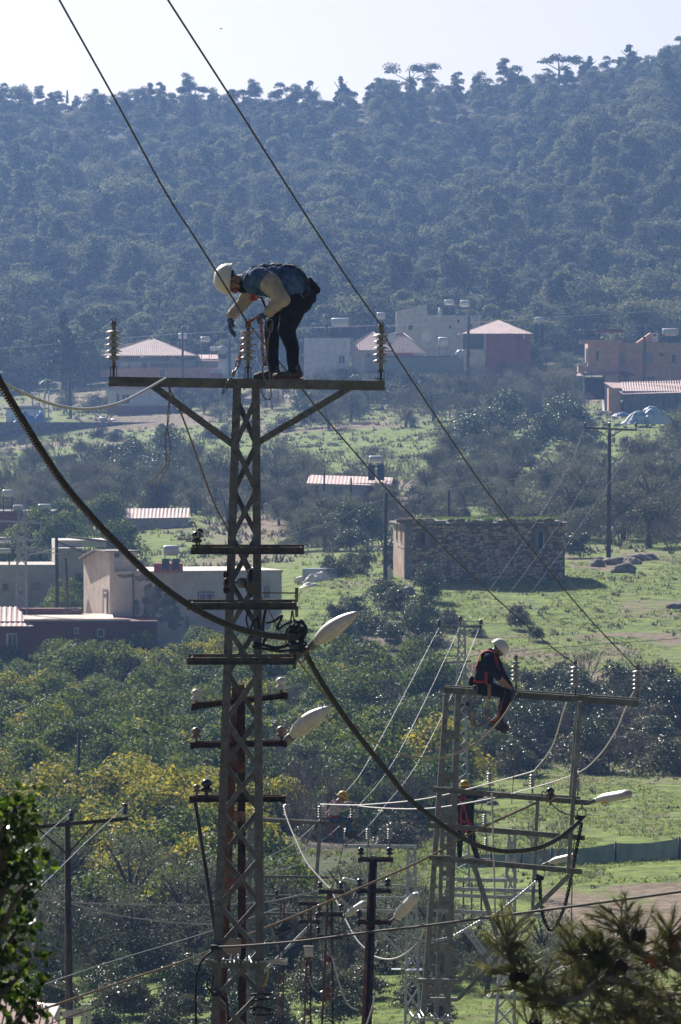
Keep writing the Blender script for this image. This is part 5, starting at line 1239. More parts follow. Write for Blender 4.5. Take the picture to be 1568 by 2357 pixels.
rope_thing('lanyard', 'grey sling hanging from the belt hook of the bending man', 'lanyard', A1, [(825, 860, -.24), (815, 950, -.24), (790, 1100, -.24), (780, 1250, -.25), (765, 1390, -.26)], .013, 'rope')
def karabiner(label, f, a, b, w_=.03, r=.008, dy=0):
    a, b = f(a[0], a[1], dy), f(b[0], b[1], dy); d = b - a; s = Vector((d.z, 0, -d.x)).normalized() * w_
    pts = [a, a + s + d * .12, a + s * .8 + d * .85, b, a - s * .6 + d * .85, a - s + d * .12, a]
    o = MB().tube(smooth(pts, 4), r, 7).build('karabiner', M['rod']); return tag(o, label, 'karabiner')
karabiner('steel karabiner under the orange lanyard of the bending man', A1, (752, 1380), (800, 1620), .035, .009, -.27)
karabiner('karabiner loop hanging below the beam under the bending man', A1, (760, 1650), (800, 1810), .05, .008, -.27)
karabiner('red ringed karabiner left of the middle insulator', A1, (425, 1320), (405, 1400), .022, .008, -.12)
karabiner('hook at the belt of the bending man', A1, (800, 810), (825, 960), .035, .009, -.25)
o = MB().tube([A1(415, 1400, -.14), A1(370, 1470, -.2), A1(345, 1520, -.22)], .011, 7).tube([A1(370, 1450, -.2), A1(345, 1530, -.2)], .020, 8).tube(smooth([A1(345, 1520, -.24), A1(310, 1600, -.26), A1(290, 1660, -.26), A1(240, 1730, -.26), A1(215, 1740, -.26), A1(235, 1690, -.26), A1(300, 1560, -.26)]), .008, 6).build('scaffold_hook', M['rod']); tag(o, 'metal scaffold hook hanging over the beam left of the middle insulator', 'hook')

# ---------------- the seated man with the white helmet
def A2(x, y, dy=0): return P(1012.7 + .1468 * x, 1450 + .1468 * y, 88.35 + dy)
T = thing('person', 'man in white helmet and dark blue shirt seated on the second tower arm', 'person', A2(650, 960))
AX = axes((.68, -.10, -.73), (.73, 0, .68)); HC = A2(925, 300, -.01); hs = 1.03
torso = [('c', A2(745, 440, -.08), .115, A2(715, 620, -.06), .150), ('c', A2(745, 440, .08), .115, A2(715, 620, .06), .150), ('c', A2(715, 620, -.04), .158, A2(675, 800, -.03), .148), ('c', A2(715, 620, .04), .158, A2(675, 800, .03), .148)]
armN = [('c', A2(760, 450, -.17), .078, A2(915, 740, -.20), .060)]; foreN = [('c', A2(915, 740, -.20), .052, A2(1115, 925, -.10), .034)]
armF = [('c', A2(860, 450, .15), .075, A2(985, 690, .17), .058), ('c', A2(985, 690, .17), .056, A2(1125, 930, .08), .040)]
legN = [('c', A2(690, 900, -.10), .112, A2(1045, 985, -.14), .078), ('c', A2(1045, 985, -.14), .078, A2(985, 1210, -.12), .066), ('c', A2(985, 1210, -.12), .064, A2(935, 1420, -.10), .048)]
legF = [('c', A2(700, 900, .10), .112, A2(1095, 1010, .10), .076), ('c', A2(1095, 1010, .10), .074, A2(1020, 1220, .08), .062), ('c', A2(1020, 1220, .08), .060, A2(890, 1440, .04), .046)]
hN = lambda g: hand(A2(1120, 930, -.09), (.12, .05, -1), (.6, .8, 0), (.6, -1, 0), .55, 1.12, g)
hF = lambda g: hand(A2(1130, 935, .07), (.15, -.05, -1), (.6, -.8, 0), (-.2, -1, 0), .55, 1.12, g)
body = solid('body', head_parts(HC, AX, hs) + [('c', A2(870, 330, 0), .058, A2(770, 420, 0), .07)] + shr(torso, .82) + shr(armN, .78) + foreN + shr(armF, .78) + shr(legN, .8) + shr(legF, .8) + hN(-.002) + hF(-.002), .010, M['skin'], T)
face_bits(T, HC, AX, hs)
shirt = solid('shirt', torso + armN + armF + [('c', A2(800, 350, 0), .07, A2(760, 430, 0), .105)], .013, M['navy'], T, .010, 14)
tr = solid('trousers', [('c', A2(660, 850, -.04), .142, A2(680, 900, -.04), .135), ('c', A2(660, 850, .04), .142, A2(680, 900, .04), .135)] + legN + legF, .013, M['blackcloth'], T, .007, 13)
solid('beard', [('e', HC + AX @ Vector((0, .045, -.075)) * hs, (.058, .060, .045), AX)], .010, M['hair'], T, .004, 30)
solid('glove', hN(.003), .007, M['glove'], T, smooth_it=2); solid('glove', hF(.003), .007, M['glove'], T, smooth_it=2)
shoe(T, A2(835, 1440, -.10), A2(1085, 1580, -.10), (.35, 0, 1), M['boot'], M['bootsole'], 1.02)
shoe(T, A2(765, 1475, .04), A2(1050, 1625, .04), (.35, 0, 1), M['boot'], M['bootsole'], 1.02)
helmet(T, HC, AX, M['helmetw'], hs * 1.06, decal=(.55, .5, mat('orange helmet emblem', (.45, .20, .05), rough=.5)))
bv = bvh_of([shirt, tr])
for dy in (-1, 1):
    strap(T, [A2(560, 640, .07 * dy), A2(590, 460, .10 * dy), A2(690, 345, .10 * dy), A2(780, 350, .10 * dy), A2(860, 440, .10 * dy), A2(890, 560, .09 * dy), A2(930, 640, .08 * dy)], bv, .045, M['redstrap'])
    strap(T, [A2(610, 400, .15 * dy), A2(618, 480, .16 * dy)], bv, .022, M['hivis'], 'reflective_band')
strap(T, [A2(740, 690, -.3), A2(735, 760, -.3), A2(740, 800, -.3)], bv, .045, M['redstrap'])
strap(T, [A2(540, 790, 0), A2(580, 810, -.15), A2(660, 815, -.2), A2(720, 810, -.2)], bv, .045, M['redstrap'])
strap(T, [A2(885, 530, -.05), A2(940, 530, -.05)], bv, .035, M['silver'], 'reflective_band'); strap(T, [A2(885, 552, -.05), A2(940, 552, -.05)], bv, .012, M['hivis'], 'reflective_band')
strap(T, [A2(1040, 930, -.22), A2(1000, 1040, -.24), A2(965, 1150, -.22)], bv, .012, M['redstrap'] if False else mat('knee seam', (.13, .10, .07), rough=.9), 'knee_seam', .004)
solid('tool_pouch', [('c', A2(505, 770, -.03), .045, A2(490, 830, -.03), .05)], .010, M['blackcloth'], T, .004, 20)
MB().box(A2(775, 970, -.22), (.055, .02, .24)).build('sling_pad', mat('faded orange pad', (.20, .10, .06), (.30, .17, .11), scale=12, rough=.9), T, .004)
rope_thing('lanyard', 'orange woven lanyard along the shin of the seated man in white helmet', 'lanyard', A2, [(965, 1130, -.2), (955, 1220, -.2), (930, 1310, -.2), (885, 1400, -.2), (815, 1435, -.2), (760, 1405, -.2), (725, 1360, -.2)], .015, 'ropeo')
rope_thing('rope', 'tan rope from the belt of the seated white helmeted man to his orange lanyard', 'rope', A2, [(590, 1010, -.2), (650, 1030, -.2), (690, 1110, -.2), (715, 1230, -.2), (728, 1350, -.2)], .010, 'rope')
rope_thing('rope', 'pair of tan cords hung over the beam left of the seated man', 'rope', A2, [(412, 920, -.15), (408, 1060, -.15), (412, 1240, -.15), (440, 1350, -.15), (500, 1450, -.15), (560, 1500, -.15), (640, 1490, -.15), (720, 1400, -.15), (770, 1260, -.15), (770, 1180, -.15)], .012, 'rope')
rope_thing('rope', 'second tan cord hung over the beam left of the seated man', 'rope', A2, [(450, 920, -.17), (455, 1060, -.17), (452, 1240, -.17), (480, 1350, -.17), (520, 1440, -.17), (600, 1510, -.17), (680, 1470, -.17), (735, 1350, -.17), (745, 1200, -.17)], .012, 'rope')
rope_thing('rope', 'knotted rope end dangling lowest below the beam', 'rope', A2, [(540, 1020, -.18), (525, 1120, -.18), (530, 1300, -.18), (535, 1440, -.18), (530, 1560, -.18), (540, 1650, -.18)], .014, 'rope')
tag(MB().ball(A2(530, 1465, -.18), .035, 9, (1, 1, 1.2)).tube([A2(545, 1630, -.18) + Vector((math.cos(a) * .012, 0, math.sin(a) * .02)) for a in [k * .785 for k in range(9)]], .006, 5).build('rope_knot', M['rope']), 'knot in the ropes below the seated man in the white helmet', 'knot')
karabiner('black ring between the pad and the ropes of the seated man', A2, (765, 1130), (765, 1190), .03, .007, -.2)
karabiner('karabiner on the belt of the seated man in white helmet', A2, (545, 870), (575, 960), .03, .008, -.2)
o = MB()
for x in (418, 446): o.tube([A2(x, 1130, -.16), A2(x + 2, 1190, -.16)], .016, 7)
tag(o.build('rope_clamp', M['rubber']), 'black sleeves on the cords left of the seated man', 'clamp')

# ---------------- the man seen from behind, standing
def A3(x, y, dy=0): return P(1001.2 + .1101 * x, 1772 + .1101 * y, 125.2 + dy)
T = thing('person', 'man seen from behind in black printed jacket and yellow helmet standing on a tower arm', 'person', A3(680, 1880))
AX = axes((.05, 1, -.15), (0, .12, 1)); HC = A3(622, 352, .02)
torso = [('c', A3(560, 600, 0), .12, A3(575, 800, 0), .115), ('c', A3(725, 600, 0), .12, A3(715, 800, 0), .115), ('c', A3(575, 800, 0), .112, A3(580, 1080, 0), .112), ('c', A3(715, 800, 0), .112, A3(715, 1080, 0), .112), ('c', A3(640, 560, 0), .11, A3(640, 1000, 0), .12)]
armR = [('c', A3(790, 575, .02), .072, A3(975, 530, .14), .058), ('c', A3(975, 530, .14), .056, A3(830, 420, .26), .045)]
armL = [('c', A3(490, 580, .02), .072, A3(400, 720, .12), .058), ('c', A3(400, 720, .12), .056, A3(520, 560, .30), .045)]
legR = [('c', A3(725, 1180, 0), .105, A3(800, 1540, -.02), .072), ('c', A3(800, 1540, -.02), .070, A3(880, 1840, 0), .050)]
legL = [('c', A3(560, 1180, 0), .105, A3(520, 1540, -.02), .074), ('c', A3(520, 1540, -.02), .070, A3(518, 1830, 0), .050)]
hR = lambda g: hand(A3(820, 415, .27), (-1, .1, .05), (0, -.2, -1), (0, -1, .3), .6, 1.1, g); hL = lambda g: hand(A3(520, 560, .31), (.8, .2, .5), (0, .3, -1), (0, -1, .3), .6, 1.1, g)
body = solid('body', head_parts(HC, AX) + [('c', A3(625, 420, 0), .055, A3(640, 500, 0), .075)] + shr(torso, .84) + shr(armR, .8) + shr(armL, .8) + shr(legR, .8) + shr(legL, .8) + hR(-.002) + hL(-.002), .010, M['skin'], T)
face_bits(T, HC, AX)
jk = solid('jacket', torso + armR + armL + [('c', A3(640, 500, 0), .085, A3(640, 560, 0), .12)], .013, M['blackcloth'], T, .007, 14)
tr = solid('trousers', [('c', A3(585, 1110, 0), .118, A3(570, 1200, 0), .112), ('c', A3(705, 1110, 0), .118, A3(720, 1200, 0), .112)] + legR + legL, .013, M['blackcloth'], T, .007, 13)
solid('glove', hR(.003), .007, M['glove'], T, smooth_it=2); solid('glove', hL(.003), .007, M['glove'], T, smooth_it=2)
shoe(T, A3(880, 1870, -.02), A3(905, 1850, .26), (0, 0, 1), M['boot'], M['bootsole']); shoe(T, A3(515, 1855, -.02), A3(500, 1840, .26), (0, 0, 1), M['boot'], M['bootsole'])
helmet(T, HC, AX, M['helmety'], 1.04, strap=True, peak=.04)
bv = bvh_of([jk, tr])
for a, b, c_, d_ in ((520, 575, 545, 500), (650, 590, 720, 740)): pass
strap(T, [A3(520, 545, -.2), A3(545, 620, -.2), A3(585, 700, -.2), A3(640, 880, -.2), A3(690, 1060, -.2), A3(715, 1180, -.2), A3(700, 1260, -.2), A3(650, 1320, -.2)], bv, .038, M['redstrap'])
strap(T, [A3(655, 545, -.2), A3(625, 620, -.2), A3(590, 700, -.2), A3(550, 860, -.2), A3(525, 1000, -.2), A3(490, 1150, -.2), A3(560, 1260, -.2), A3(610, 1320, -.2)], bv, .038, M['redstrap'])
strap(T, [A3(450, 1040, -.2), A3(560, 1060, -.2), A3(700, 1090, -.2), A3(820, 1150, -.2)], bv, .042, M['redstrap'])
strap(T, [A3(505, 575, -.2), A3(665, 578, -.2)], bv, .04, M['redstrap'])
strap(T, [A3(465, 678, -.2), A3(620, 690, -.2), A3(790, 665, -.2)], bv, .052, M['hivis'], 'reflective_band', .006); strap(T, [A3(465, 678, -.2), A3(620, 690, -.2), A3(790, 665, -.2)], bv, .026, M['silver'], 'reflective_band', .010)
karabiner('', A3, (585, 680), (585, 720), .022, .006, -.17); D_ = [o for o in COL.objects if o.name.startswith('karabiner')][-1]
D_.location = D_.location - T.location; D_.parent = T; D_.name = 'back_ring'
for k_ in ('label', 'category'):
    if k_ in D_: del D_[k_]
cu = bpy.data.curves.new('back_print', 'FONT'); cu.body = 'KALI  İNŞAAT'; cu.size = .062; cu.align_x = 'CENTER'; cu.extrude = .0008
ob = bpy.data.objects.new('tmp_text', cu); COL.objects.link(ob); tm = bpy.data.meshes.new_from_object(ob.evaluated_get(bpy.context.evaluated_depsgraph_get())); bpy.data.objects.remove(ob)
w3 = A3(625, 640, -.2)
for v in tm.vertices:
    p = w3 + Vector((v.co.x * .92, 0, v.co.y)); loc, nrm, _, _ = bv.ray_cast(p, Vector((0, 1, 0)))
    v.co = (loc if loc is not None else p + Vector((0, .07, 0))) + Vector((0, -.006, 0)) - T.location
tm.materials.clear(); tm.materials.append(mat('white print', (.62, .62, .62), rough=.8)); link('back_print', tm, T)
rope_thing('rope', 'tan double rope hanging from the arm to the hip of the man seen from behind', 'rope', A3, [(985, 600, -.2), (985, 720, -.2), (945, 840, -.2), (880, 980, -.2), (845, 1100, -.2)], .014, 'rope')
rope_thing('lanyard', 'orange lanyard beside the right leg of the man seen from behind', 'lanyard', A3, [(870, 1470, -.15), (905, 1580, -.15), (945, 1690, -.15), (985, 1770, -.15), (1020, 1790, -.15)], .013, 'ropeo')
rope_thing('rope', 'grey lanyard from the hip of the man seen from behind', 'rope', A3, [(800, 1270, -.17), (860, 1360, -.17), (930, 1520, -.17), (1000, 1680, -.17), (1025, 1780, -.17)], .008, 'rope')
rope_thing('rope', 'short knotted rope by the right shin of the man seen from behind', 'rope', A3, [(790, 1300, -.18), (800, 1480, -.18), (880, 1620, -.18), (905, 1720, -.18), (870, 1800, -.18)], .011, 'rope')

# ---------------- the man in the grey shirt
def A4(x, y, dy=0): return P(713.5 + .0881 * x, 1795 + .0881 * y, 137.1 + dy)
T = thing('person', 'man in yellow helmet and grey shirt seated on the far beam working on an insulator', 'person', A4(620, 1090))
AX = axes((.88, -.10, -.45), (.43, 0, .90)); HC = A4(868, 455, 0); hs = 1.02
torso = [('c', A4(655, 650, -.08), .115, A4(640, 800, -.06), .125), ('c', A4(655, 650, .08), .115, A4(640, 800, .06), .125), ('c', A4(640, 800, -.04), .128, A4(615, 950, -.04), .120), ('c', A4(640, 800, .04), .128, A4(615, 950, .04), .120)]
armN = [('c', A4(665, 650, -.16), .075, A4(835, 790, -.20), .060), ('c', A4(835, 790, -.20), .058, A4(1040, 715, -.10), .045)]
armF = [('c', A4(730, 610, .15), .070, A4(900, 640, .20), .056), ('c', A4(900, 640, .20), .054, A4(1020, 600, .10), .043)]
legN = [('c', A4(640, 1030, -.10), .105, A4(965, 1060, -.14), .078), ('c', A4(965, 1060, -.14), .076, A4(1100, 1450, -.12), .052)]
legF = [('c', A4(640, 1030, .10), .105, A4(1065, 1070, .12), .076), ('c', A4(1065, 1070, .12), .072, A4(960, 1410, .10), .050)]
hN = lambda g: hand(A4(1050, 710, -.10), (1, 0, .25), (.1, .3, -1), (0, 1, .2), .6, 1.08, g); hF = lambda g: hand(A4(1030, 598, .10), (1, 0, -.15), (0, -.3, -1), (0, -1, .2), .6, 1.08, g)
body = solid('body', head_parts(HC, AX, hs) + [('c', A4(815, 500, 0), .055, A4(710, 590, 0), .07)] + shr(torso, .84) + shr(armN, .8) + shr(armF, .8) + shr(legN, .8) + shr(legF, .8) + hN(-.002) + hF(-.002), .010, M['skin'], T)
face_bits(T, HC, AX, hs)
shirt = solid('shirt', torso + armN + armF + [('c', A4(730, 570, 0), .062, A4(680, 640, 0), .10)], .013, M['greyshirt'], T, .010, 14)
tr = solid('trousers', [('c', A4(615, 990, -.04), .118, A4(630, 1030, -.04), .115), ('c', A4(615, 990, .04), .118, A4(630, 1030, .04), .115)] + legN + legF, .013, M['jeans'], T, .008, 14)
solid('glove', hN(.003), .007, M['glove'], T, smooth_it=2); solid('glove', hF(.003), .007, M['glove'], T, smooth_it=2)
shoe(T, A4(1065, 1475, -.12), A4(1260, 1560, -.12), (.2, 0, 1), M['boot'], M['bootsole']); shoe(T, A4(900, 1440, .10), A4(1080, 1540, .10), (.2, 0, 1), M['boot'], M['bootsole'])
helmet(T, HC, AX, M['helmety'], hs * 1.03, strap=True, peak=.02)
MB().box(A4(745, 405, 0), (.09, .14, .03), Matrix.Rotation(R(20), 3, 'Y')).build('helmet_visor', M['helmetw'], T)  # white visor piece at the back of the helmet
bv = bvh_of([shirt, tr])
for dy in (-1, 1): strap(T, [A4(500, 860, .06 * dy), A4(530, 620, .09 * dy), A4(620, 520, .10 * dy), A4(720, 540, .10 * dy), A4(800, 640, .09 * dy), A4(800, 850, .08 * dy)], bv, .04, M['redstrap'])
strap(T, [A4(470, 930, 0), A4(560, 950, -.2), A4(700, 950, -.2), A4(800, 930, -.1)], bv, .045, M['redstrap'])
for x in (845, 875): strap(T, [A4(x + 10, 700, -.3), A4(x, 760, -.3), A4(x - 20, 820, -.3)], bv, .012, M['hivis'], 'reflective_band', .006)
strap(T, [A4(845, 600, -.1), A4(845, 650, -.1)], bv, .02, M['hivis'], 'reflective_band')
rope_thing('lanyard', 'orange lanyard looping below the beam under the man in the grey shirt', 'lanyard', A4, [(570, 1120, -.2), (575, 1250, -.2), (590, 1450, -.2), (625, 1600, -.2), (620, 1700, -.2)], .014, 'ropeo')
rope_thing('rope', 'pale rope loop below the beam under the man in the grey shirt', 'rope', A4, [(600, 1130, -.17), (600, 1300, -.17), (550, 1480, -.17), (515, 1620, -.17), (560, 1720, -.17), (625, 1690, -.17)], .009, 'rope')
tag(MB().box(A4(468, 1310, -.15), (.032, .012, .30)).box(A4(462, 1485, -.15), (.035, .02, .03)).build('sling', M['redstrap']), 'dark red strap hanging below the beam behind the man in grey', 'strap')

# ---------------- someone far away by the shed
o = thing('person', 'tiny far figure in dark clothes and pale cap standing by the corrugated shed', 'person', P(1432, 946, 772) )
def A5(x, y, dy=0): return P(x, y, 772 + dy)
b5 = [('c', A5(1432, 934, 0), .22, A5(1432, 929, 0), .24), ('c', A5(1431, 936, 0), .13, A5(1431, 945, 0), .10), ('c', A5(1434, 936, 0), .13, A5(1434, 945, 0), .10), ('c', A5(1430, 929, 0), .10, A5(1429, 935, -.1), .07), ('c', A5(1435, 929, 0), .10, A5(1436, 935, -.1), .07), ('c', A5(1432, 927, 0), .08, A5(1432, 924.5, -.05), .13)]
solid('body', b5, .05, M['navy'], o); MB().ball(A5(1432, 924, -.04), .17, 10, (1, 1, .8)).build('cap', M['helmetw'], o)
# ================================================================== buildings
def plaster(name, c, dirt=None, sc=1.2):
    d = tuple(a * .72 for a in c)
    return mat(name, d, c, scale=sc, rough=.9, bump=.2, contrast=(.3, .6), c3=dirt)
M['cream'] = plaster('cream plaster', (.76, .66, .55)); M['pinkw'] = plaster('pink plaster', (.68, .40, .32)); M['greyw'] = plaster('grey render', (.44, .41, .37))
M['whitew'] = plaster('white plaster', (.80, .80, .78)); M['dimw'] = plaster('dull grey plaster', (.64, .60, .57)); M['redw'] = plaster('dark red paint', (.26, .05, .045), (.10, .05, .045), .8)
M['brickred'] = plaster('red painted wall', (.42, .10, .075)); M['pinkbase'] = plaster('pink base paint', (.42, .19, .16)); M['greenw'] = plaster('pale green wall', (.36, .40, .34))
M['roofpink'] = mat('faded pink metal roof', (.46, .30, .28), (.62, .44, .41), scale=2.5, rough=.6, c3=(.40, .27, .25)); M['roofgreen'] = mat('pale green awning sheet', (.42, .50, .34), (.55, .60, .45), scale=2, rough=.6)
M['roofdark'] = mat('dark red roof edge', (.14, .04, .04), (.2, .07, .06), scale=3, rough=.7); M['sheetgrey'] = mat('grey blue corrugated sheet', (.10, .12, .14), (.19, .21, .23), scale=2, rough=.7, c3=(.22, .19, .16), stretch=(1, 1, .3))
M['pane'] = mat('dark window pane', (.03, .035, .04), (.07, .08, .09), scale=1, rough=.12, spec=.7); M['wframe'] = mat('white window frame', (.62, .62, .62), rough=.5); M['brownf'] = mat('brown window surround', (.20, .11, .09), rough=.8)
M['tank'] = mat('white enamel tank', (.60, .62, .63), (.72, .73, .74), scale=2, rough=.35); M['panel'] = mat('dark solar panel', (.015, .02, .03), rough=.15, spec=.7); M['ironw'] = mat('dark iron', (.04, .04, .045), rough=.7, metal=.3)
M['glassy'] = mat('dusty curtain pane', (.18, .20, .22), (.30, .32, .34), scale=2, rough=.4)
class House:
    def __init__(s, name, label, x, y, Y, yaw=0, cat='house', group=None):
        s.o = P(x, y, Y); s.k = PX(Y); s.u = Vector((math.cos(R(yaw)), math.sin(R(yaw)), 0)); s.v = Vector((-math.sin(R(yaw)), math.cos(R(yaw)), 0)); s.x = x; s.y = y
        s.t = thing(name, label, cat, s.o, group); s.M = Matrix((s.u, s.v, Vector((0, 0, 1)))).transposed(); s.cu = math.cos(R(yaw))
    def q(s, gx, gy, v=0.0):   # grid x, y on the front face, v metres behind it
        return s.o + s.u * ((gx - s.x) / s.k / s.cu) + s.v * v + Vector((0, 0, (s.y - gy) / s.k))
    def box(s, name, x0, y0, x1, y1, v0, v1, m, down=0, parent=None):
        a = s.q(x0, y0, v0); b = s.q(x1, y1, v1); du = (b - a).dot(s.u); dv = (b - a).dot(s.v); z0, z1 = min(a.z, b.z) - down, max(a.z, b.z)
        c = a + s.u * du / 2 + s.v * dv / 2; c.z = (z0 + z1) / 2
        return MB().box(c, (abs(du), abs(dv), z1 - z0), s.M).build(name, M[m] if isinstance(m, str) else m, parent or s.t)
    def win(s, x0, y0, x1, y1, frame='wframe', pane='pane', mull=1, v=0.0, t=.07, parent=None, rev=False, side=False):
        f = MB(); g_ = MB(); a, b = (s.q(x0, y1, v), s.q(x1, y0, v)) if not side else (None, None)
        du = (b - a).dot(s.u); dz = b.z - a.z; n = -s.v
        def bar(u0, z0, u1, z1, th=.05, out=.035, mb=f):
            c = a + s.u * (u0 + u1) / 2 + Vector((0, 0, (z0 + z1) / 2)) + n * (out / 2 + .004); mb.box(c, (u1 - u0, out, z1 - z0), s.M)
        bar(-t, -t, du + t, 0); bar(-t, dz, du + t, dz + t); bar(-t, 0, 0, dz); bar(du, 0, du + t, dz)
        for k in range(mull): c = du * (k + 1) / (mull + 1); bar(c - t / 2, 0, c + t / 2, dz)
        w_ = f.build('window', M[frame], parent or s.t); bar(.002, .002, du - .002, dz - .002, out=.012, mb=g_); g_.build('pane', M[pane], w_)
        if dz > .5: l = MB(); c = a + s.u * du / 2 + Vector((0, 0, -t - .03)) + n * .06; l.box(c, (du + 2 * t + .1, .12, .05), s.M); l.build('sill', M[frame], w_)
        return w_
    def swin(s, v0, v1, y0, y1, frame='wframe', pane='pane'):
        """window or door leaf on the left side wall"""
        a = s.q(s.x, y1, v0); z1 = s.q(s.x, y0, 0).z; dz = z1 - a.z; f = MB(); n = -s.u
        def bar(p, r, z0, z_, out, mb): mb.box(a + s.v * (p + r) / 2 + Vector((0, 0, (z0 + z_) / 2)) + n * (out / 2 + .004), (out, abs(r - p), z_ - z0), s.M)
        L = v1 - v0; t = .07
        bar(0, t, 0, dz, .04, f); bar(L - t, L, 0, dz, .04, f); bar(t, L - t, dz - t, dz, .04, f); bar(t, L - t, 0, t, .04, f)
        w_ = f.build('window', M[frame], s.t); p_ = MB(); bar(t + .002, L - t - .002, t + .002, dz - t - .002, .012, p_); p_.build('pane', M[pane], w_); return w_
def corrug(name, parent, a, b, c, d, m, pitch=.28, th=.05, rib=.014):
    """sheet roof face: eave a-b, ridge d-c (d above a); raised ribs run from eave to ridge"""
    a, b, c, d = map(Vector, (a, b, c, d)); n = (b - a).cross(d - a + (c - b)).normalized()
    if n.z < 0: n = -n
    mb = MB(); qs = [a, b, c, d] if (c - d).length > .01 else [a, b, c]
    mb.add([p for p in qs] + [p - n * th for p in qs], ([(0, 1, 2, 3), (7, 6, 5, 4)] if len(qs) == 4 else [(0, 1, 2), (5, 4, 3)]) + [(i, i + len(qs), (i + 1) % len(qs) + len(qs), (i + 1) % len(qs)) for i in range(len(qs))])
    e = (b - a); W = e.length; e.normalize(); up = (d - a); up = up - e * up.dot(e); H = up.length; up.normalize()
    r0 = (d - a).dot(e); r1 = (c - a).dot(e)
    k = max(3, int(W / pitch))
    for i in range(k):
        s_ = W * (i + .5) / k; L = H
        if r0 > .01: L = min(L, H * s_ / r0)
        if W - r1 > .01: L = min(L, H * (W - s_) / (W - r1))
        if L < .1: continue
        p = a + e * s_; q = p + up * (L - .02); w_ = W / k * .26
        mb.add([p - e * w_, p + e * w_, q + e * w_, q - e * w_, p - e * w_ * .5 + n * rib, p + e * w_ * .5 + n * rib, q + e * w_ * .5 + n * rib, q - e * w_ * .5 + n * rib], [(4, 5, 6, 7), (0, 1, 5, 4), (1, 2, 6, 5), (2, 3, 7, 6), (3, 0, 4, 7)])
    return mb.build(name, m, parent)
def hip(h, x0, x1, ye, yr, xr0, xr1, v0, v1, m='roofpink', pitch=.3):
    """hipped roof: eaves x0..x1 at ye, ridge xr0..xr1 at yr"""
    vm = (v0 + v1) / 2; A, B, C_, D_ = h.q(x0, ye, v0), h.q(x1, ye, v0), h.q(x1, ye, v1), h.q(x0, ye, v1); E, F_ = h.q(xr0, yr, vm), h.q(xr1, yr, vm)
    rt = thing('roof', None, None); rt.parent = h.t; rt.name = 'roof'
    corrug('roof_sheet', rt, A, B, F_, E, M[m], pitch); corrug('roof_sheet', rt, C_, D_, E, F_, M[m], pitch); corrug('roof_sheet', rt, B, C_, F_, F_, M[m], pitch); corrug('roof_sheet', rt, D_, A, E, E, M[m], pitch)
    MB().tube([A, E], .06, 6).tube([B, F_], .06, 6).tube([C_, F_], .06, 6).tube([D_, E], .06, 6).tube([E, F_ + Vector((.01, 0, 0))], .06, 6).build('ridge_cap', M[m], rt)
def tank(label, x, y, Y, w_, h_, stand, panel=True, legs='ironw', pc='panel'):
    """solar water heater: drum w_ x h_ grid units at x, y (top), stand reaching down 'stand' grid units"""
    k = PX(Y); c = P(x, y + h_ / 2, Y); t = thing('water_heater', label, 'water heater', P(x, y + h_ + stand, Y)); W, H = w_ / k, h_ / k
    MB().lathe([(H * .30, -W / 2), (H * .46, -W / 2 + .05), (H * .5, -W / 2 + .12), (H * .5, W / 2 - .12), (H * .46, W / 2 - .05), (H * .30, W / 2)], c, (1, 0, 0), 20).build('drum', M['tank'], t)
    zb = P(x, y + h_ + stand, Y).z
    mb = MB()
    for sx in (-.38, .38):
        for sy in (-.4, .4): mb.bar((c.x + sx * W, c.y + sy, c.z - H * .3), (c.x + sx * W * 1.05, c.y + sy * 1.3, zb), .06, .06)
    mb.bar((c.x - W * .4, c.y - .45, zb + (c.z - zb) * .5), (c.x + W * .4, c.y - .45, zb + (c.z - zb) * .5), .05, .05); mb.build('stand', M[legs], t)
    if panel:
        for sx in (-.27, .27):
            a = Vector((c.x + sx * W * 1.2, c.y - .5, c.z - H * .8)); b = Vector((a.x, a.y - 1.0, zb + .1))
            MB().bar(a, b, W * .48, .06, (1, 0, 0)).build('solar_panel', M[pc], t)
    return t

# --- ruined stone building
M['mortar'] = mat('dark rubble mortar', (.10, .07, .05), (.22, .16, .115), scale=1.6, rough=1, bump=.8, bscale=6)
M['stoneA'] = mat('brown stone', (.32, .20, .12), (.66, .44, .28), scale=2.2, rough=.95, bump=.4); M['stoneB'] = mat('pale stone', (.42, .32, .22), (.74, .58, .42), scale=2.2, rough=.95, bump=.4)
M['stoneC'] = mat('dark stone', (.09, .065, .05), (.20, .145, .11), scale=2.2, rough=.95, bump=.4); M['slab'] = mat('weathered concrete slab', (.13, .115, .10), (.27, .24, .21), scale=1.2, rough=.95, bump=.5)
M['plasterorange'] = mat('ochre side plaster', (.26, .14, .09), (.42, .26, .18), scale=1.1, rough=.95, bump=.3, c3=(.40, .34, .29))
h = House('ruined_building', 'ruined flat roofed stone building with grass growing on its roof', 931, 1335, 430, 5.5, 'stone building')
h.box('front_wall', 931, 1335, 1302, 1204, 0, .5, 'mortar', 1.5); h.box('side_wall', 931, 1335, 944, 1204, .502, 8, 'plasterorange', 1.5)
h.box('back_wall', 944.5, 1335, 1302, 1206, 7.5, 8, 'mortar', 1.5); h.box('side_wall', 1290, 1335, 1302, 1206, .502, 7.498, 'mortar', 1.5)
a0 = h.q(921, 1207, -.35); mb = MB(); gr = random.Random(6)
for i in range(26):
    x0, x1 = 922 + i * 14.9, 922 + (i + 1) * 14.9 - .6; yy = 1206 + gr.uniform(-1.5, 1.5); th = gr.uniform(4, 9) if i % 7 else 3; a = h.q(x0, yy, -.3 - gr.uniform(0, .12)); b = h.q(x1, yy - th, 8.2)
    c = (a + b) / 2; mb.box(c, (abs((b - a).dot(h.u)), abs((b - a).dot(h.v)), abs(b.z - a.z)), h.M)
mb.build('roof_slab', M['slab'], h.t)
st = []
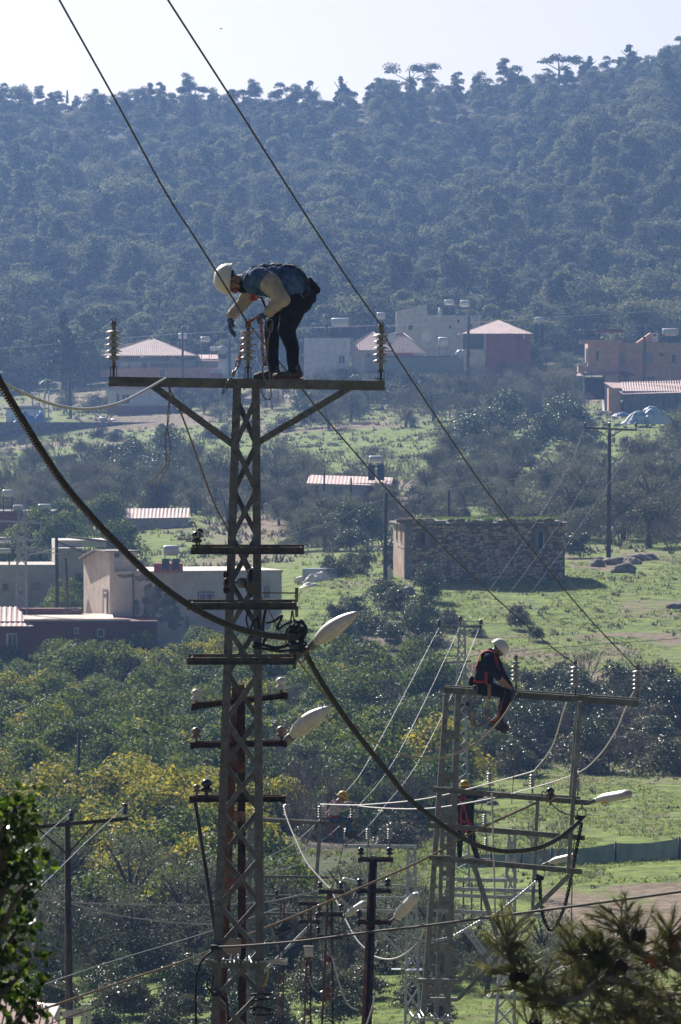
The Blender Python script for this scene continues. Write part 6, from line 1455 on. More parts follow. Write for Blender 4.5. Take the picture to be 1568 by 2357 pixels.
for i in range(7):
    bm = bmesh.new(); bmesh.ops.create_cube(bm, size=1); gq = random.Random(i)
    bmesh.ops.bevel(bm, geom=bm.edges[:] + bm.verts[:], offset=.24, segments=1, affect='EDGES')
    for v in bm.verts: v.co += Vector([gq.uniform(-.07, .07) for _ in range(3)])
    me = bpy.data.meshes.new('stone'); bm.to_mesh(me); bm.free(); me.materials.append(M[('stoneA', 'stoneB', 'stoneC', 'stoneA', 'stoneC', 'stoneB', 'stoneA')[i]]); st.append(me)
holes = [(962, 1222, 1002, 1262), (1228, 1216, 1260, 1268)]
gq = random.Random(12); place = []; y = 1211.0; row = 0
while y < 1333:
    hh = gq.uniform(4.6, 7.4); x = 933 + gq.uniform(0, 5)
    while x < 1299:
        ww = gq.uniform(5, 14)
        if not any(a < x + ww and x < c_ and b < y + hh and y < d for a, b, c_, d in holes): place.append((x, y + gq.uniform(-2, 2), min(ww, 1301 - x), hh * gq.uniform(.7, 1.25)))
        x += ww + gq.uniform(.6, 1.8)
    y += hh + .7
gq.shuffle(place); place.sort(key=lambda q: -q[2] * q[3]); rest_ = MB()
W0 = worldpos(h.t)
for i, (x, y, ww, hh) in enumerate(place):
    c = h.q(x + ww / 2, y + hh / 2, .02 + gq.uniform(-.05, .03)); sz = (ww / h.k, .18, hh / h.k)
    if i < 295:
        o = link('stone', st[gq.randrange(7)], h.t, c - W0); o.scale = sz; o.rotation_euler = (gq.uniform(-.1, .1), gq.uniform(-.28, .28), R(5.5) + gq.uniform(-.08, .08))
    elif gq.random() < .9:
        rest_.mi = gq.randrange(3); rest_.box(c, sz, h.M @ Matrix.Rotation(gq.uniform(-.12, .12), 3, 'Y'))
tag(rest_.build('small_stones', [M['stoneA'], M['stoneC'], M['stoneB']], h.t), kind='stuff')
h.box('corner_plaster', 931.5, 1334, 950, 1209, -.10, -.06, mat('grey corner plaster', (.16, .14, .125), (.25, .22, .2), scale=1.5, rough=.95))
for x0, y0, x1, y1, lx0, lx1 in ((969, 1228, 979, 1255, 979, 991), (1240, 1226, 1251, 1263, 1232, 1240)):
    h.box('opening_shade', x0, y1, x1, y0, -.07, -.03, 'blackcloth'); h.box('window_frame', lx0, y1, lx1, y0 - 3, -.11, -.02, 'sheetgrey'); h.box('lintel', min(x0, lx0) - 2, y0 - 3.2, max(x1, lx1) + 3, y0 - 6, -.13, -.02, 'slab')  # black slab in the cloth material stands for shade inside the opening
h.box('jamb', 1251.2, 1264, 1254, 1225, -.11, -.02, 'stoneB')
for v0, v1, y0, y1 in ((1.5, 2.5, 1212, 1252), (4.7, 5.7, 1209, 1250)): h.swin(v0, v1, y0, y1, 'plasterorange', 'pane')
mb = MB(); mb.bar(h.q(930.7, 1262, .6), h.q(930.7, 1259, 5.2), .05, .08); mb.build('side_ledge', M['slab'], h.t)
RGRASS = [(h.q(gq.triangular(930, 1295, 1060), 1197, gq.uniform(-.1, 7)), gq.uniform(.06, .22), gq.uniform(0, 6)) for _ in range(70)]
for i in range(40): RGRASS.append((h.q(gq.uniform(1190, 1280) if i % 2 else gq.uniform(1000, 1150), 1197, gq.uniform(-.1, 2)), gq.uniform(.15, .35), i))
V = []; F = []
for p, s_, r_ in RGRASS:
    for k in range(6):
        a = gq.uniform(0, 6.28); ox, oy = gq.uniform(-.3, .3), gq.uniform(-.3, .3); b = len(V); V += [(p.x + ox - .035, p.y + oy, p.z), (p.x + ox + .035, p.y + oy + .02, p.z), (p.x + ox + math.cos(a) * s_ * .4, p.y + oy + math.sin(a) * s_ * .4, p.z + s_)]; F.append((b, b + 1, b + 2))
mb = MB(); mb.add(V, F); tg = mb.build('roof_grass', M['green'], h.t); tag(tg, kind='stuff')
at = tg.data.attributes.new('rnd', 'FLOAT', 'FACE'); at.data.foreach_set('value', [random.random() * .7 + .2 for _ in F])

mb = MB()
for k in range(60):
    p = h.q(gq.choice((gq.uniform(924, 1000), gq.uniform(1180, 1300), gq.uniform(924, 1300))), 1199, gq.uniform(-.3, 2.5)); mb.ball(p, gq.uniform(.12, .42), 7, (1.3, 1, .6))
tag(mb.build('roof_clods', mat('dry earth clod', (.14, .085, .05), (.27, .19, .12), scale=4, rough=1, bump=.6), h.t), kind='stuff')

# --- cream house with the red annexe
stain = mat('stained cream plaster', (.58, .50, .41), (.78, .68, .56), scale=.9, rough=.95, bump=.15, contrast=(.3, .6))
h = House('cream_house', 'cream plastered flat roofed house with stained wall and a brown framed window', 264, 1530, 400, 16)
h.box('wall', 264, 1530, 648, 1320, 0, 9, stain, 2); h.box('parapet', 262, 1320, 650, 1315, -.10, 9.1, 'cream')
hs_ = House('x', 'x', 264, 1530, 400, 16); bpy.data.objects.remove(hs_.t)
L = 7.9
prof = [(h.q(264, 1530, 0) + Vector((0, 0, -2))), h.q(264, 1530, L) + Vector((0, 0, -2)), h.q(264, 1292, L), h.q(264, 1268, 3.6), h.q(264, 1268, 0)]
mb = MB(); n_ = len(prof); t_ = h.u * -.35; mb.add(prof + [p + t_ for p in prof], [tuple(range(n_)), tuple(range(2 * n_ - 1, n_ - 1, -1))] + [(i, i + n_, (i + 1) % n_ + n_, (i + 1) % n_) for i in range(n_)]); mb.build('side_wall', M['cream'], h.t)
h.box('stair_house', 258, 1314.5, 318, 1270, .3, 4, 'cream'); h.box('stair_roof', 242, 1270, 320, 1267.5, -.1, 4.3, 'slab')
MB().bar(h.q(256, 1268, 3.5), h.q(256, 1293, 8.2), .9, .12, h.u).build('roof_edge', M['slab'], h.t)
hd = h.u * -.36
def sidebox(v0, v1, y0, y1, m, name, out=.03):
    a = h.q(264, y1, v0) + hd; b = h.q(264, y0, v1) + hd; c = (a + b) / 2 - h.u * out / 2; return MB().box(c, (out, v1 - v0, b.z - a.z), h.M).build(name, M[m], h.t)
sidebox(.45, 1.9, 1357, 1423, 'brownf', 'door_frame', .05); dr = sidebox(.62, 1.35, 1364, 1422, 'wframe', 'door', .08); sidebox(.7, 1.25, 1367, 1376, 'pane', 'door_pane', .10)
h.box('roof_window', 262, 1306, 279, 1271, .20, .295, 'wframe'); h.box('roof_window_pane', 264.5, 1283, 276.5, 1274, .15, .20, 'pane')
h.win(459, 1369, 487, 1390, 'wframe', 'pane', 1); h.box('window_surround', 454, 1400, 492, 1363, -.03, -.001, 'brownf'); h.win(457, 1449, 482, 1465, 'slab', 'pane', 0); h.win(609, 1354, 617, 1375, 'slab', 'glassy', 0)
h.win(363, 1352, 372, 1362, 'slab', 'pane', 0); h.win(364, 1368, 371, 1377, 'slab', 'pane', 0)
mb = MB(); mb.tube([h.q(305, 1318, -.08), h.q(307, 1420, -.08)], .06, 6); mb.build('drain_pipe', M['slab'], h.t)
mb = MB(); mb.tube([h.q(430, 1420, -.08), h.q(428, 1520, -.08)], .05, 6); mb.build('drain_pipe', M['brownf'], h.t)
# mould patches as thin uneven skins of dark growth
mould = mat('mould stain', (.13, .125, .125), (.36, .32, .28), scale=1.3, rough=1, contrast=(.40, .60), detail=9)
def blot(cx, cy, rx, ry, seed, m):
    gb = random.Random(seed); pts = []; n = 26
    for k in range(n): a = 6.283 * k / n; f = gb.uniform(.55, 1.1); pts.append((cx + math.cos(a) * rx * f, cy + math.sin(a) * ry * f))
    vs = [h.q(cx, cy, -.006 - seed * .0004)] + [h.q(x, y, -.006 - seed * .0004) for x, y in pts]; mb = MB(); mb.add(vs, [(0, k + 1, (k + 1) % n + 1) for k in range(n)]); return mb.build('mould_stain', m, h.t)
for i, (cx, cy, rx, ry) in enumerate(((350, 1385, 26, 42), (392, 1418, 34, 26), (345, 1425, 22, 12), (390, 1385, 22, 22), (290, 1326, 26, 5), (330, 1330, 26, 9), (400, 1440, 16, 12), (315, 1400, 9, 22))): blot(cx, cy, rx, ry, i, mould)
tank('solar water heater on a red base on the roof of the cream house', 394, 1255, 399.5, 36, 24, 34, True, 'wframe')
mb = MB().box(P(388, 1306, 401), (2.0, 1.6, .62)); tag(mb.build('tank_base', M['brickred']), 'red brick base under the water heater of the cream house', 'base')
h = House('red_annexe', 'dark red flat roofed annexe in front of the cream house', 0, 1530, 392, 3)
h.box('wall', -20, 1530, 362, 1430, 0, 9, 'redw', 2); h.box('roof_edge', 55, 1430, 300, 1425, -.12, .4, 'cream'); h.box('roof_deck', 55, 1425.5, 262, 1424.5, .402, 8.9, 'cream'); h.box('back_parapet', 40, 1425, 190, 1410, 7.5, 8.4, 'roofdark')
h.win(306, 1463, 342, 1493, mull=1); h.win(226, 1450, 238, 1465, mull=0); h.win(173, 1447, 179, 1457, mull=0); h.win(20, 1460, 37, 1494, mull=1); h.box('door_leaf', 14, 1530, 19, 1457, -.05, -.004, 'wframe')
A, B, C_, D_ = h.q(-30, 1440, -.8), h.q(78, 1440, -.8), h.q(38, 1402, 3.2), h.q(-30, 1400, 3.2); corrug('porch_roof', h.t, A, B, C_, D_, M['roofpink'], .35)
mb = MB(); rr = random.Random(2)
for k in range(14): mb.bar(h.q(145 + rr.uniform(0, 30), 1418 - rr.uniform(0, 14), 4 + rr.uniform(0, 1)), h.q(178 + rr.uniform(-5, 10), 1415 - rr.uniform(0, 12), 4.5), .12, .05)
tag(mb.build('plank_pile', M['slab']), 'pile of old planks on the roof of the red annexe', 'planks')

# --- other houses on the left
h = House('grey_house', 'grey rendered house with slanted roofs behind the leaning pole', 0, 1400, 445, 6)
h.box('wall', -20, 1400, 196, 1300, 0, 8, 'greyw', 2); h.box('gable_wall', 130, 1300, 190, 1262, .01, 7, 'greyw'); h.box('upper_wall', 133, 1262, 250, 1246, 3, 9, 'dimw')
MB().bar(h.q(128, 1245, -.2), h.q(212, 1280, -.2), .3, .18, h.v).build('roof_edge', M['slab'], h.t); MB().bar(h.q(158, 1238, 2.7), h.q(252, 1249, 2.7), .5, .18, h.v).build('roof_edge', M['slab'], h.t)
h.win(8, 1345, 18, 1358, 'slab', 'pane', 0); h.win(74, 1342, 88, 1356, 'slab', 'pane', 0)
tank('water heater on the roof of the grey house at the left edge', 8, 1236, 446, 34, 14, 50, False); tank('second water heater low on the roof at the left edge', 8, 1262, 444, 34, 12, 26, False)
h = House('long_red_house', 'long low dark red house at the left edge with barrels on its roof', 0, 1215, 545, 0)
h.box('wall', -20, 1215, 122, 1180, 0, 7, 'redw', 2); h.box('roof_edge', -20, 1180, 124, 1176, -.2, 7.2, 'slab')
tank('grey solar water heater near the left edge above the long red house', 18, 1127, 545, 24, 16, 34, False); tank('round white drum lying on the long red house roof', 42, 1162, 545, 24, 14, 2, False); tank('white topped tank at the right end of the long red house roof', 103, 1160, 545, 30, 16, 2, False)
h = House('low_shed', 'long low shed with a faded pink roof between the trees', 285, 1210, 560, 0, 'shed'); h.box('wall', 292, 1210, 432, 1190, 0, 5, 'dimw', 2)
corrug('roof', h.t, h.q(283, 1193, -.4), h.q(438, 1191, -.4), h.q(436, 1172, 2.5), h.q(284, 1172, 2.5), M['roofpink'], .35)
h = House('small_house', 'small single storey house with a pink metal roof in the green meadow', 735, 1160, 560, -2)
h.box('wall', 735, 1160, 888, 1112, 0, 6, 'dimw', 1); corrug('roof', h.t, h.q(706, 1112, -.5), h.q(900, 1118, -.5), h.q(903, 1100, 3), h.q(712, 1094, 3), M['roofpink'], .35); corrug('roof', h.t, h.q(903, 1100, 3), h.q(712, 1094, 3), h.q(706, 1118, 6.5), h.q(900, 1118, 6.5), M['roofpink'], .8)
h.win(766, 1121, 790, 1141, 'wframe', 'glassy', 1); h.win(868, 1125, 878, 1134, 'slab', 'pane', 0)
for x, y0, y1 in ((747, 1079, 1130), (809, 1100, 1150)): MB().tube([h.q(x, y1, -.6), h.q(x, y0, -.6)], .09, 8).build('stove_pipe', M['ironw'], h.t)
tank('water heater with two dark panels on the small meadow house', 866, 1049, 562, 33, 16, 42, True)
# --- village
h = House('village_house', 'big house with a broad pink hipped roof and pale green awning at the left', 262, 885, 880)
h.box('wall', 262, 905, 500, 846, 0, 9, 'pinkw', 1); h.box('upper_wall', 275, 846, 345, 832, 1, 8, 'whitew'); h.box('veranda_back', 345, 846, 440, 828, 2.5, 8, 'dimw'); h.box('balcony', 232, 868, 262, 850, .5, 6, 'pinkbase')
hip(h, 230, 456, 818, 780, 338, 350, -1.5, 9.5); corrug('awning', h.t, h.q(262, 834, -1.8), h.q(390, 834, -1.8), h.q(386, 825, -.3), h.q(282, 824, -.3), M['roofgreen'], .45); corrug('awning', h.t, h.q(412, 838, -1.8), h.q(452, 840, -1.8), h.q(450, 829, -.3), h.q(414, 828, -.3), M['roofgreen'], .45)
h.win(368, 850, 378, 866); h.box('door_dark', 327, 846, 338, 832, .97, .999, 'pane')
mb = MB()
for x in (233, 240, 248, 300, 335, 385): mb.tube([h.q(x, 850, -1.2), h.q(x, 819, -1.2)], .07, 6)
mb.build('posts', M['brownf'], h.t)
h = House('village_house', 'white house with a pink painted base below the broad hipped roof', 248, 968, 858)
h.box('base', 246, 968, 400, 934, -.05, 7, 'pinkbase', 1); h.box('wall', 248, 934, 398, 896, 0, 7, 'whitew'); h.box('roof_edge', 238, 896, 404, 892, -.6, 7.6, 'roofpink'); h.win(270, 908, 274, 926, 'slab', 'pane', 0); h.win(283, 910, 288, 927, 'slab', 'pane', 0); h.win(292, 910, 297, 927, 'slab', 'pane', 0); h.box('porch', 252, 906, 268, 899, -.8, -.06, 'whitew')
h = House('village_house', 'pale green walled house with a short pink roof beside the white tower', 455, 885, 885)
h.box('wall', 455, 905, 502, 826, 0, 7, 'greenw', 1); corrug('roof', h.t, h.q(450, 829, -.5), h.q(504, 831, -.5), h.q(500, 816, 3), h.q(456, 816, 3), M['roofpink'], .5); h.win(484, 846, 494, 850, 'slab', 'pane', 0)
tank('water heater behind the right end of the broad hipped roof', 421, 767, 885, 20, 13, 30, False); tank('water heater on a tall stand above the short pink roof', 473, 775, 884, 22, 12, 38, False); tank('water heater with red band next to the white tower', 499, 798, 884, 30, 10, 12, False)
h = House('tower_house', 'narrow white house with a balcony and satellite dish left of the beam centre', 500, 890, 880)
h.box('wall', 502, 905, 545, 812, 0, 6, 'whitew', 1); h.box('roof_slab', 496, 812, 548, 808, -.4, 6.4, 'slab'); h.box('dark_box', 505, 826, 522, 812, -.3, -.01, 'ironw'); h.box('balcony', 486, 872, 512, 859, -1.2, -.02, 'pinkbase'); h.box('railing', 486, 859, 512, 850, -1.2, -1.15, 'wframe')
MB().ball(h.q(514, 806, -.3), .75, 14, (1, .3, 1)).build('dish', M['wframe'], h.t)
h = House('village_house', 'plain white flat roofed house with one dark window in the middle', 712, 870, 885)
h.box('wall', 700, 900, 806, 778, 0, 8, 'whitew', 1); h.box('parapet', 699, 778, 808, 775, -.1, 8.1, 'slab'); h.win(781, 819, 793, 836)
MB().tube([h.q(750, 778, .5), h.q(752, 750, .5)], .22, 8).tube([h.q(752, 750, .5), h.q(752, 746, .5)], .42, 8).build('chimney', M['ironw'], h.t)
tank('long white water heater drum with two panels on the plain white house', 783, 732, 886, 40, 18, 28, True, 'wframe')
h = House('village_house', 'cream house with a wide faded pink roof in the middle of the village', 806, 880, 887)
h.box('wall', 808, 900, 872, 806, 0, 8, 'cream', 1); h.box('wall', 872.5, 900, 980, 812, .3, 8, 'cream', 1); h.box('balcony', 905, 828, 978, 820, -.9, .29, 'dimw'); hip(h, 797, 905, 806, 764, 855, 860, -1.2, 9); hip(h, 880, 984, 810, 766, 908, 930, .1, 9); h.win(845, 815, 852, 832, 'slab', 'pane', 0); h.box('red_wall', 910, 820, 950, 812, -.2, .29, 'brickred')
tank('water heater beside the insulator at the right of the beam', 877, 719, 890, 19, 16, 40, True)
h = House('garden_wall_block', 'long low grey green terrace wall in front of the cream house', 865, 880, 875, 0, 'wall'); h.box('wall', 840, 900, 1068, 822, 0, 3, 'greenw', 1); h.box('wall_cap', 838, 822, 1070, 819, -.15, 3.1, 'slab')
h = House('village_house', 'large grey block of a house with a stepped roofline behind the village', 912, 860, 935)
h.box('wall', 912, 880, 1106, 726, 0, 12, 'dimw', 1); mb = MB(); pts = [h.q(912, 727, .1), h.q(983, 727, .1), h.q(983, 701, .1), h.q(912, 717, .1)]; mb.add(pts + [p + h.v * 11.8 for p in pts], [(0, 1, 2, 3), (7, 6, 5, 4), (0, 4, 5, 1), (1, 5, 6, 2), (2, 6, 7, 3), (3, 7, 4, 0)]); mb.build('gable', M['dimw'], h.t)
MB().tube([h.q(1014, 740, -.3), h.q(1014, 708, -.3)], .32, 10).build('chimney', M['wframe'], h.t); h.box('small_window', 1034, 757, 1040, 749, -.03, -.004, 'pane'); h.win(1052, 735, 1058, 745, 'wframe', 'pane', 0); h.win(940, 745, 950, 760, 'wframe', 'pane', 0); h.win(1080, 745, 1088, 757, 'wframe', 'pane', 0)
tank('left one of two water heaters on the large grey block', 1034, 690, 936, 22, 12, 24, True); tank('right one of two water heaters on the large grey block', 1070, 691, 936, 22, 15, 20, False)
h = House('villa', 'red walled villa with a pink pyramid roof and a dark veranda', 1066, 860, 890)
h.box('wall', 1118, 880, 1190, 768, 0, 9, 'brickred', 1); h.box('wall', 1190.5, 880, 1222, 770, .6, 9, 'brickred', 1); h.box('veranda', 1067, 806, 1117.5, 768, 2.5, 8.5, 'pane'); h.box('veranda_base', 1066, 880, 1117.5, 804, .2, 8.6, 'cream', 1); h.box('column', 1114, 804, 1118, 768, .0, .3, 'wframe'); h.box('column', 1205, 780, 1209, 770, .5, .59, 'wframe'); h.box('railing', 1067, 804, 1114, 792, .3, .35, 'ironw')
hip(h, 1058, 1228, 768, 737, 1143, 1147, -1.5, 10.5)
h.box('red_flag', 1076, 821, 1083, 808, .1, .18, mat('red flag cloth', (.45, .02, .03), rough=.8)); h.box('flag_moon', 1078, 816, 1080.5, 811, .05, .09, 'wframe')
tank('water heater on a tall dark platform right of the villa', 1241, 730, 892, 20, 12, 50, True)
tank('water heater between the cream house and the villa', 1020, 776, 878, 22, 20, 22, False); tag(MB().ball(P(1059, 815, 874), .7, 12).build('gas_drum', M['tank']), 'round white drum lying left of the villa', 'drum')
for lab, x, y in (('round satellite dish on the middle village roof', 902, 777), ('pale satellite dish standing before the grey block', 982, 775)):
    t = thing('satellite_dish', lab, 'satellite dish', P(x, y + 14, 882)); MB().lathe([(.02, .12), (.4, .06), (.75, -.12), (.78, -.12), (.42, .1), (.02, .16)], P(x, y, 882), (0, 1, .2), 18).build('dish', M['wframe'], t); MB().tube([P(x, y, 882.2), P(x, y + 14, 882.2)], .06, 6).build('mast', M['ironw'], t)
# --- pink house on the right
h = House('pink_house', 'two storey pink house with a roof terrace at the right edge', 1375, 935, 800)
h.box('wall', 1424, 960, 1620, 789, 0, 9, 'pinkw', 1); h.box('wing', 1352, 862, 1423.5, 785, -1.5, 8, 'pinkw'); h.box('ground_floor', 1392, 960, 1423.5, 862.5, -.8, 8, 'dimw', 1); h.box('parapet', 1333, 792, 1430, 783, -2, -1.52, 'pinkw'); h.box('balcony', 1330, 856, 1351.5, 843, -1.5, 2, 'pinkw'); h.box('balcony_rail', 1330, 842.6, 1351.5, 834, -1.5, -1.42, 'wframe'); h.box('column', 1347, 834, 1352, 802, -1.7, -1.52, 'wframe')
h.box('underhouse_shade', 1345, 920, 1391, 868, -.4, 2, 'blackcloth'); h.win(1370, 808, 1378, 831, v=-1.5, mull=0); h.win(1426, 813, 1440, 839, 'pinkw', 'glassy', 0); h.win(1486, 812, 1502, 836, 'pinkw', 'glassy', 0); h.win(1519, 813, 1526, 819, 'slab', 'pane', 0); h.win(1546, 817, 1556, 837, mull=0); h.win(1437, 864, 1449, 879, mull=0); h.win(1490, 866, 1508, 883, mull=1)  # solid black block painted as the shade under the wing
h.box('wall_stripe', 1480, 880, 1487, 775, -.12, -.01, 'sheetgrey'); corrug('canopy', h.t, h.q(1325, 865, -3), h.q(1424, 862, -3), h.q(1424, 857, -1.6), h.q(1330, 858, -1.6), M['roofpink'], .4); corrug('canopy', h.t, h.q(1390, 862, -2.4), h.q(1462, 864, -2.4), h.q(1450, 857, -.1), h.q(1380, 856, -.1), M['roofdark'], .4)
pg = MB()
for x in (1336, 1356, 1380, 1420): pg.tube([h.q(x, 786, -1), h.q(x, 760, -1)], .07, 6)
pg.build('terrace_posts', M['ironw'], h.t); h.box('terrace_canopy', 1335, 759, 1374, 757, -1.5, 3, 'sheetgrey'); h.box('terrace_canopy', 1374.5, 766, 1433, 757, -1.5, 3, 'roofdark'); h.box('chimney', 1414, 787, 1418, 772, 0, .4, 'wframe')
mb = MB(); pts = [h.q(1468, 788, 2), h.q(1515, 788, 2), h.q(1515, 765, 2), h.q(1500, 765, 2)]; mb.add(pts + [p + h.v * 4 for p in pts], [(0, 1, 2, 3), (7, 6, 5, 4), (0, 4, 5, 1), (1, 5, 6, 2), (2, 6, 7, 3), (3, 7, 4, 0)]); mb.build('stair_house', M['pinkw'], h.t); h.box('stair_window', 1502, 788, 1517, 767, 1.7, 1.99, 'wframe'); h.box('stair_pane', 1505, 774, 1512, 769, 1.6, 1.69, 'pane')
MB().tube([h.q(1540, 885, -.1), h.q(1540, 838, -.1)], .10, 6).build('drain_pipe', M['wframe'], h.t)
tank('large white water heater drum on the pink house', 1543, 756, 800, 36, 16, 18, True)
h = House('long_shed', 'long shed with corrugated grey walls and pink roof before the pink house', 1410, 944, 782)
h.box('wall', 1432, 960, 1620, 900, 0, 5, 'sheetgrey', 0); h.box('side_wall', 1402, 930, 1431.5, 893, 1.2, 5, 'pinkw', 1); corrug('roof', h.t, h.q(1434, 907, -.7), h.q(1622, 902, -.7), h.q(1622, 884, 5), h.q(1393, 880, 5), M['roofpink'], .35)
mb = MB()
for k in range(46): mb.bar(h.q(1434 + k * 4, 948, -.03), h.q(1434 + k * 4, 905, -.03), .10, .05)
tag(mb.build('corrugation', M['sheetgrey'], h.t), kind='stuff')
# --- low house far left with blue tarpaulin
h = House('village_house', 'low pale house with a cluttered roof behind the blue tarpaulins', 12, 985, 852); h.box('wall', 14, 985, 100, 942, 0, 6, 'whitew', 1); h.box('roof_slab', 8, 942, 104, 938, -.5, 6.5, 'slab'); h.box('roof_clutter', 38, 938, 92, 934, 1, 3, 'dimw')
tank('small water heater seen beyond the low pale house', 83, 903, 870, 20, 5, 30, False)
tank('water heater cut by the left edge above the cable', 2, 854, 870, 10, 5, 30, False)
h = House('house_corner', 'dark ribbed roof corner peeping in at the bottom left', 60, 2420, 112, 0, 'house'); h.box('wall', -40, 2470, 110, 2372, .5, 5, 'dimw', 1); corrug('roof', h.t, h.q(-40, 2380, 0), h.q(150, 2372, 0), h.q(62, 2334, 3), h.q(-40, 2334, 3), M['brownf'], .12, rib=.02)
def cloth(name, label, cat, x, y, Y, W, H, D_, m, seed):
    """tarpaulin draped over a heap"""
    gc = random.Random(seed); n = 26; c = P(x, y, Y); mb = MB(); mb.smooth = False; vs = []
    for i in range(n + 1):
        for j in range(n + 1):
            a, b = i / n * 2 - 1, j / n * 2 - 1; r = min(1, math.sqrt(a * a + b * b)); q = Vector((a * 2.2 + seed, b * 2.2, 0)); hh = max(0, 1 - r ** 1.8) * (1 + .35 * noise.noise(q)) + .07 * noise.noise(q * 4)
            vs.append(c + Vector((a * W / 2 * (1 + .08 * noise.noise(q * 2)), b * D_ / 2, H * hh)))
    mb.add(vs, [(i * (n + 1) + j, (i + 1) * (n + 1) + j, (i + 1) * (n + 1) + j + 1, i * (n + 1) + j + 1) for i in range(n) for j in range(n)]); return tag(mb.build(name, m), label, cat)
tb = mat('blue tarpaulin', (.03, .12, .36), (.06, .20, .50), scale=1.5, rough=.45, bump=.5, bscale=2)
tw = mat('faded blue white tarpaulin', (.14, .30, .50), (.62, .66, .70), scale=.7, rough=.5, bump=.5, bscale=2, contrast=(.42, .56))
cloth('tarpaulin', 'large blue tarpaulin heap in front of the low pale house', 'tarpaulin', 62, 977, 847, 4.6, 1.8, 2.5, tb, 1); cloth('tarpaulin', 'right hand blue tarpaulin mound next to the flagpoles', 'tarpaulin', 91, 977, 846.5, 2.6, 1.9, 2, tb, 2); cloth('tarpaulin', 'flat blue sheet at the foot of the low pale house', 'tarpaulin', 46, 977, 846, 1.6, 1.6, 1.2, tb, 3)
cloth('tarpaulin', 'big heap covered with a faded blue and white tarpaulin by the long shed', 'tarpaulin', 1494, 976, 742, 7.2, 2.1, 4, tw, 5); cloth('tarpaulin', 'crumpled blue sheet on the ground beside the covered heap', 'tarpaulin', 1434, 958, 748, 3.0, .5, 1.6, tb, 7)
for lab, x, f in (('pale flagpole with a small red flag beside the blue tarpaulins', 103, True), ('plain pale flagpole right of the flag', 112, False)):
    t = thing('flagpole', lab, 'flagpole', P(x, 977, 846)); MB().tube([P(x, 977, 846), P(x + .5, 900, 846)], [.12, .09], 8).build('pole', M['wframe'], t)
    if f: MB().box(P(x + .8, 910, 846), (.30, .04, 1.2), Matrix.Rotation(R(8), 3, 'Y')).build('flag', mat('flag cloth', (.4, .03, .03), rough=.8), t)
# garden wall
t = thing('retaining_wall', 'long grey stone retaining wall below the houses at the left', 'wall', P(180, 1003, 842))
MB().box((P(165, 990, 842).x, 842.5, (P(0, 978, 842).z + P(0, 1008, 842).z) / 2), (412 / PX(842), .8, 30 / PX(842) + .8)).build('wall', M['dimw'] if False else mat('grey rubble wall', (.10, .085, .085), (.22, .19, .18), scale=2, rough=1, bump=.8, bscale=3), t)
gq = random.Random(9); mb = MB()
for k in range(230):
    x = gq.uniform(-30, 368); y = gq.uniform(984, 1006); mb.box(P(x, y, 842.05), (gq.uniform(.25, .55), .22, gq.uniform(.15, .3)), Matrix.Rotation(gq.uniform(-.2, .2), 3, 'Y'))
tag(mb.build('wall_stones', mat('wall stone', (.12, .10, .10), (.30, .26, .25), scale=.8, rough=1), t), kind='stuff')
for i, (x, w__) in enumerate(((238, 10), (264, 9), (284, 12))):
    tag(MB().lathe([(.2, -w__ / 31 - .3), (.42, -w__ / 31 - .2), (.42, w__ / 31 + .2), (.2, w__ / 31 + .3)], P(x / 1.0 - 0, 967 + i * 4, 846), (1, 0, -.12), 12).build('white_drum', M['tank']), ('left one', 'middle one', 'right one')[i] + ' of three white drums lying on the retaining wall', 'drum')
# --- rocks, rubbish
rocks = []
for i in range(4):
    bm = bmesh.new(); bmesh.ops.create_icosphere(bm, subdivisions=3, radius=1)
    for v in bm.verts: v.co *= 1 + .30 * noise.noise(v.co * 1.2 + Vector((i * 3, 0, 0))) + .12 * noise.noise(v.co * 3 + Vector((0, i, 0)))
    me = bpy.data.meshes.new('rock'); bm.to_mesh(me); bm.free(); rocks.append(me)
M['rock'] = mat('grey rock', (.13, .115, .10), (.32, .28, .25), scale=1.4, rough=1, bump=.8, bscale=5)
for me in rocks: me.materials.append(M['rock'])
def rock(lab, x, Y, sx, sy, sz, i=0, grp='rocks on the slopes'):
    p = GX(x, Y); o = link('rock', rocks[i % 4], None, p + Vector((0, 0, sz * .25))); o.scale = (sx, sy, sz); o.rotation_euler = (0, 0, i * 1.3); tag(o, lab, 'rock', grp); return o
rock('grey boulder on the grass left of the ruin corner', 918 + 22, 421, .75, .5, .5, 1); rock('dark boulder on the slope right of the ruin shadow', 1437, 441, 1.0, .7, .6, 2); rock('pale flat boulder at the right edge of the green slope', 1564, 410, 1.1, .6, .35, 3)
for i, (x, Y) in enumerate(((1385, 458), (1400, 455), (1418, 457), (1440, 460), (1455, 456), (1470, 461), (1375, 452), (1490, 462))): rock('stone in the tumbled row of rocks above the green slope', x, Y, .8 + .2 * (i % 3), .6, .45, i, 'tumbled row of rocks')
for i, (x, Y) in enumerate(((1110, 282), (1122, 283), (1135, 281), (1146, 284), (1080, 268), (1030, 196), (1044, 197), (1012, 195), (830, 191), (850, 190), (872, 191))): rock('grey field stone lying in the meadow near the towers', x, Y, .30, .22, .17, i, 'field stones near the towers')
M['rubwhite'] = mat('white plastic sheet', (.60, .57, .53), (.74, .72, .69), scale=1.5, rough=.6, bump=.5); M['rubblue'] = mat('blue grey crate', (.18, .24, .28), (.30, .38, .42), scale=2, rough=.7)
cloth('rubbish_sheet', 'large crumpled white sheet on the rubbish heap', 'rubbish', 734, 1346, 431, 2.9, .9, 1.8, M['rubwhite'], 11); cloth('rubbish_sheet', 'smaller white sheet in front of the rubbish heap', 'rubbish', 716, 1358, 428, 2.2, .55, 1.4, M['rubwhite'], 12); cloth('rubbish_sheet', 'white rag leaning at the left corner of the ruin', 'rubbish', 896, 1336, 431, .8, 1.0, .6, M['rubwhite'], 13)
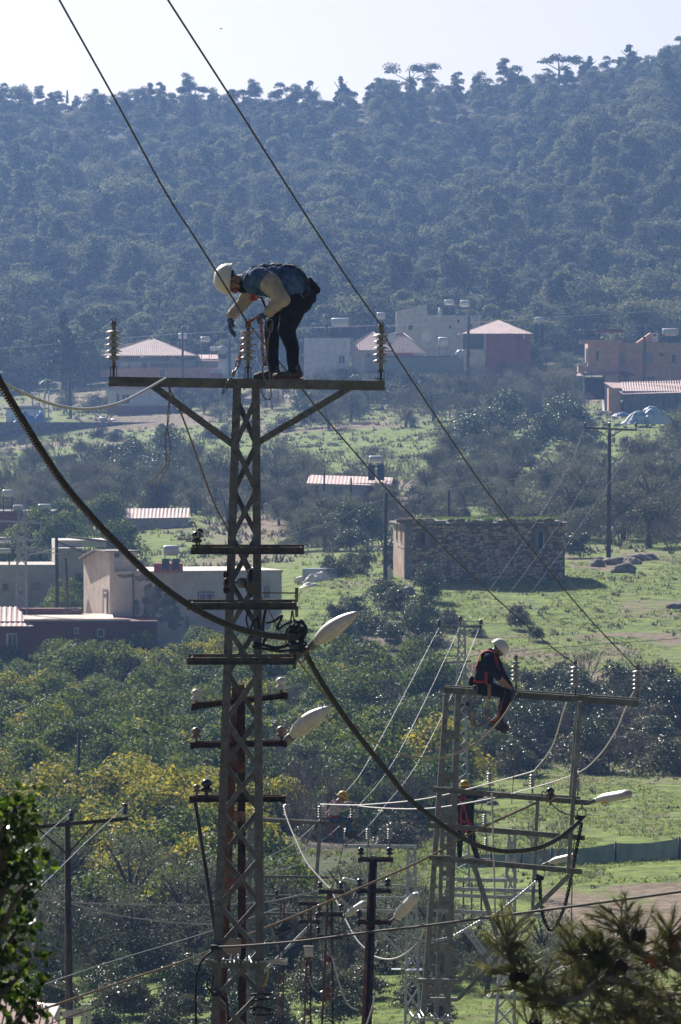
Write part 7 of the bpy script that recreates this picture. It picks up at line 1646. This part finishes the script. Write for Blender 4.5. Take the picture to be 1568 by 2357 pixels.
for i, (x, y, a, b, c_, m_, lab) in enumerate(((700, 1340, 1.1, .9, .7, 'rubwhite', 'white box standing at the left end of the rubbish heap'), (706, 1346, .9, .8, .55, 'dimw', 'grey box beside the white box on the rubbish heap'), (745, 1325, 3.2, 1.2, .8, 'rubblue', 'long blue grey crate behind the white sheets'), (782, 1330, 1.2, .8, .35, 'rubwhite', 'white slab at the right end of the rubbish heap'), (779, 1340, .9, .7, .5, 'rubblue', 'tipped grey crate at the right end of the rubbish heap'))):
    k_ = MB().box(P(x, y, 433) + Vector((0, 0, c_ * .2)), (a, b, c_), Matrix.Rotation(.12 * (i - 2), 3, 'Y')).build('box', M[m_]); tag(k_, lab, 'box')
gq = random.Random(31)
for k in range(26):
    x, Y = gq.uniform(1335, 1420), gq.uniform(752, 790); p = GX(x, Y); s_ = gq.uniform(.2, .5)
    o = link('rubble', rocks[k % 4], None, p + Vector((0, 0, .1))); o.scale = (s_ * 1.3, s_, s_ * .7); tag(o, 'piece of rubble in the dump below the pink house', 'rubble', 'rubble dump below the pink house')
for k in range(12):
    x, Y = gq.uniform(1335, 1425), gq.uniform(752, 788); p = GX(x, Y); s_ = gq.uniform(.25, .45)
    tag(MB().box(p + Vector((0, 0, .2)), (s_ * 1.4, s_, s_), Matrix.Rotation(gq.uniform(-.6, .6), 3, 'Y')).build('bag', M['rubwhite']), 'white bag or box in the dump below the pink house', 'rubbish bag', 'white bags below the pink house')
# --- green net fence on the right
t = thing('net_fence', 'dark green shade net stretched between black posts along the field', 'fence', GX(1400, 240)); YF = 240
net = mat('dark green shade net', (.030, .055, .052), (.055, .085, .080), scale=.8, rough=.8, trans=.25)
top = [(1052, 1969), (1130, 1966), (1200, 1961), (1270, 1953), (1340, 1949), (1417, 1941), (1490, 1937), (1564, 1930), (1640, 1924)]; bot = [(1052, 2010), (1130, 2012), (1200, 2016), (1270, 2024), (1340, 2021), (1417, 2014), (1490, 2011), (1564, 2003), (1640, 1998)]
mb = MB(); mb.smooth = True; vs = []; n = 120
for i in range(n + 1):
    x = 1052 + (1640 - 1052) * i / n; yt = np.interp(x, [p[0] for p in top], [p[1] for p in top]); yb_ = np.interp(x, [p[0] for p in bot], [p[1] for p in bot]); sag = 3.5 * math.sin(math.pi * ((x - 1270) / 147 % 1))
    for j in range(7):
        f = j / 6; p = P(x, (yt + sag * (1 - f)) * (1 - f) + yb_ * f, YF); p.y += .06 * noise.noise(Vector((x * .08, f * 3, 0))) * 2; vs.append(p)
mb.add(vs, [(i * 7 + j, (i + 1) * 7 + j, (i + 1) * 7 + j + 1, i * 7 + j + 1) for i in range(n) for j in range(6)]); mb.build('net', net, t)
for x, y0, y1 in ((1270, 1950, 2040), (1417, 1938, 2032), (1564, 1926, 2016), (1200, 1956, 2030), (1130, 1960, 2024)): MB().tube([P(x, y0, YF - .15), P(x, y1, YF - .15)], .045, 8).build('post', M['ironw'], t)
for l_, x, y0, y1, Y in (('black fence post standing in the tilled field', 1441, 2110, 2180, 205), ('black post in the meadow behind the lower arms, left', 1067, 2028, 2080, 215), ('black post in the meadow behind the lower arms, middle', 1086, 2030, 2086, 215), ('black post in the meadow behind the lower arms, right', 1108, 2028, 2090, 215)): pole(l_, x, y0, x, y1, Y, .03, .035, name='fence_post')
t = thing('white_post', 'pair of white posts at the bottom left behind the wooden pole', 'post', P(200, 2357, 150))
for x in (193, 206): MB().box(P(x, 2350, 150), (.10, .10, .9)).build('post', M['dimw'], t)
# path
mb = MB(); vs = []
for i in range(41):
    x = 560 + i * 17; Yc = 171 + 3 * math.sin(i * .12) + i * .10
    for d_ in (-1.6, 1.6): X_ = (x - 784) / FPX * Yc; vs.append((X_, Yc + d_, ground(X_, Yc + d_) + .05))
mb.add(vs, [(2 * i, 2 * i + 2, 2 * i + 3, 2 * i + 1) for i in range(40)]); tag(mb.build('path', mat('pale gravel path', (.22, .19, .165), (.36, .32, .28), scale=3, rough=1, bump=.5)), kind='structure')
# ================================================================== plants close to the camera
def needles_tuft(rg, c, d, n, L, V, F, RN):
    d = d.normalized(); ref = Vector((0, 0, 1)) if abs(d.z) < .9 else Vector((1, 0, 0)); u = d.cross(ref).normalized(); v = d.cross(u); rn = rg.uniform(.1, .85)
    for _ in range(n):
        a = rg.uniform(0, 6.283); sp = rg.uniform(.15, .75); dd = (d + (u * math.cos(a) + v * math.sin(a)) * sp).normalized(); l = L * rg.uniform(.7, 1.1)
        s = c - d * rg.uniform(0, .05); e = s + dd * l; e.z -= l * .10; w_ = dd.cross(Vector((rg.uniform(-1, 1), rg.uniform(-1, 1), rg.uniform(-1, 1)))).normalized() * .0014
        b = len(V); V += [s - w_, s + w_, e]; F.append((b, b + 1, b + 2)); RN.append(min(1, max(0, rn + rg.uniform(-.2, .2))))
M['needle'] = leafmat('pine needle', (.030, .045, .010), (.20, .21, .07), (.30, .28, .14), .9, trans=.3, rough=.4, tint=0)
rg_ = random.Random(14); YP = 27.0
def pb(x, y, dy=0): return P(x, y + 106 + 24 * min(1, max(0, (2150 - y) / 130)), YP + dy)
t = thing('pine_tree', 'foreground pine with cones reaching in from the lower right corner', 'pine tree', G(P(1620, 2357, YP).x, YP))
main = [[(1640, 2200, .8), (1500, 2180, .3), (1430, 2148, 0), (1380, 2155, -.2), (1330, 2190, -.3), (1270, 2195, -.3), (1230, 2178, -.3), (1190, 2130, -.2), (1170, 2070, -.2), (1165, 2022, -.2)],
    [(1640, 2260, .8), (1500, 2230, .3), (1390, 2240, .1), (1300, 2270, 0), (1230, 2300, 0), (1180, 2330, .1)], [(1640, 2120, .5), (1540, 2100, .3), (1470, 2070, .1), (1440, 2030, 0), (1430, 1995, 0)],
    [(1640, 2350, .5), (1450, 2330, .2), (1340, 2330, .1), (1240, 2350, 0), (1190, 2375, 0)], [(1500, 2230, .3), (1420, 2200, .1), (1350, 2150, 0), (1330, 2100, 0), (1325, 2070, 0)], [(1640, 2150, .6), (1560, 2110, .2), (1545, 2060, .1), (1542, 2015, 0)],
    [(1640, 2300, .5), (1520, 2280, .2), (1420, 2270, 0), (1300, 2310, -.1), (1215, 2250, -.2)], [(1430, 2148, 0), (1400, 2120, 0), (1390, 2090, 0), (1385, 2065, 0)]]
V, F, RN = [], [], []; tips = []
for bi, br in enumerate(main):
    pts = smooth([pb(*q) for q in br], 6); n = len(pts); MB().tube(pts, [.024 * (1 - i / n) + .005 for i in range(n)], 7).build('branch', M['greybark'], t)
    for i in range(4, n):
        for _ in range(3):
            d = (pts[i] - pts[i - 1]).normalized(); o_ = Vector((rg_.uniform(-1, 1), rg_.uniform(-1, 1), rg_.uniform(-.5, 1))).normalized(); dd = (d * .5 + o_).normalized(); L = rg_.uniform(.04, .15); e = pts[i] + dd * L
            tips.append((pts[i], e, dd))
            if rg_.random() < .6: d2 = (dd + Vector((rg_.uniform(-1, 1), rg_.uniform(-1, 1), rg_.uniform(-.3, .9)))).normalized(); tips.append((pts[i].lerp(e, .6), pts[i].lerp(e, .6) + d2 * L * .8, d2))
# fill of the dense corner
for _ in range(620):
    f = rg_.random(); x = 1640 - 330 * (f ** 1.1); ymin = 2130 + max(0, (1568 - x)) * .55; y = rg_.uniform(ymin, 2440); p = pb(x, y, rg_.uniform(-.4, .9)); dd = Vector((rg_.uniform(-1, .3), rg_.uniform(-1, 1), rg_.uniform(-.2, 1))).normalized(); tips.append((p - dd * .14, p, dd))
tw = MB()
for a, b, d in tips:
    tw.tube([a, a.lerp(b, .5) + Vector((0, 0, -.004)), b], [.0045, .0035, .0025], 4, False); needles_tuft(rg_, b, d, 34, .072, V, F, RN); needles_tuft(rg_, a.lerp(b, .6), d, 12, .06, V, F, RN)
tag(tw.build('twigs', M['greybark'], t), kind='stuff')
mb = MB(); mb.add(V, F); nd = mb.build('needles', M['needle'], t); tag(nd, kind='stuff'); at = nd.data.attributes.new('rnd', 'FLOAT', 'FACE'); at.data.foreach_set('value', RN)
MB().tube([G(P(1690, 2357, YP).x, YP + .8) - Vector((0, 0, .3)), pb(1690, 2300, .8), pb(1660, 2100, .8)], [.20, .13, .09], 12).build('trunk', M['greybark'], t)
bm = bmesh.new(); me = bpy.data.meshes.new('cone'); cv = MB()
cv.lathe([(.004, 0), (.018, .01), (.026, .03), (.024, .05), (.014, .075), (.003, .09)], (0, 0, 0), n=10)
for i in range(46):
    z = .006 + .078 * i / 46; r = .026 * math.sin(math.pi * min(1, (z + .015) / .11)) ** .7; a = i * 2.4; c = Vector((math.cos(a) * r, math.sin(a) * r, z)); cv.box(c, (.012, .010, .004), Matrix.Rotation(a, 3, 'Z') @ Matrix.Rotation(-.7, 3, 'Y'))
CONE = cv.mesh('cone', mat('dark pine cone', (.010, .006, .004), (.035, .020, .013), scale=60, rough=.8), (0, 0, 0))
for x, y, rz, rx in ((1183, 2150, 0, 1.2), (1187, 2142, 1, 1.5), (1222, 2170, 2, 2.6), (1228, 2182, 3, 3.0), (1216, 2176, 1, 1.9), (1215, 2252, 1, 1.6), (1207, 2262, 2, 2.2), (1216, 2262, .5, 2.8), (1462, 2040, 0, .5), (1474, 2046, 1, .2), (1418, 2095, 2, 2.2)):
    o = link('cone', CONE, t, pb(x, y, -.25) - worldpos(t)); o.rotation_euler = (rx, 0, rz); o.scale = (.85,) * 3
# rusty dry tufts
V, F, RN = [], [], []
for x, y in ((1337, 2160), (1344, 2157), (1272, 2196), (1332, 2168), (1500, 2100), (1250, 2330), (1450, 2250)): 
    for k in range(1): needles_tuft(rg_, pb(x, y, -.1), Vector((rg_.uniform(-.6, .2), -.3, 1)), 40, .09, V, F, RN)
mb = MB(); mb.add(V, F); tag(mb.build('dry_needles', mat('rust coloured dry needles', (.30, .09, .02), (.42, .16, .05), scale=20, rough=.8), t), kind='stuff')
# seed head at the right edge
t = thing('dry_seed_head', 'dry brown seed cluster at the right edge above the pine', 'plant', pb(1566, 2062)); mb = MB(); pts = [pb(1640, 2075), pb(1590, 2045), pb(1566, 2036), pb(1545, 2032)]; MB().tube(smooth(pts), .004, 5).build('stem', M['greybark'], t)
for k in range(140): mb.ball(pb(rg_.uniform(1534, 1572), rg_.uniform(2024, 2058), rg_.uniform(-.05, .05)), rg_.uniform(.003, .006), 5)
mb.build('seeds', mat('dry seeds', (.14, .06, .03), (.25, .12, .06), scale=80, rough=.9), t)

# leafy tree on the left
M['bigleaf'] = leafmat('broad glossy leaf', (.012, .030, .004), (.040, .085, .008), (.16, .24, .02), .82, trans=.40, rough=.22, tint=0)
YB = 23.0; t = thing('leafy_tree', 'dark broad leaved tree reaching in from the lower left corner', 'tree', G(P(-90, 2357, YB).x, YB)); rg_ = random.Random(21)
def pl(x, y, dy=0): return P(x, y, YB + dy)
br = [[(-90, 2500), (-50, 2200), (-10, 2000), (10, 1900), (30, 1870), (62, 1845)], [(-50, 2250), (0, 2150), (40, 2060), (70, 2030)], [(-50, 2150), (10, 2050), (50, 1990), (88, 1990)], [(-60, 2360), (10, 2280), (50, 2240), (75, 2205)], [(-30, 2080), (20, 1960), (45, 1905), (68, 1895)], [(-60, 2420), (20, 2370), (60, 2320), (78, 2290)], [(-40, 2300), (10, 2190), (40, 2140), (58, 2130)], [(-60, 2450), (20, 2420), (80, 2380)], [(-40, 2120), (0, 1970), (5, 1890)]]
V, F, RN = [], [], []
def leaf(c, d, L, nrm):
    d = d.normalized(); s = d.cross(nrm); s = s.normalized() if s.length > .01 else Vector((1, 0, 0)); n_ = s.cross(d); b = len(V); W = L * .36; rn = rg_.uniform(.05, .9)
    ps = [(0, 0, 0), (.3, .85, .03), (.65, .8, .02), (1, 0, -.05), (.65, -.8, .02), (.3, -.85, .03)]
    V.extend([c + d * (a * L) + s * (k * W) + n_ * (z * L * 2) for a, k, z in ps]); F.extend([(b, b + 1, b + 2), (b, b + 2, b + 3), (b, b + 3, b + 4), (b, b + 4, b + 5)]); RN.extend([rn] * 4)
for q in br:
    pts = smooth([pl(x, y, rg_.uniform(-.1, .1)) for x, y in q], 7); n = len(pts); MB().tube(pts, [.016 * (1 - i / n) + .003 for i in range(n)], 6).build('branch', M['bark'], t)
    for i in range(2, n):
        for _ in range(3):
            o_ = Vector((rg_.uniform(-1, 1), rg_.uniform(-1, 1), rg_.uniform(-1, 1))).normalized(); sp = pts[i] + o_ * rg_.uniform(.0, .10)
            for __ in range(3):
                dd = (o_ + Vector((rg_.uniform(-1, 1), rg_.uniform(-1, 1), rg_.uniform(-1, .6)))).normalized(); leaf(sp + dd * .01, dd, rg_.uniform(.026, .048), Vector((rg_.uniform(-1, 1), rg_.uniform(-1, 1), rg_.uniform(-.2, 1))))
mb = MB(); mb.add(V, F); lv = mb.build('leaves', M['bigleaf'], t); tag(lv, kind='stuff'); at = lv.data.attributes.new('rnd', 'FLOAT', 'FACE'); at.data.foreach_set('value', RN)

# dark conifer in the village, palm, bare branches near the grey shirt
t = thing('cypress_tree', 'dark ragged conifer with two stems above the houses at the left', 'conifer', P(147, 905, 880)); bl = []; gg = random.Random(3)
for k in range(34):
    f = k / 33; y = 720 + f * 135; wd = 3 + 26 * f ** .8; x = 148 + gg.uniform(-1, 1) * wd; c = P(x, y, 880 + gg.uniform(-1, 1)) - worldpos(t); bl.append((c.x, c.y, c.z, .35 + .75 * f * gg.uniform(.6, 1.1), 1.0))
link('crown', leaf_mesh('crown', 9, bl, 13000, .34, leafmat('blackish conifer leaf', (.004, .008, .005), (.016, .024, .014), trans=.08), up=.1, shell=.35), t); mb = MB()
for x0, x1 in ((143, 146), (153, 150)): mb.tube([P(x0, 912, 880), P(x1, 800, 880), P(149, 722, 880)], [.2, .15, .05], 6)
for k in range(12): y = 780 + k * 6; s = -1 if k % 2 else 1; mb.tube([P(148, y, 880), P(148 + s * gg.uniform(22, 36), y - 14, 880)], [.09, .04], 4)
link('trunk', mb.mesh('trunk', M['bark'], worldpos(t)), t)
t = thing('palm_tree', 'small palm in front of the dark conifer stems', 'palm tree', P(110, 905, 868)); mb = MB(); mb.tube([P(110, 905, 868), P(110, 878, 868)], .2, 7); mb.build('trunk', M['bark'], t); V, F = [], []
for k in range(30):
    a = k * 2.4; c = P(110, 876, 868); e = Vector((math.cos(a), math.sin(a), gg.uniform(.1, .7))); pr = [c + e * s * 1.5 + Vector((0, 0, -.5 * s * s * 1.5)) for s in (0, .35, .7, 1)]; sd_ = Vector((-math.sin(a), math.cos(a), 0)) * .12
    b = len(V); V += [q + sd_ * (1 - i / 4) for i, q in enumerate(pr)] + [q - sd_ * (1 - i / 4) for i, q in enumerate(pr)]; F += [(b + i, b + i + 1, b + i + 5, b + i + 4) for i in range(3)]
mb = MB(); mb.add(V, F); fr = mb.build('fronds', M['green'], t); at = fr.data.attributes.new('rnd', 'FLOAT', 'FACE'); at.data.foreach_set('value', [.5] * len(F))
pb_ = [q for q in bare.protos]
for i, (x, Y, s) in enumerate(((700, 268, 1.5), (745, 262, 1.3), (660, 275, 1.4), (780, 270, 1.2))): bare.put(GX(x, Y), s, i * 1.7, ('leafless pale tree behind the beam of the grey shirted man, left', 'leafless pale tree just above the man in the grey shirt', 'leafless pale tree beside the near tower', 'leafless pale shrub right of the man in the grey shirt')[i], 'pale leafless trees by the man in grey')
bird = thing('bird', 'tiny bird high in the sky right of the second wire', 'bird', P(509, 66, 400)); mb = MB(); c = P(509, 66, 400); mb.ball(c, .05, 8, (1.8, .8, .8)); mb.add([c, c + Vector((-.11, 0, .05)), c + Vector((-.02, .05, 0)), c + Vector((.11, 0, .05)), c + Vector((.02, .05, 0))], [(0, 1, 2), (0, 4, 3)]); mb.build('body', M['blackcloth'], bird)
mn = thing('antenna_tower', 'tiny yellowish mast on the ridge near the left edge', 'mast', P(155, 236, 1500)); MB().tube([P(155, 238, 1500), P(155, 207, 1500)], [.45, .2], 6).build('mast', mat('ochre mast', (.45, .32, .16), rough=.8), mn)
# ================================================================== every repeat gets the words that single it out
bpy.context.view_layer.update()
ORD = ['first', 'second', 'third', 'fourth', 'fifth', 'sixth', 'seventh', 'eighth', 'ninth', 'tenth', 'eleventh', 'twelfth', 'thirteenth', 'fourteenth', 'fifteenth', 'sixteenth']
same = {}
for o in COL.objects:
    if o.parent is None and 'label' in o and 'group' in o: same.setdefault(o['label'], []).append(o)
for lab, L in same.items():
    if len(L) < 2: continue
    px = lambda o: 784 + o.location.x / max(1, o.location.y) * FPX
    L.sort(key=px); nw = len(lab.split())
    if len(L) <= 16 and nw <= 12:
        for i, o in enumerate(L):
            o['label'] = lab + ', ' + ('leftmost one' if i == 0 else 'rightmost one' if i == len(L) - 1 else ORD[i] + ' from the left')
    elif nw <= 12:
        ys = sorted(o.location.y for o in L); a, b = ys[len(ys) // 3], ys[2 * len(ys) // 3]; x0, x1 = px(L[0]), px(L[-1]); n = 4 if len(L) > 60 else 3
        for o in L:
            k = min(n - 1, int((px(o) - x0) / (x1 - x0 + 1e-6) * n)); r = 'near' if o.location.y < a else 'middle' if o.location.y < b else 'far'
            z = (('left', 'centre left', 'centre right', 'right') if n == 4 else ('left', 'centre', 'right'))[k]
            o['label'] = lab + ', ' + r + ' ' + z; o['group'] = o['group'] + ', ' + r + ' ' + z
